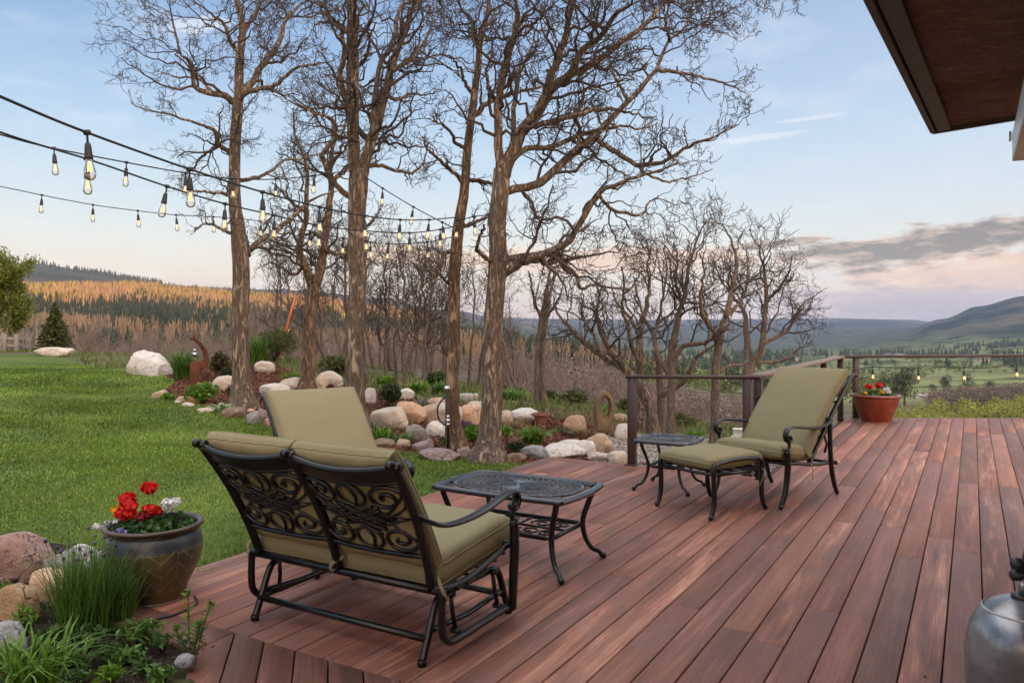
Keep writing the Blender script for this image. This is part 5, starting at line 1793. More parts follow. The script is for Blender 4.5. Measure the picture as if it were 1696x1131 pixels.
traced_tree('oak_tree', 10.6, [(1109, 720, 15), (1110, 680, 13), (1112, 640, 13), (1112, 600, 13), (1116, 562, 13)],
            [(0.3, [(1115, 575, 12), (1119, 545, 11), (1125, 517, 10), (1134, 487, 8), (1143, 435, 7), (1157, 392, 5), (1171, 362, 3)]),
             (-0.5, [(1113, 600, 9), (1130, 575, 8), (1150, 570, 8), (1172, 566, 7), (1190, 550, 5), (1212, 545, 4)]),
             (0.6, [(1113, 622, 9), (1092, 596, 8), (1084, 566, 7), (1090, 530, 6), (1098, 490, 5), (1104, 440, 4), (1098, 410, 3)]),
             (-0.4, [(1130, 500, 6), (1118, 466, 5), (1122, 430, 4), (1116, 400, 3)])], 33, 'tallest crooked bare oak behind the middle of the front railing', bark=M_BARK_FAR, group=GRP, levels=LV_MID, tmin=0.0036, roots=False)
traced_tree('oak_tree', 12.0, [(1096, 718, 15), (1096, 680, 13), (1095, 645, 12), (1093, 602, 11), (1088, 580, 10)],
            [(0.4, [(1090, 585, 8), (1082, 556, 7), (1070, 530, 6), (1058, 500, 5), (1050, 460, 4)]),
             (-0.6, [(1096, 655, 10), (1116, 644, 9), (1135, 628, 9), (1154, 592, 8), (1176, 577, 6), (1200, 560, 4)])], 34, 'bare oak with one limb bending right, behind the front railing', bark=M_BARK_FAR, group=GRP, levels=LV_MID, tmin=0.0036, roots=False)
traced_tree('oak_tree', 10.3, [(1184, 732, 15), (1185, 690, 14), (1186, 645, 14), (1188, 600, 13), (1190, 566, 13), (1194, 550, 12)],
            [(0.4, [(1193, 556, 11), (1202, 520, 10), (1212, 487, 9), (1220, 432, 7), (1212, 400, 5), (1196, 372, 4)]),
             (-0.5, [(1190, 570, 9), (1182, 550, 9), (1164, 520, 8), (1160, 490, 6), (1166, 452, 5), (1160, 420, 4)]),
             (0.6, [(1202, 525, 7), (1222, 505, 6), (1236, 480, 5), (1240, 440, 4), (1236, 410, 3)]),
             (0.5, [(1187, 620, 7), (1206, 606, 6), (1226, 604, 5), (1240, 596, 4)])], 35, 'bare oak with a pale straight trunk behind the railing, left of the reclining chair', bark=M_BARK_FAR, group=GRP, levels=LV_MID, tmin=0.0036, roots=False)
traced_tree('oak_tree', 13.5, [(1242, 700, 20), (1240, 660, 20), (1239, 624, 20), (1242, 604, 18)],
            [(0.5, [(1240, 610, 13), (1239, 586, 12), (1236, 546, 10), (1232, 514, 8), (1218, 496, 6), (1206, 470, 5), (1210, 440, 4)]),
             (-0.4, [(1244, 608, 14), (1250, 596, 13), (1262, 573, 11), (1266, 533, 10), (1269, 491, 8), (1266, 450, 6), (1258, 418, 4), (1262, 395, 3)]),
             (0.6, [(1262, 570, 8), (1284, 559, 7), (1304, 546, 6), (1318, 520, 5), (1334, 500, 4), (1346, 492, 3)]),
             (-0.6, [(1268, 500, 6), (1290, 478, 5), (1306, 452, 4), (1312, 424, 3)]),
             (0.5, [(1250, 600, 7), (1276, 600, 6), (1304, 592, 5), (1326, 574, 4)])], 36, 'rounded bare oak standing alone at the right end of the row, above the chair back', bark=M_BARK_FAR, group=GRP, levels=LV_MID, tmin=0.004, roots=False)
PAIR = 'pair of slender bare trees behind the terracotta bowl'
traced_tree('oak_tree', 14.0, [(889, 686, 10), (889, 640, 9), (891, 580, 9), (897, 533, 9), (905, 481, 8)],
            [(0.4, [(903, 490, 7), (907, 470, 6), (912, 442, 5), (908, 415, 4)]), (-0.4, [(897, 530, 5), (886, 500, 5), (880, 470, 4), (876, 450, 3)]), (0.5, [(906, 474, 4), (924, 450, 3), (934, 430, 2.5)])],
            41, 'left one of two slender bare trees growing together behind the terracotta bowl', bark=M_BARK_FAR, group=PAIR, levels=LV_MID, tmin=0.004, roots=False)
traced_tree('oak_tree', 14.0, [(901, 686, 10), (899, 640, 9), (899, 579, 8), (904, 533, 8), (909, 497, 7)],
            [(0.4, [(908, 500, 6), (914, 476, 5), (922, 452, 4)]), (-0.5, [(904, 530, 5), (918, 506, 4), (930, 486, 3)])],
            42, 'right one of two slender bare trees growing together behind the terracotta bowl', bark=M_BARK_FAR, group=PAIR, levels=LV_MID, tmin=0.004, roots=False)


# ------------------------------------------------------------------ grown oaks (no tracing): for the grove and the thickets
def wild_oak(seed, h, r0, stems=1, spread=0.35, levels=None, tmin=0.004, seg=12, up=0.06, sides=6):
    """-> (stem MeshBuilder, crown MeshBuilder) round the origin"""
    rng = np.random.default_rng(seed)
    st = np.c_[rng.normal(0, 0.10 * (stems > 1), (stems, 2)), np.full(stems, -0.1)]
    dr = np.c_[rng.normal(0, spread * (0.35 if stems == 1 else 1.0), (stems, 2)), np.ones(stems)]
    ln = h * rng.uniform(0.75, 1.0, stems)
    p, r, d = grow(st, dr, ln, np.full(stems, r0) * rng.uniform(0.7, 1, stems), seg, 0.14, up, rng, 0.75)
    s = MB(); tubes(s, p, r, sides)
    c = MB()
    twigs_on(c, p, r, d, ln, rng, levels, 1.0, tmin)
    return s, c


LV_GROVE = [
    dict(per=3.2, len=(0.5, 1.5), seg=6, w=0.28, up=0.16, n=3, ratio=(0.25, 0.5), rmax=0.022, lo=0.28, ang=(30, 65)),
    dict(per=3.8, len=(0.2, 0.7), seg=4, w=0.34, up=0.14, n=3, ratio=(0.4, 0.75), rmax=0.012),
    dict(per=5.0, len=(0.10, 0.32), seg=2, w=0.38, up=0.14, n=3, ratio=(0.4, 0.8), rmax=0.007),
]


def place_wild(proto, loc, rz, s, label, group):
    c = copy_tree(proto)
    c.location = loc; c.rotation_euler = (0, 0, rz); c.scale = (s, s, s)
    return tag(c, label, 'tree', group)


def make_protos():
    out = []
    for k in range(5):
        s, c = wild_oak(60 + k, 4.2, 0.075, 1 + (k % 3 == 2), 0.3, LV_GROVE, 0.0055)
        t = empty('oak_tree', (0, 0, 0))
        s.build('trunk', M_BARK_FAR, t); c.build('crown', M_TWIG, t)
        out.append(t)
    return out


def build_grove():
    rng = np.random.default_rng(77)
    pro = make_protos()
    used = set()
    spots = [(612, 15.5, 1.0), (640, 17.0, 1.0), (656, 14.6, 0.85), (672, 18.5, 1.05), (690, 16.0, 0.95), (703, 19.5, 1.05), (718, 16.8, 0.92), (736, 18.0, 0.95), (775, 17.5, 0.95), (790, 20.0, 1.0), (860, 19.0, 0.8), (848, 22.0, 0.85),
             (440, 20.0, 1.0), (458, 17.5, 0.85), (476, 21.0, 1.0), (494, 19.0, 0.95), (545, 18.0, 0.95), (560, 20.5, 1.05), (575, 16.5, 0.9), (530, 23.0, 1.0), (628, 21.0, 1.0), (600, 19.0, 1.1), (648, 20.0, 1.1), (682, 20.5, 1.15), (696, 18.2, 0.9), (728, 20.0, 1.1), (744, 16.4, 0.9), (664, 16.2, 0.9), (622, 18.6, 1.1), (668, 23.0, 1.05), (715, 23.0, 1.0), (755, 22.0, 0.95)]
    side = {0: 'thin bare oak in the grove between the two middle trunks, behind the boulders', 1: 'thin bare oak in the grove near the orange marker pole, behind the shrubs'}
    for i, (px, d, s) in enumerate(spots):
        s *= 0.76 if px > 592 else 0.74
        k = int(rng.integers(0, 5))
        g = G(px, 0, d) if d < 24 else T(px, d)
        left = px < 592
        lab = 'thin bare oak in the grove around the orange marker pole' if left else 'thin bare oak in the grove behind the boulder pile'
        grp = 'grove oaks near the orange pole' if left else 'grove oaks behind the boulders'
        if k not in used:
            o = pro[k]; used.add(k)
            o.location = g; o.rotation_euler = (0, 0, rng.uniform(0, 6.28)); o.scale = (s, s, s)
            tag(o, lab, 'tree', grp)
        else:
            place_wild(pro[k], g, rng.uniform(0, 6.28), s, lab, grp)
    for k in range(5):
        if k not in used:
            o = pro[k]; o.location = G(800, 0, 21); tag(o, 'thin bare oak in the grove behind the boulder pile', 'tree', 'grove oaks behind the boulders')


build_grove()


def build_thicket():
    """leafless scrub on the slope: one grey-brown mass"""
    rng = np.random.default_rng(5)
    lv = [dict(per=3.4, len=(0.5, 1.2), seg=3, w=0.25, up=0.22, n=3, ratio=(0.3, 0.55), rmax=0.02, lo=0.15, ang=(25, 60)),
          dict(per=3.6, len=(0.22, 0.6), seg=2, w=0.3, up=0.2, n=3, ratio=(0.4, 0.75), rmax=0.013)]
    protos = []
    for k in range(6):
        s, c = wild_oak(90 + k, 2.4, 0.045, 4, 0.42, lv, 0.0085, 6, 0.10, 3)
        V = np.concatenate(s.v + c.v)
        off = 0; F = []
        for mb in (s, c):
            F += [f + off for f in mb.f4]; off += mb.n
        protos.append((V, np.concatenate(F)))
    mb = MB()
    n = 0
    while n < 420:
        if n >= 210:
            px = rng.uniform(-120, 640); d = rng.uniform(42, 135)
        elif n < 150:
            px = rng.uniform(830, 1300); d = rng.uniform(17.5, 44)
        elif n < 180:
            px = rng.uniform(580, 860); d = rng.uniform(23, 40)
        else:
            px = rng.uniform(400, 600); d = rng.uniform(24, 40)
        x = (px - 848) / FOC * d
        z = float(terrain_z(x, d)[0])
        V, F = protos[rng.integers(0, 6)]
        a = rng.uniform(0, 6.28); s = rng.uniform(0.75, 1.25) * (0.55 if d < 26 else 0.75 if d < 50 else 1.3)
        ca, sa = math.cos(a) * s, math.sin(a) * s
        W = np.stack([V[:, 0] * ca - V[:, 1] * sa + x, V[:, 0] * sa + V[:, 1] * ca + d, V[:, 2] * s * rng.uniform(0.8, 1.0) + z], -1)
        mb.add(W, F)
        n += 1
    o = mb.build('scrub_thicket', M_TWIG_GREY)
    tag(o, 'grey leafless scrub thicket on the slope behind the garden', 'thicket', kind='stuff')


build_thicket()
# ------------------------------------------------------------------ boulders and edging stones
def hit(px, py):
    """where the sight line meets the near ground"""
    d = np.linspace(2.4, 30, 560)
    x = (px - 848) / FOC * d; z = CAM_H - (py - HZ) / FOC * d
    g = terrain_z(x, d)
    k = np.argmax(z <= g) if (z <= g).any() else len(d) - 1
    return np.array([x[k], d[k], g[k]])


def stonemat(name, base, second, speck, patch=0.5):
    b, m = mat(name)
    o = b.obj()
    n1 = b.noise(o, 3.2, 5, 0.6, 0.5)
    n2 = b.noise(o, 26, 4, 0.7)
    n3 = b.noise(o, 90, 2, 0.6)
    n4 = b.noise(o, 1.4, 4, 0.6)
    c = b.mix(b.smooth(n1, 0.40, 0.66), base, second)
    c = b.mix(b.m('MULTIPLY', b.smooth(n2, 0.52, 0.68), patch), c, speck)
    c = b.mix(b.m('MULTIPLY', b.smooth(n3, 0.55, 0.72), 0.55), c, tuple(x * 0.45 for x in speck))
    c = b.mix(b.m('MULTIPLY', b.smooth(n4, 0.58, 0.78), 0.5), c, tuple(x * 0.62 for x in base))
    wob = b.noise(o, 4.0, 3, 0.6, 0.0, True)
    cv = b.n('ShaderNodeVectorMath', operation='MULTIPLY_ADD')
    b.link(wob, cv.inputs[0]); cv.inputs[1].default_value = (0.5, 0.5, 0.5); b.put(cv.inputs[2], o)
    ck = b.voronoi(cv.outputs[0], 3.4, 'DISTANCE_TO_EDGE')
    crack = b.m('MULTIPLY', b.smooth(ck, 0.035, 0.0), b.smooth(n1, 0.42, 0.60))
    c = b.mix(b.m('MULTIPLY', crack, 0.65), c, tuple(x * 0.30 for x in base))
    n5 = b.noise(o, 8.0, 4, 0.65)
    h = b.m('ADD', b.m('ADD', b.m('MULTIPLY', n2, 0.6), b.m('MULTIPLY', n3, 0.3)), b.m('SUBTRACT', b.m('MULTIPLY', n5, 1.2), b.m('MULTIPLY', crack, 0.8)))
    b.surface(c, 0.88, 0, b.bump(h, 0.8, 0.02), spec=0.2)
    return m


STONE = {
    'pink': stonemat('pink_granite', (0.30, 0.19, 0.165), (0.46, 0.34, 0.305), (0.105, 0.065, 0.06), 0.9),
    'grey': stonemat('grey_stone', (0.24, 0.23, 0.225), (0.36, 0.345, 0.33), (0.12, 0.115, 0.11), 0.6),
    'blue': stonemat('blue_grey_stone', (0.255, 0.265, 0.285), (0.38, 0.385, 0.395), (0.13, 0.14, 0.15), 0.5),
    'cream': stonemat('cream_stone', (0.50, 0.435, 0.36), (0.60, 0.545, 0.475), (0.36, 0.285, 0.21), 0.4),
    'white': stonemat('white_stone', (0.58, 0.555, 0.52), (0.67, 0.65, 0.62), (0.38, 0.345, 0.31), 0.4),
    'tan': stonemat('tan_stone', (0.40, 0.30, 0.215), (0.52, 0.42, 0.33), (0.25, 0.165, 0.105), 0.5),
    'peach': stonemat('peach_stone', (0.49, 0.33, 0.215), (0.58, 0.47, 0.37), (0.33, 0.19, 0.10), 0.5),
    'ochre': stonemat('ochre_stone', (0.30, 0.20, 0.11), (0.40, 0.30, 0.19), (0.16, 0.095, 0.05), 0.55),
    'rust': stonemat('rusty_stone', (0.36, 0.20, 0.12), (0.45, 0.30, 0.21), (0.2, 0.10, 0.06), 0.5),
    'mauve': stonemat('mauve_flagstone', (0.255, 0.195, 0.20), (0.37, 0.295, 0.295), (0.14, 0.10, 0.105), 0.6),
    'brown': stonemat('brown_stone', (0.20, 0.145, 0.105), (0.31, 0.24, 0.185), (0.10, 0.07, 0.05), 0.55),
}
_cs = None


def cube_sphere(n):
    g = np.linspace(-1, 1, n + 1)
    V, F = [], []
    for a in range(3):
        for s in (-1, 1):
            A, B = np.meshgrid(g, g, indexing='ij')
            p = np.zeros((n + 1, n + 1, 3))
            p[..., a] = s; p[..., (a + 1) % 3] = A; p[..., (a + 2) % 3] = B
            o = len(V) * (n + 1) ** 2
            V.append(p.reshape(-1, 3))
            i = np.arange(n)[:, None] * (n + 1); j = np.arange(n)[None]
            f = np.stack([i + j, i + j + n + 1, i + j + n + 2, i + j + 1], -1).reshape(-1, 4) + o
            F.append(f if s > 0 else f[:, ::-1])
    V = np.concatenate(V); F = np.concatenate(F)
    u, inv = np.unique(np.round(V, 6), axis=0, return_inverse=True)
    F = inv.reshape(-1)[F]
    return u / np.linalg.norm(u, axis=1, keepdims=True), F


CS_V, CS_F = cube_sphere(20)


def stone_mesh(seed, w, h, dp, ang=0.5):
    rng = np.random.default_rng(seed)
    p = CS_V.copy()
    # blunt the sphere towards a block, then cut a few flats
    p = np.sign(p) * np.abs(p) ** 0.88
    p *= 1 + 0.42 * fbm(p * 1.3 + seed * 3.7, seed, 2)[:, None]
    for k in range(int(4 + ang * 8)):
        nrm = rng.normal(0, 1, 3); nrm[2] *= 0.8; nrm /= np.linalg.norm(nrm)
        c = rng.uniform(0.62, 0.95) - 0.12 * ang
        e = np.maximum(0, p @ nrm - c)
        p -= nrm * (e * (0.55 + 0.4 * ang))[:, None]
    p *= 1 + (0.05 + 0.09 * ang) * fbm(p * 4.5 + seed, seed + 1, 4, 0.6)[:, None]
    lo, hi = p.min(0), p.max(0)
    p = (p - (lo + hi) / 2) / (hi - lo)
    return p * np.array([w, dp, h])


def stone(px, py, w, h, kind, label, cat='boulder', ang=0.45, group=None, deep=0.75, name=None, sink=0.22, tilt=0.0):
    b = hit(px, py)
    s = b[1] / FOC
    W, H = w * s, h * s / (1 - sink)
    sd = int(px * 7 + py)
    v = stone_mesh(sd, W, H, W * deep, ang)
    v[:, 2] += H * (0.5 - sink)
    if tilt:
        c_, s_ = math.cos(tilt), math.sin(tilt)
        v = np.c_[v[:, 0] * c_ - v[:, 2] * s_, v[:, 1], v[:, 0] * s_ + v[:, 2] * c_]
    o = MB().add(v, CS_F).build(name or ('boulder' if w * s > 0.28 else 'stone'), STONE[kind])
    o.location = (b[0], b[1] + W * deep * 0.32, b[2])
    return tag(o, label, cat if w * s > 0.28 else 'stone', group)


STONES = [
    (20, 972, 104, 80, 'pink', 'big rough pink granite boulder at the left, behind the chives', 0.7),
    (112, 968, 98, 48, 'grey', 'broad grey boulder behind the chives, between pink boulder and glazed pot', 0.3),
    (128, 938, 56, 28, 'white', 'small pale stone on the lawn edge above the broad grey boulder', 0.4),
    (166, 955, 30, 38, 'tan', 'small tan stone tight against the left side of the glazed pot', 0.4),
    (72, 1004, 66, 52, 'peach', 'smooth pinkish beige boulder below the pink granite one', 0.2),
    (16, 1042, 74, 66, 'ochre', 'ochre brown boulder under the pink granite one, lichen spotted', 0.4),
    (2, 1092, 70, 56, 'blue', 'grey speckled boulder lowest at the left frame edge', 0.4),
    (304, 1108, 34, 20, 'blue', 'flat blue grey stone half buried at the deck corner', 0.3),
    (263, 662, 27, 16, 'tan', 'beige edging stone at the far end of the lawn border row', 0.4),
    (301, 668, 27, 11, 'tan', 'low tan edging stone left of the rust coloured one', 0.4),
    (317, 671, 24, 15, 'rust', 'rust orange edging stone below the leafy bright bush', 0.5),
    (293, 671, 14, 7, 'cream', 'tiny cream edging stone in front of the low tan one', 0.4),
    (310, 676, 20, 9, 'white', 'little pale edging stone in front of the rust orange one', 0.3),
    (338, 685, 29, 9, 'cream', 'flat pale edging stone before the striped hosta', 0.3),
    (347, 681, 13, 8, 'grey', 'tiny grey edging stone just behind the flat pale one', 0.5),
    (384, 694, 40, 18, 'brown', 'large grey brown edging stone below the oak nearest the lawn', 0.4),
    (416, 703, 24, 22, 'blue', 'furrowed blue grey edging stone beside the armchair post', 0.6),
    (415, 684, 13, 7, 'peach', 'tiny peach stone at the foot of the oak nearest the lawn', 0.3),
    (434, 696, 22, 18, 'mauve', 'mauve grey edging stone hidden partly by the armchair post', 0.6),
    (443, 707, 16, 15, 'pink', 'pink edging stone right behind the armchair post', 0.4),
    (237, 623, 78, 40, 'white', 'big white boulder at the far lawn edge, beside the rusty sculpture', 0.85),
    (84, 590, 60, 15, 'cream', 'long low beige boulder in front of the small spruce', 0.3),
    (370, 646, 42, 24, 'cream', 'rounded beige boulder in the mulch, left of the oak nearest the lawn', 0.2),
    (436, 616, 36, 18, 'cream', 'weathered whitish boulder below the big grassy mound', 0.6),
    (452, 656, 50, 20, 'white', 'pale boulder just behind the khaki armchair, front of a pair', 0.2),
    (482, 652, 56, 26, 'cream', 'cream domed boulder just behind the khaki armchair, rear of a pair', 0.2),
    (520, 646, 44, 20, 'tan', 'tan boulder behind the slim forked oak trunk', 0.3),
    (543, 642, 48, 27, 'cream', 'domed boulder with dark red leaves in front, right of the forked oak', 0.2),
    (612, 668, 22, 25, 'white', 'upright white boulder between tall forked oak and round dark shrub', 0.6),
    (671, 661, 30, 18, 'white', 'white boulder peeping out behind the round dark shrub', 0.3),
    (643, 710, 66, 35, 'cream', 'large smooth cream boulder at the front left of the boulder pile', 0.25),
    (676, 703, 60, 37, 'peach', 'big peach boulder leaning behind the large smooth cream one', 0.3),
    (712, 702, 42, 33, 'tan', 'blocky tan boulder in the middle of the boulder pile', 0.5),
    (741, 705, 50, 36, 'cream', 'cream boulder directly behind the shiny garden stake', 0.3),
    (780, 704, 38, 33, 'peach', 'leaning peach boulder between the two right trunks, by purple mat', 0.4),
    (787, 683, 26, 18, 'cream', 'small cream boulder behind the leaning peach one', 0.3),
    (722, 674, 36, 15, 'tan', 'flat topped tan boulder behind the pile, beside the blue spiky plant', 0.4),
    (722, 724, 38, 25, 'white', 'white rounded boulder in front of the pile, left of the garden stake', 0.2),
    (692, 730, 42, 26, 'grey', 'angular grey boulder in front of the pile, below the big peach one', 0.8),
    (836, 700, 28, 20, 'cream', 'cream boulder just right of the biggest oak trunk', 0.3),
    (868, 696, 48, 19, 'white', 'low whitish boulder left of the terracotta bowl', 0.2),
    (635, 742, 38, 15, 'brown', 'flat brown edging stone on the lawn, left of its twin behind the glider', 0.5),
    (667, 742, 25, 13, 'tan', 'small tan edging stone on the lawn, second behind the glider', 0.5),
    (699, 749, 38, 20, 'mauve', 'reddish mauve tilted edging stone behind the glider', 0.8),
    (727, 762, 72, 17, 'mauve', 'long flat mauve flagstone on the lawn before the garden stake', 0.6),
    (772, 757, 30, 16, 'mauve', 'pointed mauve edging stone left of the biggest oak trunk', 0.9),
    (808, 763, 26, 4, 'blue', 'flat blue stone sunk in grass at the biggest oak trunk', 0.3),
    (856, 766, 34, 15, 'brown', 'pointed brown stone right of the biggest oak trunk', 0.9),
    (885, 761, 46, 22, 'blue', 'blue grey boulder at the tip of the deck', 0.6),
    (936, 760, 72, 22, 'white', 'long white patchy boulder lying along the deck edge', 0.3),
    (944, 744, 50, 14, 'white', 'white boulder just behind the long patchy one', 0.2),
    (970, 756, 38, 26, 'white', 'egg shaped white boulder right of the long patchy one', 0.1),
    (989, 751, 52, 32, 'tan', 'big squarish tan boulder below the stone ring sculpture', 0.7),
    (996, 765, 44, 15, 'cream', 'cream boulder with an ochre face, at the deck edge', 0.3),
    (1025, 768, 37, 20, 'cream', 'rounded cream boulder left of the railing end post', 0.2),
    (1026, 752, 20, 9, 'grey', 'small grey cobble on the gravel behind the rounded cream boulder', 0.1),
    (1043, 768, 15, 18, 'tan', 'small tan stone beside the railing end post', 0.2),
    (953, 714, 40, 26, 'peach', 'peach boulder left of the stone ring sculpture, among dry tufts', 0.3),
    (1033, 728, 30, 26, 'white', 'white boulder right of the stone ring sculpture, on gravel', 0.3),
    (1028, 699, 25, 14, 'tan', 'tan boulder behind the stone ring sculpture, in the grass', 0.2),
    (1068, 771, 16, 9, 'pink', 'pink cobble by the deck edge, right of the end post', 0.2),
]
for (px, py, w, h, k, lab, ang) in STONES:
    stone(px, py, w, h, k, lab, ang=ang, tilt=-0.30 if w == 78 else 0.0)


# ------------------------------------------------------------------ plants
M_GRASS = leafmat('lawn_blades', (0.053, 0.105, 0.013), (0.150, 0.222, 0.034), 0.55, 0.95, 0.42, 0.3)
M_TUFT = leafmat('grass_clump_blades', (0.045, 0.105, 0.018), (0.13, 0.25, 0.045), 0.45)
M_BRIGHT = leafmat('bright_leaves', (0.06, 0.15, 0.015), (0.17, 0.31, 0.035), 0.5)
M_MID = leafmat('mid_green_leaves', (0.028, 0.065, 0.016), (0.085, 0.15, 0.035), 0.55)
M_DARK = leafmat('dark_evergreen_leaves', (0.012, 0.025, 0.010), (0.045, 0.072, 0.022), 0.6, trans=0.1)
M_BROWN = leafmat('bronze_leaves', (0.035, 0.025, 0.012), (0.10, 0.072, 0.030), 0.6)
M_DRY = leafmat('dry_straw', (0.20, 0.14, 0.075), (0.42, 0.32, 0.20), 0.8)
M_BLUEG = leafmat('blue_grey_blades', (0.13, 0.17, 0.13), (0.28, 0.33, 0.25), 0.6)
M_PURPLE = leafmat('purple_blooms', (0.05, 0.03, 0.075), (0.15, 0.11, 0.20), 0.7)
M_REDLEAF = leafmat('dark_red_leaves', (0.05, 0.010, 0.012), (0.14, 0.03, 0.03), 0.6)
M_HOSTA = leafmat('striped_hosta_leaves', (0.10, 0.19, 0.05), (0.45, 0.52, 0.30), 0.5)
M_YELLOWG = leafmat('yellow_green_heads', (0.22, 0.28, 0.02), (0.42, 0.44, 0.05), 0.5)
M_OLIVE = leafmat('olive_spring_leaves', (0.055, 0.068, 0.022), (0.13, 0.15, 0.05), 0.6)


def blades(mb, base, h, lean, wdt, rng, seg=4, droop=0.9, mi=0):
    """flat leaves standing from base points (N,3)"""
    N = len(base)
    a = rng.uniform(0, 2 * PI, N)
    dirx = np.stack([np.cos(a), np.sin(a), np.zeros(N)], -1)
    side = np.stack([-np.sin(a), np.cos(a), np.zeros(N)], -1)
    tw = rng.uniform(-0.6, 0.6, N)[:, None]
    side = norm(side + dirx * tw)
    t = np.linspace(0, 1, seg + 1)
    le = (lean * rng.uniform(0.3, 1.3, N))[:, None]
    hh = (h * rng.uniform(0.55, 1.1, N))[:, None]
    out = le * hh * (t[None] ** 1.8)
    up = hh * (t[None] - droop * np.clip(le, 0, 1.2) * 0.55 * t[None] ** 3)
    c = base[:, None] + dirx[:, None] * out[..., None] + np.array([0, 0, 1.0]) * up[..., None]
    w = wdt * rng.uniform(0.6, 1.2, N)[:, None] * (1 - t[None] ** 2.2) * 0.5 + 0.0004
    L = c - side[:, None] * w[..., None]; R_ = c + side[:, None] * w[..., None]
    v = np.stack([L, R_], 2).reshape(N, -1, 3)
    S = seg + 1
    b0 = np.arange(N)[:, None] * S * 2
    i = np.arange(seg)[None] * 2
    f = np.stack([b0 + i, b0 + i + 1, b0 + i + 3, b0 + i + 2], -1).reshape(-1, 4)
    mb.add(v.reshape(-1, 3), f, mi)


def leaves(mb, c, size, rng, nrm=None, asp=0.45, mi=0, fold=0.0):
    """small pointed leaves at points c"""
    N = len(c)
    n = norm(rng.normal(0, 1, (N, 3)) + (0 if nrm is None else nrm))
    a = norm(np.cross(n, rng.normal(0, 1, (N, 3))))
    b = np.cross(n, a)
    s = (size * rng.uniform(0.6, 1.3, N))[:, None]
    v = np.stack([c - a * s * 0.5, c + b * s * asp * 0.5 - a * s * 0.05, c + a * s * 0.5, c - b * s * asp * 0.5 - a * s * 0.05], 1)
    f = np.arange(N)[:, None] * 4 + np.arange(4)[None]
    mb.add(v.reshape(-1, 3), f, mi)


def clump(name, px, py, w, h, n, lean, bw, mt, label, cat='plant', seed=0, group=None, d=None, seg=4, droop=0.9, extra=None):
    rng = np.random.default_rng(seed + int(px))
    b = hit(px, py) if d is None else G(px, py, d)
    s = b[1] / FOC
    W, H = w * s, h * s
    r = W * 0.28 * np.sqrt(rng.uniform(0, 1, n)); a = rng.uniform(0, 2 * PI, n)
    base = np.stack([r * np.cos(a), r * np.sin(a), np.full(n, -0.01)], -1)
    base[:, 2] = ground_z(base[:, 0] + b[0], base[:, 1] + b[1]) - b[2] - 0.01
    mb = MB()
    blades(mb, base, H * 1.1, lean, bw, rng, seg, droop)
    if extra:
        extra(mb, base, H, rng)
    o = mb.build(name, mt if isinstance(mt, (list, tuple)) else [mt])
    o.location = b
    return tag(o, label, cat, group)


def bush(name, px, py, w, h, n, ls, mt, label, cat='shrub', seed=0, group=None, d=None, stems=7, lob=0.5, asp=0.5, deep=1.0, mat2=None, up=0.0, shell=0.55):
    """rounded leafy shrub: stems and leaves spread through a lumpy volume"""
    rng = np.random.default_rng(seed + int(px * 3))
    b = hit(px, py) if d is None else G(px, py, d)
    s = b[1] / FOC
    W, H = w * s / 2, h * s
    lobes = rng.normal(0, 1, (9, 3)); lobes[:, 2] = np.abs(lobes[:, 2])
    lobes = norm(lobes) * rng.uniform(0.3, 0.75, (9, 1))
    lr = rng.uniform(0.32, 0.58, 9)
    k = rng.integers(0, 9, n)
    q = norm(rng.normal(0, 1, (n, 3))) * (rng.uniform(shell, 1.0, n) ** 0.6)[:, None]
    p = lobes[k] * lob * 1.3 + q * lr[k][:, None] * 1.05
    p[:, 2] = p[:, 2] * 0.60 + 0.42
    p = p[(p[:, 2] > 0.02)]
    p = p * np.array([W, W * deep, H])
    mb = MB()
    leaves(mb, p, ls, rng, np.array([0, 0, 0.5 + up]), asp)
    t = empty(name, b, 0, label, cat, group)
    o = mb.build('foliage', mt, t)
    sm = MB()
    for i in range(stems):
        e = p[rng.integers(0, len(p))]
        sm.tube(spline([(rng.normal(0, W * 0.08), rng.normal(0, W * 0.08), -0.03), e * np.array([0.5, 0.5, 0.55]), e], 6), [max(0.004, W * 0.02)] * 3 + [max(0.003, W * 0.012)] * 3, 5)
    sm.build('stems', mat2 or M_TWIG, t)
    return t


# bed at the lower left
def chive_heads(mb, base, H, rng):
    k = rng.integers(0, len(base), 26)
    for i in k:
        c = base[i] * np.array([1.3, 1.3, 1]) + np.array([rng.normal(0, 0.04), rng.normal(0, 0.04), H * rng.uniform(0.85, 1.12)])
        mb.tube([base[i], base[i] * 0.5 + c * 0.5, c], 0.0016, 4, mi=0)
        mb.ball(c, rng.uniform(0.006, 0.010), 6, 4, mi=1)


clump('chive_clump', 142, 1046, 150, 148, 520, 0.42, 0.0048, [M_TUFT, M_PURPLE], 'tall chive clump with small purple buds, beside the glazed pot', seed=2, extra=chive_heads, droop=0.5)
clump('chive_clump', 205, 1030, 60, 110, 200, 0.45, 0.0045, [M_TUFT], 'narrow chive clump leaning on the glazed pot', seed=3, droop=0.5)
clump('grass_clump', 60, 1140, 150, 105, 150, 0.95, 0.013, [M_BRIGHT], 'broad bladed bright grass clump at the lower left corner', seed=4)
clump('grass_clump', 120, 1118, 70, 60, 60, 1.0, 0.011, [M_TUFT], 'arching grass clump right of the broad bladed corner clump', seed=5)
bush('perennial_plant', 232, 1066, 96, 44, 260, 0.040, M_TUFT, 'low leafy perennial in front of the deck corner, dense green', 'plant', 6, stems=10, asp=0.38, shell=0.3)
bush('perennial_plant', 268, 1082, 60, 34, 150, 0.038, M_MID, 'low leafy perennial nearest the blue stone at the deck corner', 'plant', 7, stems=8, asp=0.38, shell=0.3)
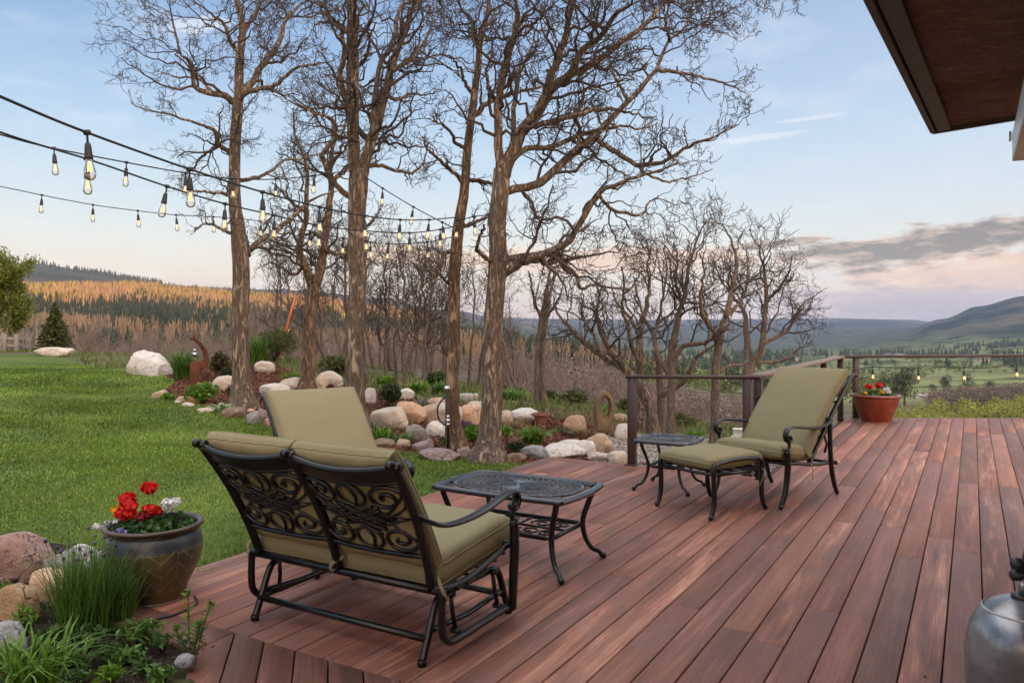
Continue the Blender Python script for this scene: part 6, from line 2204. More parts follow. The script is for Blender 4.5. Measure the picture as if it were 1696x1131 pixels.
bush('perennial_plant', 180, 1095, 90, 30, 170, 0.036, M_MID, 'sparse creeping perennial in the middle of the dark soil', 'plant', 8, stems=8, asp=0.4, shell=0.3)
bush('perennial_plant', 268, 1140, 70, 34, 170, 0.040, M_TUFT, 'leafy perennial low in the frame beside the near deck boards', 'plant', 9, stems=8, asp=0.42, shell=0.3)
bush('perennial_plant', 185, 1140, 60, 40, 90, 0.060, M_BRIGHT, 'star leaved seedling low in the bed, yellowish green', 'plant', 10, stems=6, asp=0.3, shell=0.3)
bush('perennial_plant', 90, 1075, 80, 50, 190, 0.034, M_MID, 'leafy perennial between the chives and the corner grass', 'plant', 12, stems=9, asp=0.36, shell=0.3)
bush('perennial_plant', 40, 1058, 56, 60, 130, 0.034, M_BRIGHT, 'yellow topped spurge in front of the ochre boulder', 'plant', 13, stems=9, asp=0.34, shell=0.3)
bush('perennial_plant', 8, 1120, 60, 60, 130, 0.036, M_BRIGHT, 'feathery light green plant at the very left edge', 'plant', 14, stems=9, asp=0.3, shell=0.3)
bush('perennial_plant', 8, 985, 34, 20, 50, 0.028, M_BRIGHT, 'little ferny sprig on the pink granite boulder', 'plant', 15, stems=4, asp=0.3, shell=0.2)


for q, (px, py, w, h, n, mt, lab) in enumerate(((150, 1075, 76, 44, 240, M_MID, 'dark leafy perennial at the foot of the chives, left part'), (215, 1100, 80, 30, 200, M_TUFT, 'creeping green perennial between the chives and lower bed plants'),
                                                  (120, 1140, 70, 30, 170, M_MID, 'low green perennial under the arching corner grass'), (238, 1120, 50, 28, 140, M_MID, 'small leafy perennial left of the blue stone at the deck corner'), (60, 1018, 50, 26, 130, M_MID, 'leafy weed between the pinkish and ochre boulders'))):
    bush('perennial_plant', px, py, w, h, n, 0.034, mt, lab, 'plant', 130 + q, stems=8, asp=0.4, shell=0.3)


def build_sapling():
    b = hit(318, 1092)
    b = np.array([b[0], b[1], b[2]])
    t = empty('sapling', b, 0, 'young leafy shoot with two upright stems at the deck corner', 'plant')
    rng = np.random.default_rng(3)
    sm, lf = MB(), MB()
    for dx, hh in ((-0.015, 0.245), (0.045, 0.215), (0.02, 0.13), (-0.04, 0.11)):
        top = np.array([dx * 1.7, rng.normal(0, 0.01), hh])
        pts = spline([(dx * 0.3, 0, -0.02), (dx * 0.9, 0.0, hh * 0.5), top], 16)
        sm.tube(pts, 0.0025, 5)
        for k in range(3, 16):
            a = k * 2.4
            for q in (0, PI):
                dr = np.array([math.cos(a + q), math.sin(a + q), 0.55]); dr /= np.linalg.norm(dr)
                L = 0.042 * (1.15 - 0.4 * abs(k / 16 - 0.45) * 2)
                sd = norm(np.cross(dr, [0, 0, 1.0]))
                c = pts[k]
                upn = np.array([0, 0, 1.0])
                lf.add([c, c + dr * L * 0.45 + sd * L * 0.22 + upn * 0.003, c + dr * L, c + dr * L * 0.45 - sd * L * 0.22 + upn * 0.003], [(0, 1, 2, 3)])
        leaves(lf, top + rng.normal(0, 0.006, (9, 3)) + np.array([0, 0, 0.012]), 0.036, rng, np.array([0.0, 0, 0]), 0.35)
    sm.build('stem', plain('red_green_stem', (0.09, 0.07, 0.03), 0.6), t)
    lf.build('leaves', M_BRIGHT, t)


build_sapling()

# borders
clump('ornamental_grass', 303, 628, 46, 62, 260, 0.75, 0.020, [M_TUFT], 'tall green ornamental grass left of the rusty crescent sculpture', seed=21)
bush('shrub', 366, 628, 44, 52, 1300, 0.055, M_BROWN, 'rounded bronze green shrub right of the rusty crescent sculpture', seed=22)
bush('shrub', 376, 634, 44, 30, 900, 0.05, M_DARK, 'low dark green shrub in front of the bronze one', seed=23)
bush('shrub', 331, 669, 66, 38, 620, 0.085, M_BRIGHT, 'bright leafy bush inside the stone edging, below the rusty sculpture', seed=24, asp=0.7)
bush('shrub', 279, 664, 28, 14, 140, 0.06, M_BRIGHT, 'small bright plant between the beige and tan edging stones', 'plant', 25, asp=0.7)
bush('shrub', 386, 668, 32, 38, 420, 0.06, M_DARK, 'dark dwarf spruce sprig beside the oak nearest the lawn', 'plant', 26, asp=0.18)
clump('hosta', 371, 683, 44, 22, 70, 1.25, 0.045, [M_HOSTA], 'cream striped hosta at the foot of the oak nearest the lawn', seed=27)
bush('shrub', 456, 618, 108, 66, 3600, 0.075, M_OLIVE, 'big grassy olive mound beside the orange marker pole', seed=28, d=17.0, asp=0.2)
clump('ornamental_grass', 428, 618, 46, 52, 240, 0.6, 0.03, [M_TUFT], 'upright green grass on the left flank of the olive mound', seed=29, d=16.4)
clump('ornamental_grass', 484, 640, 44, 30, 200, 0.7, 0.025, [M_BRIGHT], 'light green grass tuft behind the slim forked oak', seed=30)
bush('shrub', 478, 645, 30, 22, 420, 0.05, M_BROWN, 'small bronze shrub left of the slim forked oak', seed=31)
bush('shrub', 560, 634, 80, 34, 1500, 0.07, M_OLIVE, 'low olive shrubbery between the forked oak and the tall oak', seed=32, d=16.5)
bush('shrub', 545, 646, 26, 10, 150, 0.05, M_REDLEAF, 'dark red leaved plant in front of a domed boulder', 'plant', 33)
bush('shrub', 646, 676, 54, 46, 2300, 0.042, M_DARK, 'round dark evergreen shrub right of the tall forked oak', seed=34)
clump('spiky_plant', 701, 679, 30, 24, 70, 0.55, 0.04, [M_BLUEG], 'blue grey spiky plant behind the boulder pile', seed=35)
bush('shrub', 640, 655, 50, 24, 500, 0.09, M_BRIGHT, 'bright green weeds behind the round dark shrub', 'plant', 36, d=15.0, asp=0.5)
clump('ornamental_grass', 690, 662, 46, 26, 150, 0.9, 0.035, [M_BRIGHT], 'bright grass tuft on the bank behind the blue spiky plant', seed=37, d=14.5)
clump('ornamental_grass', 735, 662, 60, 26, 190, 0.9, 0.035, [M_TUFT], 'green grass on the bank behind the shiny garden stake', seed=38, d=14.8)
clump('dry_grass', 676, 655, 60, 28, 46, 1.0, 0.018, [M_DRY], 'straw stalks bending over the bank above the dark shrub', seed=39, d=15)
bush('shrub', 720, 642, 60, 26, 900, 0.08, M_MID, 'green brush on the bank left of the concrete block', seed=40, d=16.5)
clump('wild_grass', 632, 730, 60, 26, 210, 0.7, 0.014, [M_BRIGHT], 'bright weeds in front of the large smooth cream boulder', seed=41)
clump('wild_grass', 668, 736, 50, 24, 170, 0.7, 0.014, [M_TUFT], 'weeds between the angular grey boulder and the edging stones', seed=42)
clump('wild_grass', 612, 722, 30, 30, 120, 0.7, 0.014, [M_TUFT], 'weeds at the foot of the tall forked oak', seed=43)
bush('shrub', 745, 744, 40, 26, 260, 0.045, M_MID, 'leafy weeds round the foot of the shiny garden stake', 'plant', 44, asp=0.35)
bush('shrub', 783, 733, 52, 32, 420, 0.06, M_BRIGHT, 'bright leafy plant between the two right oak trunks', 'plant', 45, asp=0.45)
bush('flower_mat', 772, 712, 40, 16, 460, 0.022, M_PURPLE, 'purple flowering mat in front of the leaning peach boulder', 'plant', 46)
bush('shrub', 838, 724, 30, 22, 260, 0.05, M_BRIGHT, 'small bright plant right of the biggest oak trunk', 'plant', 47, asp=0.45)
clump('daylily_clump', 883, 735, 54, 40, 190, 1.0, 0.026, [M_BRIGHT], 'arching bright daylily clump left of the dry tufts', seed=48)
clump('dry_grass', 852, 712, 36, 22, 330, 0.9, 0.007, [M_DRY], 'rounded straw tuft left of the daylily clump', seed=49)
clump('dry_grass', 870, 702, 34, 14, 260, 0.9, 0.007, [M_DRY], 'straw tuft under the low whitish boulder', seed=50)
clump('dry_grass', 960, 726, 36, 24, 360, 0.9, 0.007, [M_DRY], 'rounded straw tuft below the peach boulder by the stone ring', seed=51)
bush('shrub', 930, 718, 44, 12, 420, 0.03, M_OLIVE, 'low grey green mat between daylily clump and straw tuft', 'plant', 52)
bush('shrub', 856, 750, 44, 22, 320, 0.05, M_DARK, 'dark leafy plant behind the pointed brown stone', 'plant', 53, asp=0.3)
clump('dry_grass', 850, 740, 26, 20, 60, 0.4, 0.008, [M_DRY], 'dry seed stalks beside the dark leafy plant', seed=54)
bush('shrub', 950, 684, 70, 34, 1500, 0.07, M_OLIVE, 'green undergrowth bush left of the stone ring sculpture', seed=55, d=15.5)
bush('shrub', 905, 676, 50, 26, 900, 0.07, M_MID, 'dark green undergrowth bush behind the slender pair of trees', seed=56, d=16.2)
bush('shrub', 1040, 690, 50, 36, 1000, 0.07, M_OLIVE, 'green undergrowth bush right of the stone ring sculpture', seed=57, d=15.0)
clump('ornamental_grass', 850, 672, 60, 22, 190, 0.9, 0.03, [M_BRIGHT], 'bright grass patch behind the biggest oak trunk', seed=58, d=14.6)
clump('ornamental_grass', 820, 668, 40, 20, 120, 0.9, 0.03, [M_TUFT], 'green grass patch right of the concrete block', seed=59, d=14.6)
bush('shrub', 1130, 712, 66, 22, 700, 0.06, M_OLIVE, 'low green brush under the crooked oaks behind the railing', seed=60, d=13.2)
clump('wild_grass', 1150, 728, 60, 18, 170, 0.8, 0.016, [M_BRIGHT], 'bright grass at the foot of the crooked oaks behind the railing', seed=61, d=11.5)
clump('wild_grass', 1040, 712, 40, 12, 120, 0.8, 0.016, [M_BRIGHT], 'bright grass right of the stone ring sculpture', seed=62, d=12.0)


def build_lawn():
    rng = np.random.default_rng(8)
    xs, ys, hs, ws = [], [], [], []
    n = 1250000
    x = rng.uniform(-19, 1.0, n); y = rng.uniform(2.4, 26.0, n)
    d = np.hypot(x, y)
    px = 848 + FOC * x / y
    keep = in_poly(x, y, LAWN_POLY) & (px > -700) & (px < 960) & ((px > -120) | (rng.uniform(0, 1, n) < 0.45))
    keep &= rng.uniform(0, 1, n) < np.clip(7.0 / d, 0.22, 1.0) ** 1.15
    x, y, d = x[keep], y[keep], d[keep]
    z = ground_z(x, y) + 0.035 * fbm(np.stack([x, y], -1) * 1.3, 3)
    base = np.stack([x, y, z - 0.004], -1)
    patch = fbm(np.stack([x, y], -1) * 0.9, 31, 3)
    h = (0.030 + 0.034 * (patch + 0.3)) * np.clip(d / 9, 0.9, 1.25)
    mb = MB()
    N = len(base)
    a = rng.uniform(0, 2 * PI, N) + 0.0
    comb = fbm(np.stack([x, y], -1) * 0.55, 71, 3) * 9
    a = np.where(rng.uniform(0, 1, N) < 0.55, comb + rng.normal(0, 0.5, N), a)
    lean = rng.uniform(0.2, 1.0, N) + np.maximum(0, fbm(np.stack([x, y], -1) * 1.1, 72, 3)) * 1.6
    dv = np.stack([np.cos(a), np.sin(a), np.zeros(N)], -1)
    sd = np.stack([-np.sin(a), np.cos(a), np.zeros(N)], -1)
    w = (0.0030 * np.clip(d / 5.0, 0.9, 3.0))[:, None]
    hh = (h * rng.uniform(0.6, 1.25, N))[:, None]
    mid = base + dv * hh * 0.30 * lean[:, None] + np.array([0, 0, 0.62]) * hh
    tip = base + dv * hh * (0.95 * lean[:, None]) + np.array([0, 0, 0.92]) * hh * (1.05 - 0.45 * lean[:, None])
    v = np.stack([base - sd * w, base + sd * w, mid + sd * w * 0.8, mid - sd * w * 0.8, tip], 1)
    q = np.arange(N)[:, None] * 5
    mb.add(v.reshape(-1, 3), np.concatenate([q + np.array([[0, 1, 2, 3]])]))
    mb.f3.append(np.concatenate([q + np.array([[3, 2, 4]])])); mb.m3.append(np.zeros(N, int))
    o = mb.build('grass', M_GRASS)
    tag(o, 'mown green lawn grass', 'grass', kind='stuff')
    print('grass blades', N)


build_lawn()


def build_meadow():
    """rough grass and straw on the bank behind the borders"""
    rng = np.random.default_rng(19)
    n = 60000
    px = rng.uniform(-150, 1330, n); d = np.exp(rng.uniform(math.log(10.5), math.log(46), n))
    x = (px - 848) / FOC * d
    keep = ~in_poly(x, d, LAWN_POLY) & ~in_poly(x, d, MULCH_POLY) & ~in_poly(x, d, GRAVEL_POLY) & ((d > 12.2) | (x < 1.8)) & (fbm(np.stack([x, d], -1) * 0.5, 61, 3) > -0.12)
    x, d = x[keep], d[keep]
    z = np.concatenate([terrain_z(x[i:i + 8000], d[i:i + 8000]) for i in range(0, len(x), 8000)])
    k = fbm(np.stack([x, d], -1) * 0.35, 62, 3)
    for nm, m, mt, lab in (('meadow_grass', k < 0.07, M_MEADOW, 'rough green grass on the bank behind the borders'), ('dry_meadow', k >= 0.07, M_DRYM, 'dry straw grass on the bank behind the borders')):
        mb = MB(); blades(mb, np.stack([x, d, z - 0.02], -1)[m], 0.20, 0.8, 0.022, rng, 2, 0.7)
        tag(mb.build(nm, mt), lab, 'grass', kind='stuff')


M_MEADOW = leafmat('meadow_blades', (0.06, 0.095, 0.02), (0.17, 0.21, 0.055), 0.6)
M_DRYM = leafmat('dry_meadow_blades', (0.13, 0.10, 0.055), (0.30, 0.24, 0.13), 0.8)
build_meadow()


def build_litter():
    """bark chips on the mulch and pebbles on the gravel close enough to be read"""
    rng = np.random.default_rng(18)
    for nm, poly, mt, cnt, sz, lab, cat in (('mulch_chips', MULCH_POLY, leafmat('bark_chips', (0.05, 0.02, 0.012), (0.26, 0.12, 0.07), 0.9, trans=0.0), 26000, 0.06, 'red brown bark mulch chips', 'mulch'),
                                            ('gravel_pebbles', GRAVEL_POLY, leafmat('pebbles', (0.10, 0.085, 0.075), (0.46, 0.41, 0.36), 0.9, trans=0.0), 9000, 0.035, 'loose brown and grey gravel', 'gravel')):
        P_ = np.array([p[:2] for p in poly])
        lo, hi = P_.min(0), P_.max(0)
        x = rng.uniform(lo[0], hi[0], cnt * 3); y = rng.uniform(lo[1], hi[1], cnt * 3)
        k = in_poly(x, y, poly)
        x, y = x[k][:cnt], y[k][:cnt]
        z = ground_z(x, y) + 0.035 * fbm(np.stack([x, y], -1) * 1.3, 3) + 0.008
        mb = MB()
        if nm == 'mulch_chips':
            leaves(mb, np.stack([x, y, z], -1), sz, rng, np.array([0, 0, 1.3]), 0.35)
        else:
            b4 = np.array([[1, 0, -0.3], [-0.5, 0.87, -0.3], [-0.5, -0.87, -0.3], [0, 0, 0.6]]) * sz * 0.6
            s = rng.uniform(0.5, 1.3, len(x))[:, None, None]
            v = b4[None] * s + np.stack([x, y, z], -1)[:, None] + rng.normal(0, sz * 0.12, (len(x), 4, 3))
            f = (np.arange(len(x))[:, None, None] * 4 + np.array([[0, 1, 3], [1, 2, 3], [2, 0, 3]])[None]).reshape(-1, 3)
            mb.add(v.reshape(-1, 3), f)
        o = mb.build(nm, mt, smooth=False)
        tag(o, lab, cat, kind='stuff')
    # dead leaves and soil crumbs in the near bed
    x = rng.uniform(-3.2, -0.9, 5200); y = rng.uniform(2.2, 4.8, 5200)
    k = in_poly(x, y, SOIL_POLY); x, y = x[k], y[k]
    z = ground_z(x, y) + 0.035 * fbm(np.stack([x, y], -1) * 1.3, 3) + 0.006
    mb = MB(); leaves(mb, np.stack([x, y, z], -1), 0.022, rng, np.array([0, 0, 1.0]), 0.5)
    o = mb.build('leaf_litter', leafmat('dead_leaves', (0.02, 0.013, 0.009), (0.13, 0.095, 0.06), 0.9, trans=0.0))
    tag(o, 'dark soil with dead leaf litter', 'litter', kind='stuff')


build_litter()
# ------------------------------------------------------------------ planted pots
def flower_head(mb, c, r, rng, n=46, mi=0, flat=0.75):
    q = norm(rng.normal(0, 1, (n, 3)) + np.array([0, 0, 0.35]))
    p = c + q * r * rng.uniform(0.75, 1.0, (n, 1)) * np.array([1, 1, flat])
    for dz in (0.0, 0.5):
        leaves(mb, p, r * 0.72, rng, q * 2.0, 0.9, mi)


M_RED = leafmat('scarlet_petals', (0.42, 0.006, 0.006), (0.80, 0.022, 0.015), 0.5, trans=0.3)
M_CRIM = leafmat('crimson_petals', (0.10, 0.003, 0.008), (0.30, 0.010, 0.022), 0.5, trans=0.3)
M_YEL = leafmat('yellow_petals', (0.62, 0.30, 0.01), (0.88, 0.50, 0.03), 0.5, trans=0.3)
M_WHT = leafmat('white_petals', (0.62, 0.62, 0.62), (0.86, 0.86, 0.86), 0.5, trans=0.3)
M_LAV = leafmat('lavender_petals', (0.22, 0.20, 0.45), (0.42, 0.38, 0.70), 0.5, trans=0.3)
M_VIOLET = leafmat('dark_violet_petals', (0.012, 0.008, 0.03), (0.04, 0.02, 0.07), 0.5)
M_GERA = leafmat('geranium_leaves', (0.018, 0.055, 0.014), (0.06, 0.125, 0.03), 0.5)
M_STEM = plain('flower_stem', (0.06, 0.11, 0.03), 0.6)


def planting(t, r, z, heads, rng, nleaf, hleaf, ls):
    """soil, foliage and flower heads inside a pot rim of radius r at height z"""
    mb = MB(); mb.lathe([(0, 0), (r * 0.5, 0.004), (r * 0.98, -0.004)], 28, (0, 0, z - 0.035))
    mb.build('soil', M_SOIL, t)
    a = rng.uniform(0, 2 * PI, nleaf); q = np.sqrt(rng.uniform(0, 1, nleaf)) * r * 0.92
    hz = hleaf * rng.uniform(0.1, 1.0, nleaf) * (1 - 0.55 * (q / r) ** 2)
    p = np.stack([q * np.cos(a), q * np.sin(a), z - 0.02 + hz], -1)
    mb = MB(); leaves(mb, p, ls, rng, np.array([0, 0, 0.9]), 0.75)
    mb.build('foliage', M_GERA, t)
    for (x, y, h, rr, mt, nm, n) in heads:
        sm = MB(); c = np.array([x, y, z + h])
        sm.tube(spline([(x * 0.5, y * 0.5, z - 0.03), (x * 0.75, y * 0.75, z + h * 0.5), c], 8), 0.0022, 5)
        st = sm.build('flower_stem', M_STEM, t)
        fm = MB(); flower_head(fm, c, rr, rng, n)
        fm.build(nm, mt, st)


def potmat_glazed():
    b, m = mat('glazed_basket_pot')
    o = b.obj()
    x, y, z = b.sep(o)
    an = b.m('MULTIPLY', b.m('ARCTAN2', y, x), 18 / (2 * PI))
    zz = b.m('MULTIPLY', z, 13.0)
    col = b.m('FLOOR', b.m('MULTIPLY', an, 1.0))
    par = b.m('MODULO', b.m('ABSOLUTE', col), 2.0)
    d1 = b.m('FRACT', b.m('ADD', an, zz)); d2 = b.m('FRACT', b.m('SUBTRACT', zz, an))
    f = b.m('ADD', b.m('MULTIPLY', d1, par), b.m('MULTIPLY', d2, b.m('SUBTRACT', 1.0, par)))
    line = b.smooth(b.m('ABSOLUTE', b.m('SUBTRACT', f, 0.5)), 0.43, 0.485)
    fx = b.m('FRACT', an)
    line = b.m('MAXIMUM', line, b.smooth(b.m('ABSOLUTE', b.m('SUBTRACT', fx, 0.5)), 0.475, 0.495))
    body = b.m('MULTIPLY', b.smooth(z, 0.055, 0.065), b.smooth(z, 0.292, 0.284))
    line = b.m('MULTIPLY', line, body)
    n = b.noise(o, 7, 5, 0.6); n2 = b.noise(b.mapping(o, (40, 40, 40)), 1.0, 3)
    c_body = b.ramp(n, [(0.3, (0.038, 0.038, 0.022)), (0.5, (0.082, 0.073, 0.036)), (0.7, (0.125, 0.092, 0.042))])
    c_band = b.ramp(n, [(0.3, (0.026, 0.032, 0.040)), (0.6, (0.055, 0.066, 0.078)), (0.75, (0.14, 0.085, 0.04))])
    c_rim = b.ramp(n, [(0.3, (0.028, 0.018, 0.013)), (0.65, (0.085, 0.052, 0.032))])
    c_foot = b.ramp(n, [(0.35, (0.018, 0.014, 0.012)), (0.7, (0.12, 0.06, 0.02))])
    c = b.mix(b.smooth(z, 0.284, 0.290), c_body, c_band)
    c = b.mix(b.smooth(z, 0.355, 0.362), c, c_rim)
    c = b.mix(b.smooth(z, 0.062, 0.052), c, c_foot)
    c = b.mix(b.m('MULTIPLY', line, 0.8), c, (0.25, 0.205, 0.10))
    h = b.m('ADD', b.m('MULTIPLY', line, 1.0), b.m('MULTIPLY', n2, 0.2))
    b.surface(c, 0.33, 0, b.bump(h, 0.5, 0.006), spec=0.5)
    return m


def build_pots():
    rng = np.random.default_rng(12)
    t = empty('planter', (-1.835, 4.02, 0.0), 0.4, 'dark glazed pot with basket pattern and red geraniums on the deck corner', 'planter')
    pr = [(0.0, 0.0), (0.170, 0.0), (0.176, 0.012), (0.178, 0.05), (0.196, 0.09), (0.232, 0.16), (0.254, 0.22), (0.262, 0.27), (0.2595, 0.287), (0.2615, 0.290), (0.2595, 0.294), (0.252, 0.33), (0.240, 0.352), (0.238, 0.358), (0.247, 0.363), (0.247, 0.370), (0.254, 0.374), (0.263, 0.382), (0.268, 0.392), (0.262, 0.401), (0.245, 0.402), (0.232, 0.39), (0.226, 0.36), (0.222, 0.33)]
    pr = spline(np.array(pr), 110); pr[0, 0] = 0
    MB().lathe(pr, 72).build('pot', potmat_glazed(), t)
    t.scale = (0.90, 0.90, 0.95)
    rt = t.rotation_euler[2]
    def L(px, dz, dy):
        """offset seen from the house side"""
        w = np.array([(px - 260) / FOC * 3.99, dy])
        w = w + np.array([0.0, 0.0])
        c, s = math.cos(-rt), math.sin(-rt)
        return (w[0] * c - w[1] * s, w[0] * s + w[1] * c, dz)
    H = []
    for px, dz, dy, r, mt, nm, n in ((246, 0.205, 0.03, 0.036, M_RED, 'red_flower', 60), (211, 0.150, 0.0, 0.038, M_RED, 'red_flower', 60), (222, 0.118, -0.04, 0.036, M_RED, 'red_flower', 55), (212, 0.090, -0.06, 0.034, M_RED, 'red_flower', 50), (226, 0.085, -0.05, 0.026, M_RED, 'red_flower', 40),
                                     (258, 0.100, -0.03, 0.034, M_RED, 'red_flower', 55), (268, 0.092, -0.01, 0.026, M_RED, 'red_flower', 40), (252, 0.075, -0.06, 0.032, M_CRIM, 'crimson_flower', 46), (282, 0.118, 0.02, 0.032, M_WHT, 'white_flower', 46), (293, 0.125, 0.05, 0.026, M_WHT, 'white_flower', 36),
                                     (186, 0.095, 0.0, 0.018, M_YEL, 'yellow_flower', 20), (197, 0.092, -0.03, 0.020, M_YEL, 'yellow_flower', 24), (192, 0.105, 0.02, 0.016, M_YEL, 'yellow_flower', 18), (203, 0.085, -0.06, 0.017, M_YEL, 'yellow_flower', 18),
                                     (172, 0.030, -0.10, 0.020, M_WHT, 'white_flower', 22), (190, 0.052, -0.10, 0.013, M_WHT, 'white_flower', 14), (207, 0.060, -0.12, 0.013, M_WHT, 'white_flower', 14),
                                     (225, 0.020, -0.19, 0.022, M_LAV, 'lavender_flower', 26), (239, 0.018, -0.19, 0.017, M_LAV, 'lavender_flower', 20), (298, 0.075, -0.02, 0.013, M_VIOLET, 'violet_flower', 14), (313, 0.045, 0.0, 0.015, M_VIOLET, 'violet_flower', 14)):
        x, y, z = L(px, dz, dy)
        H.append((x, y, z, r * 1.22, mt, nm, int(n * 1.2)))
    planting(t, 0.225, 0.372, H, rng, 520, 0.085, 0.055)

    t = empty('planter', (5.17, 11.15, 0.0), 0, 'glossy red brown bowl planter with geraniums at the far deck corner', 'planter')
    b, m = mat('red_brown_glaze')
    n = b.noise(b.obj(), 5, 5, 0.65)
    c = b.ramp(n, [(0.3, (0.115, 0.022, 0.010)), (0.55, (0.205, 0.040, 0.018)), (0.75, (0.27, 0.075, 0.035))])
    b.surface(c, 0.22, 0, b.bump(b.noise(b.obj(), 16, 3), 0.12, 0.006), spec=0.5, coat=0.3)
    pr = spline(np.array([(0.0, 0.0), (0.185, 0.0), (0.195, 0.012), (0.225, 0.09), (0.265, 0.19), (0.293, 0.28), (0.303, 0.335), (0.302, 0.345), (0.322, 0.352), (0.332, 0.368), (0.326, 0.386), (0.305, 0.390), (0.285, 0.37), (0.275, 0.33)]), 70); pr[0, 0] = 0
    MB().lathe(pr, 56).build('pot', m, t)
    H = [(-0.13, -0.05, 0.135, 0.050, M_RED, 'red_flower', 50), (0.03, -0.02, 0.150, 0.052, M_RED, 'red_flower', 50), (-0.21, -0.12, 0.045, 0.036, M_YEL, 'yellow_flower', 26), (0.015, -0.14, 0.062, 0.036, M_YEL, 'yellow_flower', 26), (0.12, -0.06, 0.09, 0.048, M_WHT, 'white_flower', 44), (0.14, -0.08, 0.05, 0.04, M_WHT, 'white_flower', 30), (-0.22, -0.14, 0.02, 0.028, M_VIOLET, 'violet_flower', 20), (-0.09, -0.03, 0.115, 0.03, M_RED, 'red_flower', 24)]
    planting(t, 0.282, 0.365, H, rng, 300, 0.075, 0.075)

    b_ = hit(896, 702)
    t = empty('terracotta_bowl', b_, 0, 'shallow terracotta bowl standing below the slender pair of trees', 'pot')
    pr = spline(np.array([(0.0, 0), (0.075, 0), (0.085, 0.02), (0.098, 0.09), (0.106, 0.12), (0.135, 0.122), (0.142, 0.135), (0.138, 0.152), (0.12, 0.154), (0.112, 0.14)]), 40); pr[0, 0] = 0
    MB().lathe(pr, 30).build('bowl', plain('terracotta', (0.23, 0.10, 0.065), 0.8, 0, 0.35, 9), t)
    MB().lathe([(0, 0.138), (0.115, 0.136)], 24).build('soil', M_SOIL, t)


build_pots()


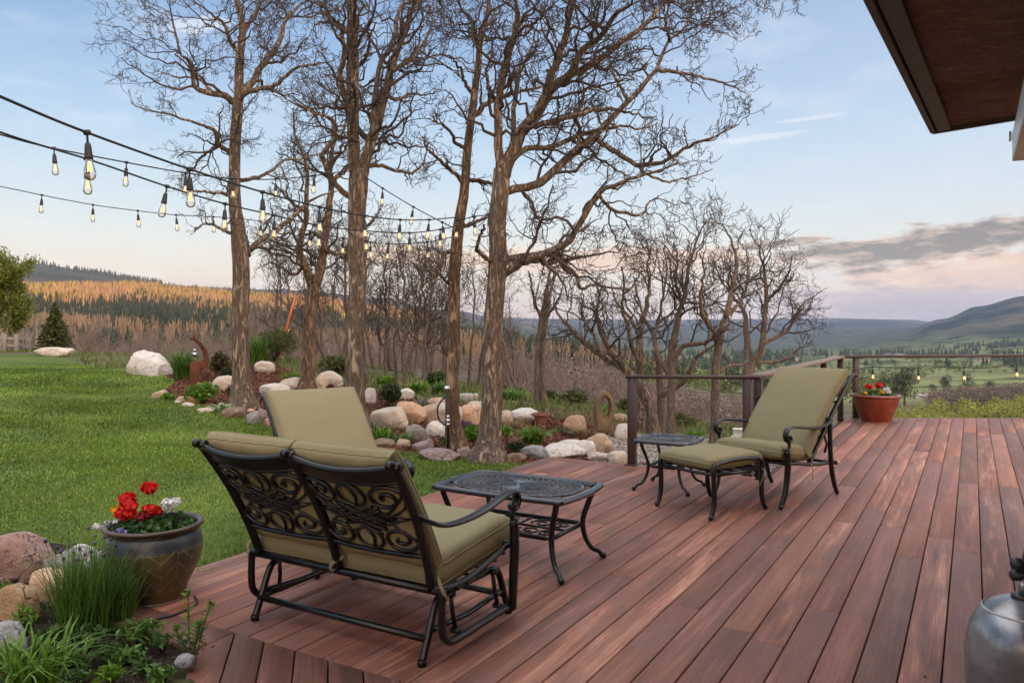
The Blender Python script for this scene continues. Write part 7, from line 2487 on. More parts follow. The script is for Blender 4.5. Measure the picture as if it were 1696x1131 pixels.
# ------------------------------------------------------------------ garden sculptures
def build_sculptures():
    # rusty steel crescent with a hanging ball
    b0 = hit(325, 642)
    d = b0[1]; s = d / FOC
    b, m = mat('rusted_steel')
    n = b.noise(b.obj(), 6, 6, 0.7)
    c = b.ramp(n, [(0.3, (0.055, 0.018, 0.010)), (0.55, (0.135, 0.042, 0.020)), (0.75, (0.21, 0.085, 0.038))])
    b.surface(c, 0.85, 0.1, b.bump(n, 0.3, 0.006))
    chrome = plain('polished_steel', (0.55, 0.56, 0.58), 0.18, 1.0, 0.05)
    t = empty('garden_sculpture', b0, 0.15, 'rusty steel crescent sculpture with a hanging silver ball, beside the lawn', 'sculpture')
    def Q(px, py, y=0.0):
        return np.array([(px - 325) * s, y, CAM_H - (py - HZ) * s - b0[2]])
    mb = MB()
    zt = Q(325, 597)[2]
    w = 8 * s
    prof = [(-w, -w * 0.9), (w, -w * 0.9), (w, w * 0.9), (-w, w * 0.9)]
    v = [(x, y, -0.05) for x, y in prof] + [(x, y, zt - w * 0.5) for x, y in prof] + [(x * 0.55, y * 0.55, zt) for x, y in prof]
    mb.faces(v, [(0, 1, 5, 4), (1, 2, 6, 5), (2, 3, 7, 6), (3, 0, 4, 7), (4, 5, 9, 8), (5, 6, 10, 9), (6, 7, 11, 10), (7, 4, 8, 11), (8, 9, 10, 11)])
    mb.build('base', m, t, smooth=False)
    outer = spline([Q(331, 613)[[0, 2]], Q(341, 607)[[0, 2]], Q(345, 594)[[0, 2]], Q(340, 577)[[0, 2]], Q(328, 563)[[0, 2]], Q(313, 559)[[0, 2]]], 30)
    inner = spline([Q(330, 600)[[0, 2]], Q(335, 597)[[0, 2]], Q(337, 590)[[0, 2]], Q(333, 578)[[0, 2]], Q(325, 567)[[0, 2]], Q(313, 560)[[0, 2]]], 30)
    th = 0.05
    rows = []
    for q, y in ((outer, -th), (outer, th), (inner, th), (inner, -th)):
        rows.append(np.stack([q[:, 0], np.full(30, y) * np.linspace(1, 0.5, 30), q[:, 1]], -1))
    mb = MB(); mb.grid(np.array(rows + rows[:1])); mb.build('crescent', m, t, smooth=False)
    mb = MB()
    e = Q(322, 563)
    for a in range(4):
        an = a * PI / 2 + 0.3
        p = np.array([math.cos(an) * 0.055, 0, math.sin(an) * 0.075])
        mb.tube([e + np.array([0, 0, 0.06]), e + np.array([0, 0, 0.06]) + p], [0.016, 0.003], 6)
    mb.tube([e - np.array([0, 0, 0.02]), e + np.array([0, 0, 0.06])], 0.008, 6)
    mb.build('star_finial', m, t)
    mb = MB(); mb.tube([Q(323, 566), Q(323, 576), Q(323, 583)], 0.004, 5); mb.build('wire', M_IRON, t)
    mb = MB(); mb.ball(Q(323, 587), 4.6 * s, 20, 12); mb.ball(Q(323, 580), 2.8 * s, 16, 10); mb.tube([Q(323, 592), Q(323, 598)], 0.006, 6); mb.build('silver_ball', chrome, t)

    # standing stone ring
    b0 = hit(999, 722); s = b0[1] / FOC
    t = empty('stone_ring', b0, 0.02, 'tall standing stone with an oval hole, on the gravel behind the boulders', 'sculpture')
    n, k = 72, 20
    ph = np.linspace(0, 2 * PI, n, endpoint=False)
    def Z(py): return CAM_H - (py - HZ) * s - b0[2]
    ix = -8.0 * s * np.sin(ph) + (1001 - 999) * s; iz = Z(673) + 16.0 * s * -np.cos(ph)
    key = spline([(999 + x, y) for x, y in ((-3, 722), (-13, 716), (-13, 706), (-16, 690), (-15, 672), (-10, 655), (-2, 646.5), (6, 647), (14, 657), (18.5, 672), (17, 690), (11, 704), (10, 716), (3, 722), (-3, 722))], n + 1)[:-1]
    ox, oz = (key[:, 0] - 999) * s, np.array([Z(q) for q in key[:, 1]])
    ps = np.linspace(0, 2 * PI, k, endpoint=False)
    mx, mz = (ix + ox) / 2, (iz + oz) / 2
    hx, hz = (ox - ix) / 2, (oz - iz) / 2
    dep = 0.11
    e = 0.62
    cc = np.sign(np.cos(ps)) * np.abs(np.cos(ps)) ** e; ss = np.sign(np.sin(ps)) * np.abs(np.sin(ps)) ** e
    v = np.stack([mx[:, None] + hx[:, None] * cc[None], np.broadcast_to(dep * ss[None], (n, k)), mz[:, None] + hz[:, None] * cc[None]], -1)
    v = v + 0.012 * np.stack([fbm(v.reshape(-1, 3) * 7, 2, 3), fbm(v.reshape(-1, 3) * 7, 5, 3), fbm(v.reshape(-1, 3) * 7, 8, 3)], -1).reshape(n, k, 3)
    V = v.reshape(-1, 3)
    i = np.arange(n)[:, None] * k; i2 = ((np.arange(n) + 1) % n)[:, None] * k
    j = np.arange(k)[None]; j2 = (j + 1) % k
    F = np.stack([i + j, i + j2, i2 + j2, i2 + j], -1).reshape(-1, 4)
    MB().add(V, F).build('ring', stonemat('carved_brown_stone', (0.20, 0.14, 0.085), (0.27, 0.20, 0.13), (0.12, 0.08, 0.05), 0.3), t)
    for dx, w in ((-11, 11), (11, 13)):
        q = stone_mesh(300 + dx, w * s, w * s * 0.95, w * s, 0.3)
        q[:, 2] += w * s * 0.35; q[:, 0] += dx * s; q[:, 1] -= 0.06
        MB().add(q, CS_F).build('prop_stone', STONE['brown'], t)

    # polished stake: ball, half hoop, small stacked balls
    b0 = hit(741, 752); s = b0[1] / FOC
    t = empty('garden_stake', b0, 0, 'metal garden stake topped by a silver ball, with a dark half hoop', 'ornament')
    def S(px, py, y=0): return np.array([(px - 739.5) * s, y, CAM_H - (py - HZ) * s - b0[2]])
    mb = MB(); mb.tube([S(740.5, 760), S(740.5, 700), S(739, 650)], 0.012, 8); mb.build('rod', M_IRON, t)
    mb = MB(); mb.ball(S(739, 643.5), 5.6 * s, 22, 14); mb.build('top_ball', chrome, t)
    mb = MB(); mb.tube(spline([S(738.5, 657), S(730, 663), S(724, 674), S(723.5, 688), S(729, 699), S(738, 705)], 26), 0.009, 8, ref=(0, 1, 0)); mb.build('hoop', M_IRON, t)
    for q, r in ((690, 3.3), (696.5, 4.0), (703, 3.3)):
        mb = MB(); mb.ball(S(740.5, q), r * s, 16, 10); mb.build('small_ball', chrome, t)

    # concrete block
    b0 = hit(778, 668); s = b0[1] / FOC
    t = empty('concrete_block', b0, 0.1, 'pale concrete block in two pieces on the bank between the right trunks', 'block')
    conc = plain('weathered_concrete', (0.36, 0.34, 0.31), 0.9, 0, 0.2, 5, 0.3)
    for x0, x1 in ((-16, 6.6), (7.4, 15)):
        mb = MB(); mb.box(((x0 + x1) / 2 * s, 0.1, 7 * s), ((x1 - x0) * s, 0.25, 15 * s), bevel=0.012); mb.build('slab', conc, t, smooth=False)

    # white ornament behind the railing post
    b0 = np.array([(1223 - 848) / FOC * 8.6, 8.6, -0.2]); b0[2] = gz(b0[0], b0[1])
    s = 8.6 / FOC
    t = empty('white_ornament', b0, -0.2, 'small white garden ornament with a curl, behind the footstool and railing', 'ornament')
    wm = plain('weathered_white_paint', (0.60, 0.59, 0.54), 0.7, 0, 0.15, 9)
    mb = MB(); mb.box((0.01, 0, CAM_H - (722 - HZ) * s - b0[2]), (20 * s, 0.10, 24 * s), bevel=0.008); mb.box((0.01, 0, CAM_H - (710.5 - HZ) * s - b0[2]), (21.5 * s, 0.12, 2.2 * s), bevel=0.004)
    h = CAM_H - (733 - HZ) * s - b0[2]
    mb.box((0.01, 0, h / 2), (17 * s, 0.08, max(h, 0.05)), bevel=0.006)
    mb.build('box', wm, t, smooth=False)
    mb = MB(); sc = scroll((-9 * s, CAM_H - (724 - HZ) * s - b0[2]), 0.008, 5.5 * s, 0.5, 1.1, 26); mb.tube(np.stack([sc[:, 0], np.full(26, -0.07), sc[:, 1]], -1), 0.011, 8, ref=(0, 1, 0)); mb.build('curl', wm, t)

    # orange marker pole
    g = G(465, 600, 17.5)
    t = empty('marker_pole', g, 0, 'leaning orange marker pole with a yellow ribbon, beyond the olive mound', 'pole')
    s = 17.5 / FOC
    top = P(490, 487, 17.5) - g; bot = P(466, 575, 17.5) - g
    dv = (bot - top) / np.linalg.norm(bot - top)
    mb = MB(); mb.tube([bot + dv * 0.55, bot, (top + bot) / 2, top], [0.032, 0.032, 0.028, 0.018], 8)
    mb.build('pole', plain('orange_paint', (0.68, 0.15, 0.045), 0.5, 0, 0.12), t)
    mb = MB(); q = P(476, 550, 17.4) - g
    mb.grid(np.array([[q + np.array([x, 0.02 * math.sin(z * 30), z]) for x in (-0.012 + z * 0.2, 0.028 + z * 0.2)] for z in np.linspace(-0.11, 0.06, 7)]))
    mb.build('ribbon', plain('yellow_tape', (0.75, 0.56, 0.04), 0.5), t)


build_sculptures()

# ------------------------------------------------------------------ festoon lights
def glassmat():
    b, m = mat('clear_bulb_glass')
    tr = b.n('ShaderNodeBsdfTransparent'); tr.inputs[0].default_value = (0.97, 0.93, 0.88, 1)
    gl = b.n('ShaderNodeBsdfGlossy'); gl.inputs[1].default_value = 0.05
    fr = b.n('ShaderNodeFresnel'); fr.inputs[0].default_value = 1.5
    mx = b.n('ShaderNodeMixShader')
    b.link(b.m('ADD', b.m('MULTIPLY', fr.outputs[0], 0.9), 0.03), mx.inputs[0]); b.link(tr.outputs[0], mx.inputs[1]); b.link(gl.outputs[0], mx.inputs[2])
    o = b.n('ShaderNodeOutputMaterial'); b.link(mx.outputs[0], o.inputs[0])
    return m


M_GLASS = glassmat()


def emis(name, col, st):
    b, m = mat(name)
    e = b.n('ShaderNodeEmission'); e.inputs[0].default_value = (*col, 1); e.inputs[1].default_value = st
    o = b.n('ShaderNodeOutputMaterial'); b.link(e.outputs[0], o.inputs[0])
    return m


M_FIL = emis('glowing_filament', (1.0, 0.36, 0.07), 4.0)


def bulb_meshes():
    so = MB()
    so.tube([(0, 0, 0.006), (0, 0, -0.05)], 0.0052, 7)
    so.lathe([(0.0, -0.045), (0.010, -0.047), (0.0135, -0.058), (0.0155, -0.085), (0.0185, -0.112), (0.0185, -0.120), (0.0, -0.120)], 14)
    so.lathe([(0.0, 0.013), (0.010, 0.011), (0.013, 0.0), (0.010, -0.011), (0.0, -0.014)], 10, sc=(1.5, 0.9, 1))
    gl = MB()
    gl.lathe(spline([(0.0135, -0.118), (0.0145, -0.128), (0.0195, -0.150), (0.0250, -0.172), (0.0262, -0.186), (0.0225, -0.203), (0.0130, -0.213), (0.0, -0.216)], 22), 16)
    fl = MB()
    for q in range(4):
        a = q * PI / 2
        fl.tube([(0.004 * math.cos(a), 0.004 * math.sin(a), -0.134), (0.009 * math.cos(a), 0.009 * math.sin(a), -0.176), (0.003 * math.cos(a + 0.8), 0.003 * math.sin(a + 0.8), -0.142)], 0.0019, 5)
    return so, gl, fl


_b = None


def bulb_on(parent, loc, s=1.0, tilt=(0, 0)):
    """socket > glass, filament; meshes shared between all bulbs"""
    global _b
    if _b is None:
        so, gl, fl = bulb_meshes()
        so = so.build('socket', M_CORD, parent); g = gl.build('bulb', M_GLASS, so); f = fl.build('filament', M_FIL, so)
        _b = so
        o = so
    else:
        o = copy_tree(_b, parent)
    o.location = loc; o.scale = (s, s, s); o.rotation_euler = (tilt[0], tilt[1], 0)
    return o


def festoon(pts, bulbs, label, r=0.0062, n=120, s=1.0):
    rng = np.random.default_rng(int(pts[0][0] + pts[0][1]) + 999)
    w = np.array([P(*p) for p in pts])
    c = spline(w, n)
    t = empty('string_lights', (0, 0, 0), 0, label, 'string lights', 'festoon light strings')
    mb = MB(); mb.tube(c, r, 7); mb.build('cord', M_CORD, t)
    pxs = 848 + c[:, 0] / c[:, 1] * FOC
    for q in bulbs:
        k = int(np.argmin(np.abs(pxs - q)))
        bulb_on(t, c[k], s, (rng.normal(0, 0.05), rng.normal(0, 0.05)))
    return t


festoon([(-170, 85, 2.4), (0, 160, 2.95), (137, 217, 3.5), (310, 279, 4.4), (434, 318, 5.2), (530, 343, 6.0), (601, 357, 6.8), (661, 364, 7.6), (710, 364, 8.2), (757, 360, 8.85)], [140, 312, 436, 530, 602, 661, 711],
        'thickest string of lights, uppermost from the left, its first bulb largest of all')
festoon([(-190, 140, 3.4), (0, 219, 4.1), (152, 266, 4.75), (274, 308, 5.3), (370, 337, 5.9), (451, 356, 6.5), (532, 374, 7.1), (601, 382, 7.7), (674, 386, 8.2), (730, 380, 8.6), (756, 374, 8.85)], [141, 275, 372, 452, 532, 607, 677, 731],
        'second string of lights from the top, crossing below the thickest cord')
festoon([(-200, 165, 5.2), (0, 223, 5.8), (81, 244, 6.2), (203, 268, 6.9), (304, 286, 7.5), (383, 296, 8.0), (456, 297, 8.5), (522, 291, 9.0), (582, 284, 9.5), (612, 298, 9.5), (632, 311, 9.4), (683, 342, 9.2), (732, 368, 9.0), (752, 378, 9.0)], [84, 204, 303, 381, 459, 522, 633, 684, 731],
        'third string of lights, thin, rising to the tall forked oak then dropping right')
festoon([(-200, 272, 8.2), (0, 309, 9.0), (68, 323, 9.3), (152, 339, 9.7), (226, 349, 10.0), (289, 356, 10.3), (350, 359, 10.5), (420, 365, 10.4), (500, 380, 10.2), (570, 395, 10.0), (644, 404, 9.7), (708, 401, 9.3), (752, 392, 9.0)], [69, 152, 226, 290, 351, 436, 510, 567, 612, 645, 709],
        'lowest and farthest string of lights with the smallest bulbs', r=0.0055)
festoon([(757, 366, 8.85), (784, 359, 8.7), (808, 356, 8.5), (822, 352, 8.3)], [757, 784, 809], 'short end of a string of lights between the two right oaks')
t = festoon([(1396, 612, 11.40), (1420, 612, 11.40), (1447, 607, 11.42), (1485, 610, 11.42), (1521, 609, 11.42), (1540, 607, 11.42), (1598, 609, 11.42), (1640, 609, 11.42), (1683, 603, 11.42), (1740, 606, 11.42)], [1447, 1521, 1598, 1683],
            'string of four lit bulbs hanging wavy under the far railing', r=0.006, s=0.95)


# ------------------------------------------------------------------ propane tank, irrigation tube
def build_tank():
    c = np.array([1.795, 2.74, 0.0])
    t = empty('propane_tank', c, 0, 'worn grey gas tank with black valve fittings at the lower right corner', 'gas tank')
    b, m = mat('worn_grey_paint')
    n = b.noise(b.obj(), 5, 5, 0.65, 0.5); n2 = b.noise(b.mapping(b.obj(), (6, 6, 1.5)), 2, 4)
    cc = b.mix(b.smooth(n, 0.45, 0.65), (0.20, 0.205, 0.215), (0.34, 0.35, 0.36))
    cc = b.mix(b.m('MULTIPLY', b.smooth(n2, 0.5, 0.75), 0.5), cc, (0.17, 0.15, 0.135))
    b.surface(cc, 0.24, 0.55, b.bump(n, 0.05, 0.004))
    pr = spline(np.array([(0.0, 0.035), (0.11, 0.035), (0.165, 0.06), (0.185, 0.11), (0.188, 0.18), (0.187, 0.25), (0.178, 0.315), (0.160, 0.362), (0.130, 0.400), (0.09, 0.427), (0.04, 0.442), (0.0, 0.445)]), 60); pr[0, 0] = pr[-1, 0] = 0
    MB().lathe(pr, 56).build('body', m, t)
    MB().lathe([(0.125, 0.0), (0.135, 0.0), (0.135, 0.05), (0.125, 0.05), (0.125, 0.0)], 40).build('foot_ring', m, t)
    mb = MB(); mb.lathe(spline(np.array([(0.134, 0.394), (0.137, 0.399), (0.132, 0.402)]), 5), 48); mb.build('weld_seam', plain('pale_weld', (0.48, 0.47, 0.45), 0.5), t)
    blk = plain('black_fitting_plastic', (0.02, 0.021, 0.024), 0.4)
    met = plain('grey_tube_metal', (0.42, 0.44, 0.46), 0.3, 0.8)
    mb = MB(); mb.lathe([(0, 0.435), (0.036, 0.437), (0.036, 0.452), (0.024, 0.458), (0, 0.458)], 20, (-0.012, 0, 0)); mb.build('collar', blk, t)
    mb = MB(); mb.tube([(-0.012, 0, 0.45), (-0.014, 0, 0.515)], 0.0135, 12); mb.build('valve_tube', met, t)
    mb = MB()
    mb.tube([(-0.050, 0.0, 0.518), (-0.014, 0, 0.522), (0.03, 0.0, 0.545)], [0.017, 0.020, 0.015], 12)
    mb.tube([(0.0, 0, 0.53), (0.01, 0.01, 0.58), (0.018, 0.012, 0.612)], [0.016, 0.015, 0.014], 12)
    mb.build('regulator', blk, t)
    mb = MB(); mb.ball((-0.038, -0.01, 0.563), 0.023, 16, 10); mb.tube([(-0.03, -0.005, 0.563), (0.005, 0.008, 0.565)], 0.010, 8); mb.build('knob', blk, t)
    mb = MB(); mb.tube([(0.018, 0.012, 0.610), (0.022, 0.012, 0.630)], 0.012, 10); mb.build('green_cap', plain('green_plastic', (0.02, 0.16, 0.07), 0.4), t)
    mb = MB(); mb.tube(spline([(0.03, 0.0, 0.545), (0.11, 0.02, 0.58), (0.19, 0.05, 0.50), (0.24, 0.08, 0.2), (0.30, 0.10, 0.02), (0.55, 0.2, 0.012)], 40), 0.011, 8); mb.build('hose', blk, t)


build_tank()


def G0(px, py, z=0.0):
    d = (CAM_H - z) * FOC / (py - HZ)
    return np.array([(px - 848) / FOC * d, d, z])


pts = [G0(322, 987, 0.006), G0(327, 996, 0.006), G0(318, 1004, 0.006), G0(300, 1013, 0.006), G0(280, 1020, 0.006), G0(262, 1024, 0.006), G0(240, 1034, 0.007), G0(226, 1042, 0.007), G0(216, 1049, 0.0) + np.array([0, 0, -0.01])]
e = pts[-1]; q = hit(205, 1056)
pts += [(e + q) / 2 + np.array([0, 0, 0.02]), q + np.array([0, 0, 0.01]), q + np.array([-0.14, 0.05, 0.0])]
mb = MB(); mb.tube(spline(pts, 60), 0.0055, 8)
tag(mb.build('irrigation_tube', M_CORD), 'thin black watering tube lying over the deck corner', 'tube')

# small debris on the boards
rng = np.random.default_rng(44)
for i, (px, py) in enumerate([(901, 957), (969, 968), (1675, 883), (1085, 886), (760, 1042), (1532, 1122), (432, 1036)]):
    mb = MB()
    p = rng.normal(0, 1, (2, 3)) * np.array([0.006, 0.006, 0.0]) + np.array([0, 0, 0.005])
    leaves(mb, p, 0.016, rng, np.array([0, 0, 2.0]), 0.6)
    o = mb.build('fallen_leaf', M_BROWN)
    o.location = G0(px, py, 0.001)
    tag(o, ['tiny dry leaf on the deck, just left of its pair, by the coffee table', 'tiny dry leaf on the deck, right of the coffee table feet', 'tiny dry leaf on the deck beside the gas tank valve', 'tiny dry leaf on the deck in front of the footstool', 'tiny dry leaf on the deck under the glider bench runner', 'tiny dry leaf in the deck gap left of the gas tank', 'tiny dry leaf on the deck at the rear left glider foot'][i], 'leaf')
# ------------------------------------------------------------------ trees on the lawn's far rim
def leafy_tree(px, d, w, h, n, ls, mt, label, seed, group=None, trunk_mt=None, lo=0.12, trunk_w=0.16):
    rng = np.random.default_rng(seed)
    b = T(px, d) if d > 24 else G(px, 0, d)
    s = d / FOC
    W, H = w * s / 2, h * s
    t = empty('leafy_tree', b, 0, label, 'tree', group)
    sm = MB()
    st = np.array([[0, 0, -0.2]]); dr = np.array([[0.05, 0, 1.0]])
    p, r, dd = grow(st, dr, np.array([H * 0.9]), np.array([trunk_w]), 14, 0.06, 0.1, rng, 0.85)
    tubes(sm, p, r, 8)
    s2, n2, l2, r2 = spawn(p, r, dd, np.array([H * 0.9]), 26 / (H * 0.9), rng, lo + 0.05, 0.95, (35, 70), (0.22, 0.42), 0.5)
    p2, r2, d2 = grow(s2, n2, np.minimum(l2, W * 1.1), r2, 7, 0.16, 0.14, rng)
    tubes(sm, p2, r2, 5)
    s3, n3, l3, r3 = spawn(p2, r2, d2, np.minimum(l2, W), 3.0, rng, 0.25, 1.0, (30, 70), (0.3, 0.6), 0.55, rmin=0.006)
    p3, r3, d3 = grow(s3, n3, l3, r3, 4, 0.25, 0.1, rng)
    tubes(sm, p3, r3, 3)
    sm.build('trunk', trunk_mt or M_BARK_FAR, t)
    src = np.concatenate([p3.reshape(-1, 3), p2[:, 3:].reshape(-1, 3)])
    k = rng.integers(0, len(src), n)
    c = src[k] + rng.normal(0, W * 0.085, (n, 3))
    c = c[c[:, 2] > H * lo]
    mb = MB(); leaves(mb, c, ls, rng, np.array([0, 0, 0.3]), 0.7)
    mb.build('crown', mt, t)
    return t


M_ASPEN = leafmat('spring_aspen_leaves', (0.085, 0.125, 0.02), (0.25, 0.29, 0.055), 0.5, trans=0.35)
M_PALE = plain('pale_aspen_bark', (0.40, 0.36, 0.29), 0.8, 0, 0.25, 3)
leafy_tree(8, 25, 118, 188, 17000, 0.075, M_ASPEN, 'leafy green tree at the left frame edge beyond the fence', 51, trunk_mt=M_PALE)
leafy_tree(-40, 28, 120, 150, 7000, 0.085, M_ASPEN, 'leafy green tree cut off by the left frame edge', 52, trunk_mt=M_PALE)


def spruce(px, d, w, h, label, seed, mt=None, name='spruce_tree'):
    rng = np.random.default_rng(seed)
    b = T(px, d); s = d / FOC
    W, H = w * s / 2, h * s
    t = empty(name, b, 0, label, 'tree')
    sm = MB(); sm.tube([(0, 0, -0.2), (0, 0, H * 0.5), (0, 0, H)], [0.10, 0.06, 0.008], 8)
    sm.build('trunk', M_BARK_WARM, t)
    mb = MB()
    z = 0.03 * H
    while z < H * 0.985:
        f = 1 - z / H
        R_ = W * f ** 0.85 * rng.uniform(0.9, 1.08)
        k = int(7 + 7 * f)
        a0 = rng.uniform(0, 6.28)
        for i in range(k):
            a = a0 + i * 2 * PI / k + rng.normal(0, 0.12)
            L = R_ * rng.uniform(0.75, 1.12)
            m = max(8, int(90 * L / W))
            tt = rng.uniform(0.08, 1, m)
            bx = np.stack([np.cos(a) * L * tt, np.sin(a) * L * tt, z + L * (0.10 * tt - 0.24 * tt ** 2 + 0.10 * tt ** 4)], -1)
            sp = (0.30 * L * (1 - tt * 0.75))[:, None] * rng.normal(0, 0.5, (m, 1)) * np.array([-math.sin(a), math.cos(a), 0])
            c = bx + sp + rng.normal(0, 0.012, (m, 3))
            leaves(mb, c, 0.11, rng, np.array([0, 0, 0.6]), 0.35)
        z += H * (0.030 + 0.036 * f)
    mb.build('crown', mt or M_SPRUCE, t)
    return t


M_SPRUCE = leafmat('spruce_needles', (0.022, 0.035, 0.010), (0.125, 0.14, 0.034), 0.6, trans=0.1)
spruce(91, 25.5, 66, 84, 'small dark spruce with a pointed top behind the low beige boulder', 3)


def build_bare_aspens():
    rng = np.random.default_rng(9)
    for i, (px, d, h, lab) in enumerate(((60, 27, 62, 'bare pale aspen sapling just left of the small spruce, taller'), (52, 29, 74, 'bare pale aspen sapling in the leafy tree edge, tallest'), (70, 26, 40, 'bare pale aspen sapling touching the small spruce, shortest'))):
        b = T(px, d); H = h * d / FOC
        t = empty('aspen_sapling', b, 0, lab, 'tree', 'bare aspen saplings by the spruce')
        s, c = wild_oak(400 + i, H, 0.035, 2, 0.22, [dict(per=5, len=(0.3, 0.9), seg=4, w=0.18, up=0.25, n=3, ratio=(0.25, 0.5), rmax=0.014, lo=0.15, ang=(25, 50)), dict(per=6, len=(0.12, 0.4), seg=3, w=0.2, up=0.2, n=3, ratio=(0.4, 0.7), rmax=0.009)], 0.006)
        s.build('trunk', M_PALE, t); c.build('crown', M_PALE, t)


build_bare_aspens()


def build_fence():
    wood = plain('grey_fence_wood', (0.24, 0.22, 0.20), 0.85, 0, 0.25, 4, 0.2)
    t = empty('rail_fence', T(15, 24.5), 0, 'grey wooden rail fence at the far left edge of the lawn', 'fence')
    b = np.array(t.location)
    prev = None
    for px, d in ((-120, 24.2), (-60, 24.2), (-12, 24.3), (8, 24.4), (27, 24.5), (36, 26.5), (42, 28.5), (47, 30.5)):
        p = T(px, d) - b
        mb = MB(); mb.box((p[0], p[1], p[2] + 0.20), (0.11, 0.11, 0.75), bevel=0.01); mb.build('post', wood, t, smooth=False)
        if prev is not None:
            for z in (0.20, 0.42):
                mb = MB(); mb.bar(prev + np.array([0, 0, z]), p + np.array([0, 0, z]), 0.05, 0.10); mb.build('rail', wood, t, smooth=False)
        prev = p


build_fence()

# ------------------------------------------------------------------ forest on the opposite slopes
M_CONIF = leafmat('far_conifers', (0.014, 0.022, 0.012), (0.046, 0.054, 0.024), 0.8, trans=0.0)
M_CONIF_SUNLIT = leafmat('sunlit_tint_conifers', (0.035, 0.038, 0.012), (0.36, 0.27, 0.06), 0.8, trans=0.0)  # brighter copy of the far conifers, low sunlight put into the colour
M_DEADW = leafmat('far_bare_aspens', (0.16, 0.12, 0.085), (0.50, 0.37, 0.25), 0.9, trans=0.0)
M_SPRINGT = leafmat('valley_spring_trees', (0.070, 0.11, 0.028), (0.20, 0.24, 0.065), 0.7, trans=0.1)
M_VDARK = leafmat('valley_dark_trees', (0.018, 0.030, 0.015), (0.055, 0.070, 0.028), 0.8, trans=0.0)
M_WILLOW = leafmat('yellow_green_willows', (0.15, 0.18, 0.03), (0.36, 0.36, 0.07), 0.6, trans=0.2)
M_BRUSH = leafmat('bare_brush', (0.085, 0.067, 0.058), (0.23, 0.185, 0.16), 0.9, trans=0.0)
M_BRUSHG = leafmat('budding_brush', (0.07, 0.065, 0.032), (0.17, 0.155, 0.075), 0.9, trans=0.0)


def scatter(rng, n, px, d, dens=None, logd=True):
    x = rng.uniform(px[0], px[1], n)
    dd = np.exp(rng.uniform(math.log(d[0]), math.log(d[1]), n)) if logd else rng.uniform(d[0], d[1], n)
    X = (x - 848) / FOC * dd
    Z = terrain_z(X, dd)
    p = np.stack([X, dd, Z], -1)
    if dens is not None:
        k = rng.uniform(0, 1, n) < dens(p, x)
        p, x = p[k], x[k]
    return p, x


def conifers(mb, p, h, rng, wid=0.2):
    N = len(p)
    H = h * rng.uniform(0.55, 1.2, N)
    for z0, z1, w in ((0.06, 0.55, 1.0), (0.32, 0.8, 0.72), (0.60, 1.0, 0.44)):
        k = 6
        a = rng.uniform(0, 6.28, N)[:, None] + np.arange(k)[None] * 2 * PI / k
        r = (H * wid * w)[:, None] * rng.uniform(0.7, 1.25, (N, k))
        ring = np.stack([p[:, 0:1] + r * np.cos(a), p[:, 1:2] + r * np.sin(a), (p[:, 2] + H * z0)[:, None] + r * rng.uniform(-0.25, 0.25, (N, k))], -1)
        tip = np.stack([p[:, 0], p[:, 1], p[:, 2] + H * z1], -1)[:, None]
        v = np.concatenate([ring, tip], 1)
        f = (np.arange(N)[:, None, None] * (k + 1) + np.stack([np.arange(k), (np.arange(k) + 1) % k, np.full(k, k)], -1)[None]).reshape(-1, 3)
        mb.add(v.reshape(-1, 3), f)


def bare_aspens(mb, p, h, rng):
    """slim pale stems with a thin broom of upright branches"""
    N = len(p)
    H = h * rng.uniform(0.6, 1.15, N)
    for q in range(5):
        z0 = 0.0 if q == 0 else 0.30 + 0.08 * q
        dx = rng.normal(0, 0.02 if q == 0 else 0.09, (N, 2)) * H[:, None]
        w = H * (0.022 if q == 0 else 0.018)
        a = rng.uniform(0, PI, N)
        bx = p[:, :2] + (0 if q == 0 else 0)
        ca, sa = np.cos(a) * w, np.sin(a) * w
        zt = p[:, 2] + H * (1.0 if q == 0 else rng.uniform(0.75, 1.0, N))
        zb = p[:, 2] + H * z0
        for c_, s_ in ((ca, sa), (-sa, ca)):
            v = np.stack([np.stack([bx[:, 0] - c_, bx[:, 1] - s_, zb], -1), np.stack([bx[:, 0] + c_, bx[:, 1] + s_, zb], -1), np.stack([bx[:, 0] + dx[:, 0] + c_ * 0.4, bx[:, 1] + dx[:, 1] + s_ * 0.4, zt], -1), np.stack([bx[:, 0] + dx[:, 0] - c_ * 0.4, bx[:, 1] + dx[:, 1] - s_ * 0.4, zt], -1)], 1)
            f = np.arange(N)[:, None] * 4 + np.arange(4)[None]
            mb.add(v.reshape(-1, 3), f)


def puffs(mb, p, h, rng, n=40, wid=0.42, ls=0.26, zlo=0.1, stretch=1.0):
    """far broadleaf crowns: leaf clusters spread through lumpy volumes"""
    N = len(p)
    H = h * rng.uniform(0.6, 1.25, N)
    q = norm(rng.normal(0, 1, (N, n, 3))) * rng.uniform(0.45, 1.0, (N, n, 1)) ** 0.6
    lob = norm(rng.normal(0, 1, (N, 4, 3))) * 0.42
    li = rng.integers(0, 4, (N, n))
    c = np.take_along_axis(lob, li[..., None], 1) + q * 0.62
    W = (H * wid)[:, None]
    pos = np.stack([p[:, 0:1] + c[..., 0] * W, p[:, 1:2] + c[..., 1] * W, (p[:, 2] + H * (0.5 + zlo / 2))[:, None] + c[..., 2] * (H * (0.5 - zlo / 2) * stretch)[:, None]], -1)
    sz = np.repeat((H * ls)[:, None], n, 1).reshape(-1)
    leaves(mb, pos.reshape(-1, 3), sz, rng, np.array([0, 0, 0.4]), 0.8)


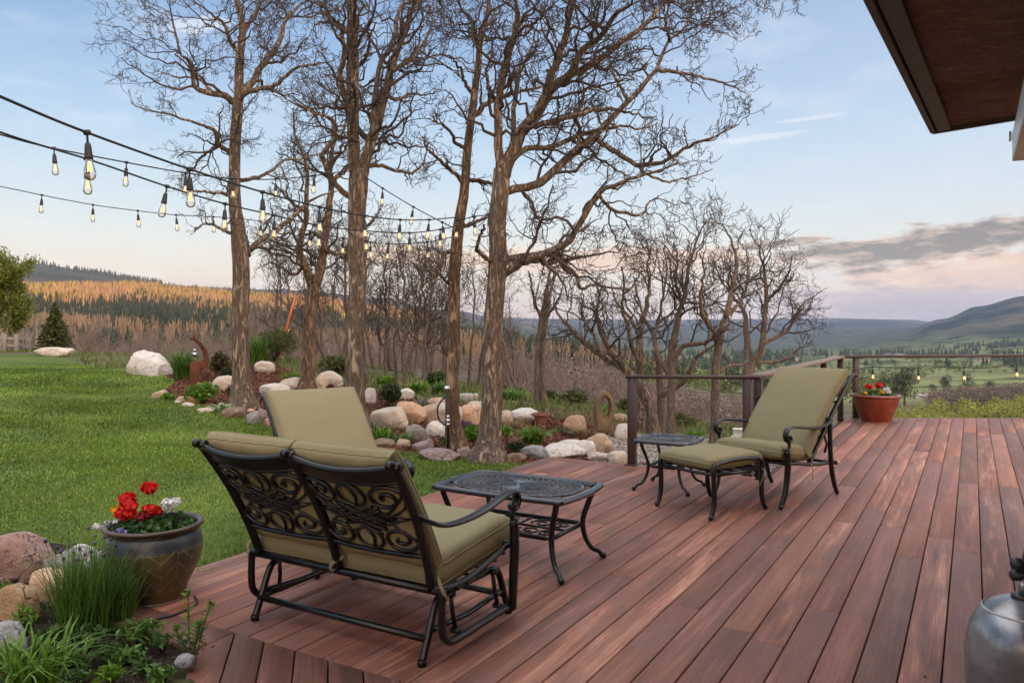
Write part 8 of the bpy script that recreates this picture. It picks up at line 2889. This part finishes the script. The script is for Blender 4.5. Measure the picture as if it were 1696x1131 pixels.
def build_forest():
    rng = np.random.default_rng(6)
    def patch(scale, seed, lo, hi):
        return lambda p, x: np.clip((fbm(p[:, :2] / scale, seed, 3) + 0.5 - lo) / (hi - lo), 0, 1)
    # sunlit upper slope: spruce with sunlight added in the colour, leafless aspen
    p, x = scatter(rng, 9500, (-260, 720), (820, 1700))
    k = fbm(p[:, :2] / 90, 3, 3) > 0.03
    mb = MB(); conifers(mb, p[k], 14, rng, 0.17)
    tag(mb.build('sunlit_tint_crest_trees', M_CONIF_SUNLIT, smooth=False), 'conifers tinted golden as sunlit along the crest of the opposite hill', 'forest', kind='stuff')
    mb = MB()
    p2, x2 = scatter(rng, 9000, (-200, 820), (430, 930), patch(70, 8, 0.38, 0.52))
    conifers(mb, p2, 15, rng, 0.17)
    p3, _ = scatter(rng, 2600, (700, 1120), (420, 1000), patch(90, 9, 0.35, 0.5))
    conifers(mb, p3, 14, rng, 0.17)
    p4, _ = scatter(rng, 900, (0, 420), (200, 430), patch(40, 14, 0.48, 0.62))
    conifers(mb, p4, 9, rng, 0.19)
    p5, _ = scatter(rng, 1500, (-100, 900), (2600, 4200), patch(300, 15, 0.4, 0.6))
    conifers(mb, p5, 20, rng, 0.2)
    tag(mb.build('hillside_conifers', M_CONIF, smooth=False), 'conifer forest covering the opposite hillside', 'forest', kind='stuff')
    mb = MB(); bare_aspens(mb, p[~k], 14, rng)
    p2, _ = scatter(rng, 4200, (-200, 820), (300, 760), patch(60, 11, 0.46, 0.6))
    bare_aspens(mb, p2, 13, rng)
    p3, _ = scatter(rng, 2200, (680, 1100), (380, 1000), patch(60, 12, 0.35, 0.6))
    bare_aspens(mb, p3, 12, rng)
    tag(mb.build('hillside_aspens', M_DEADW, smooth=False), 'leafless pale aspen woods on the opposite hillside', 'forest', kind='stuff')
    # brown brush on the lower slopes
    mb = MB()
    p, _ = scatter(rng, 1300, (-150, 900), (150, 420), patch(26, 20, 0.35, 0.55))
    puffs(mb, p, 3.2, rng, 120, 0.8, 0.085)
    p, _ = scatter(rng, 900, (880, 1350), (60, 330), patch(24, 21, 0.36, 0.55))
    puffs(mb, p, 3.0, rng, 110, 0.8, 0.085)
    # the brushy knoll at the right
    p, _ = scatter(rng, 420, (1545, 1800), (170, 235))
    puffs(mb, p, 5.0, rng, 420, 0.7, 0.045)
    p, _ = scatter(rng, 260, (1380, 1800), (70, 118))
    puffs(mb, p, 2.4, rng, 300, 0.8, 0.05)
    tag(mb.build('brush_slopes', M_BRUSH, smooth=False), 'grey brown oak brush on the lower slopes and knoll', 'brush', kind='stuff')
    mb = MB()
    p, _ = scatter(rng, 800, (-150, 1350), (110, 400), patch(30, 24, 0.5, 0.65))
    puffs(mb, p, 2.8, rng, 110, 0.8, 0.085)
    p, _ = scatter(rng, 160, (1380, 1780), (75, 130))
    puffs(mb, p, 3.2, rng, 150, 0.6, 0.08)
    tag(mb.build('budding_brush', M_BRUSHG, smooth=False), 'budding olive brush between the bare thickets', 'brush', kind='stuff')
    # valley floor: spring green groves and darker timber
    mb = MB()
    def groves(p, x):
        a = fbm(p[:, :2] / np.array([60, 26]), 30, 3) - 0.055
        field = in_poly(x, CAM_H * 0 + HZ + (CAM_H - p[:, 2]) / p[:, 1] * FOC, [(1500, 662), (1530, 630), (1560, 622), (1760, 620), (1760, 700), (1500, 700)])
        return np.where(field, 0.0, np.clip((a + 0.06) * 12, 0, 1))
    p, x = scatter(rng, 5200, (1040, 1780), (240, 1500), groves)
    k = rng.uniform(0, 1, len(p)) < 0.72
    puffs(mb, p[k], 7.5, rng, 70, 0.42, 0.12)
    tag(mb.build('valley_groves', M_SPRINGT, smooth=False), 'spring green groves across the valley floor', 'woods', kind='stuff')
    mb = MB()
    puffs(mb, p[~k], 9, rng, 70, 0.34, 0.11)
    p, _ = scatter(rng, 2600, (1040, 1780), (1000, 2100), patch(200, 33, 0.45, 0.6))
    conifers(mb, p, 17, rng, 0.26)
    tag(mb.build('valley_timber', M_VDARK, smooth=False), 'dark timber belts across the valley floor', 'woods', kind='stuff')
    mb = MB()
    p, _ = scatter(rng, 190, (1470, 1800), (118, 150))
    puffs(mb, p, 3.9, rng, 230, 0.5, 0.07, stretch=1.1)
    tag(mb.build('willow_thicket', M_WILLOW, smooth=False), 'yellow green willow thicket beyond the far railing', 'thicket', kind='stuff')


build_forest()


def far_tree(px, d, w, h, mt, label, seed, name='broad_tree', n=1500, group=None, zlo=0.1, wid=None, bare=False):
    """one of the trees that stand out in the valley"""
    rng = np.random.default_rng(seed)
    b = T(px, d); s = d / FOC
    t = empty(name, b, 0, label, 'tree', group)
    H = h * s; W = w * s
    sm = MB(); sm.tube([(0, 0, -1), (W * 0.01, 0, H * 0.45), (0, 0, H * 0.88)], [W * 0.045, W * 0.03, W * 0.01], 7)
    p = np.array([[0, 0, H * 0.3]])
    for k in range(9):
        a = rng.uniform(0, 6.28); e = rng.uniform(0.2, 0.75)
        z0 = H * rng.uniform(0.25, 0.7)
        sm.tube([(0, 0, z0), (math.cos(a) * W * 0.2, math.sin(a) * W * 0.2, z0 + H * 0.10), (math.cos(a) * W * 0.38, math.sin(a) * W * 0.38, z0 + H * 0.2)], [W * 0.018, W * 0.012, W * 0.006], 5)
    sm.build('trunk', M_PALE if bare else M_BARK_FAR, t)
    m = 7
    cz = rng.uniform(zlo + 0.15, 0.85, m)
    prof = np.interp(cz, [0, 0.3, 0.6, 1.0], [0.30, 0.40, 0.34, 0.12]) * W
    a = rng.uniform(0, 6.28, m)
    cc = np.stack([np.cos(a) * prof * 0.55, np.sin(a) * prof * 0.55, cz * H], -1)
    li = rng.integers(0, m, n)
    q = norm(rng.normal(0, 1, (n, 3))) * rng.uniform(0.4, 1, (n, 1)) ** 0.5
    c = cc[li] + q * np.array([W * 0.27, W * 0.27, H * 0.17])
    mb = MB(); leaves(mb, c, W * 0.06, rng, np.array([0, 0, 0.4]), 0.7)
    mb.build('crown', mt, t)
    return t


far_tree(1498, 265, 44, 66, M_VDARK, 'dark broad pine beyond the red planter, left of the pickup', 1, 'pine_tree')
far_tree(1486, 272, 34, 58, M_VDARK, 'dark pine merging with the broad pine beyond the red planter', 2, 'pine_tree')
far_tree(1566, 330, 26, 42, M_VDARK, 'dark round pine right of the pickup in the valley', 3, 'pine_tree')
far_tree(1603, 300, 30, 46, M_VDARK, 'tall open pine standing alone on the valley meadow', 4, 'pine_tree', n=700, zlo=0.2)
far_tree(1470, 200, 28, 48, M_SPRINGT, 'fresh green tree just right of the red planter', 5, 'leafy_tree')
far_tree(1500, 118, 22, 38, M_BRUSHG, 'pale stemmed aspen with sparse buds, left one of two beyond the railing', 6, 'aspen_tree', n=260, bare=True)
far_tree(1528, 120, 22, 40, M_BRUSHG, 'pale stemmed aspen with sparse buds, right one of two beyond the railing', 7, 'aspen_tree', n=300, bare=True)
far_tree(1545, 420, 14, 22, M_VDARK, 'dark conifer left of the open valley meadow', 8, 'pine_tree')
far_tree(1640, 380, 20, 24, M_VDARK, 'dark pine on top of the brushy knoll', 9, 'pine_tree')


def build_pickup():
    d = 372.0
    b = T(1530, d); s = d / FOC
    t = empty('pickup_truck', b + np.array([0, 0, 0.05]), 0.08, 'white pickup truck with a trailer on a gravel track in the valley', 'truck')
    white = plain('white_vehicle_paint', (0.72, 0.73, 0.75), 0.3)
    dark = plain('dark_glass', (0.02, 0.025, 0.03), 0.1)
    rub = plain('tyre_rubber', (0.015, 0.015, 0.015), 0.8)
    mb = MB(); mb.box((0, 0, 0.95), (5.4, 1.9, 0.75), bevel=0.12); mb.box((1.6, 0, 1.38), (2.0, 1.8, 0.25), bevel=0.1); mb.build('body', white, t)
    mb = MB(); v = [(-0.9, -0.85, 1.3), (1.2, -0.85, 1.3), (1.2, 0.85, 1.3), (-0.9, 0.85, 1.3), (-0.6, -0.72, 2.0), (0.7, -0.72, 2.0), (0.7, 0.72, 2.0), (-0.6, 0.72, 2.0)]
    mb.faces(v, [(0, 1, 5, 4), (1, 2, 6, 5), (2, 3, 7, 6), (3, 0, 4, 7), (4, 5, 6, 7)]); mb.build('cab_glass', dark, t, smooth=False)
    mb = MB(); mb.box((0.05, 0, 2.02), (1.45, 1.5, 0.08), bevel=0.03); mb.build('roof', white, t)
    for x in (-1.7, 1.75):
        for y in (-0.95, 0.95):
            mb = MB(); mb.tube([(x, y - 0.14, 0.42), (x, y + 0.14, 0.42)], 0.42, 16); mb.build('wheel', rub, t)
    t2 = empty('trailer', b + np.array([5.6, 0.5, 0.05]), 0.08, 'low white trailer hitched behind the white pickup', 'trailer')
    mb = MB(); mb.box((0, 0, 1.0), (4.2, 1.9, 0.7), bevel=0.08); mb.build('body', white, t2)
    mb = MB(); mb.box((-2.5, 0, 0.6), (1.4, 0.12, 0.12)); mb.build('drawbar', rub, t2)
    for y in (-0.95, 0.95):
        mb = MB(); mb.tube([(0.2, y - 0.12, 0.36), (0.2, y + 0.12, 0.36)], 0.36, 14); mb.build('wheel', rub, t2)
    # the gravel track it stands on
    mb = MB()
    q = []
    for px in np.linspace(1508, 1575, 30):
        q.append([T(px, d - 9, 0.12), T(px, d + 5, 0.12)])
    mb.grid(np.array(q)[:, ::-1])
    tag(mb.build('gravel_track', plain('track_gravel', (0.33, 0.29, 0.25), 0.9)), kind='structure')


build_pickup()


def build_houses():
    wall = plain('far_house_wall', (0.50, 0.46, 0.41), 0.8)
    roof = plain('far_house_roof', (0.16, 0.145, 0.14), 0.8)
    win = plain('far_house_window', (0.03, 0.035, 0.045), 0.2)
    for px, d, w, rz, lab in ((1471, 1560, 17, 0.3, 'tiny pale valley house above the planter flowers, left one'), (1487, 1500, 20, -0.2, 'tiny pale valley house right of another, above the planter flowers'), (1622, 1180, 22, 0.1, 'tiny pale house just under the far top rail, above the tall open pine'),
                              (1313, 1400, 16, 0.4, 'tiny house in the valley behind the rounded bare oak'), (1349, 1750, 18, 0.0, 'tiny house farthest up the valley, above the side railing'), (1236, 640, 13, 0.2, 'small house among trees seen through the bare oaks')):
        b = T(px, d)
        t = empty('valley_house', b, rz, lab, 'house', 'scattered valley houses')
        mb = MB(); mb.box((0, 0, 2.2), (w, w * 0.6, 5.4)); mb.build('wall', wall, t, smooth=False)
        h, y = 4.9, w * 0.36
        v = [(-w * 0.54, -y, h), (w * 0.54, -y, h), (w * 0.54, y, h), (-w * 0.54, y, h), (-w * 0.54, 0, h + w * 0.24), (w * 0.54, 0, h + w * 0.24)]
        mb = MB(); mb.faces(v, [(0, 1, 5, 4), (2, 3, 4, 5), (0, 4, 3), (1, 2, 5), (0, 3, 2, 1)]); mb.build('roof', roof, t, smooth=False)
        for k in (-0.28, 0.0, 0.28):
            mb = MB(); mb.box((w * k, -w * 0.3 - 0.03, 3.0), (w * 0.12, 0.1, 1.6)); mb.build('window', win, t, smooth=False)


build_houses()
# ------------------------------------------------------------------ evening air
def build_haze():
    mb = MB(); mb.box((500, 0, 130), (27000, 27000, 660))
    b, m = mat('evening_haze')
    v = b.n('ShaderNodeVolumePrincipled')
    v.inputs['Color'].default_value = (0.44, 0.62, 1.0, 1)
    v.inputs['Density'].default_value = HAZE
    v.inputs['Anisotropy'].default_value = 0.1
    o = b.n('ShaderNodeOutputMaterial'); b.link(v.outputs[0], o.inputs['Volume'])
    h = mb.build('haze', m, smooth=False)
    tag(h, 'thin blue evening haze over the valley', 'haze', kind='stuff')


HAZE = 5.6e-5
build_haze()
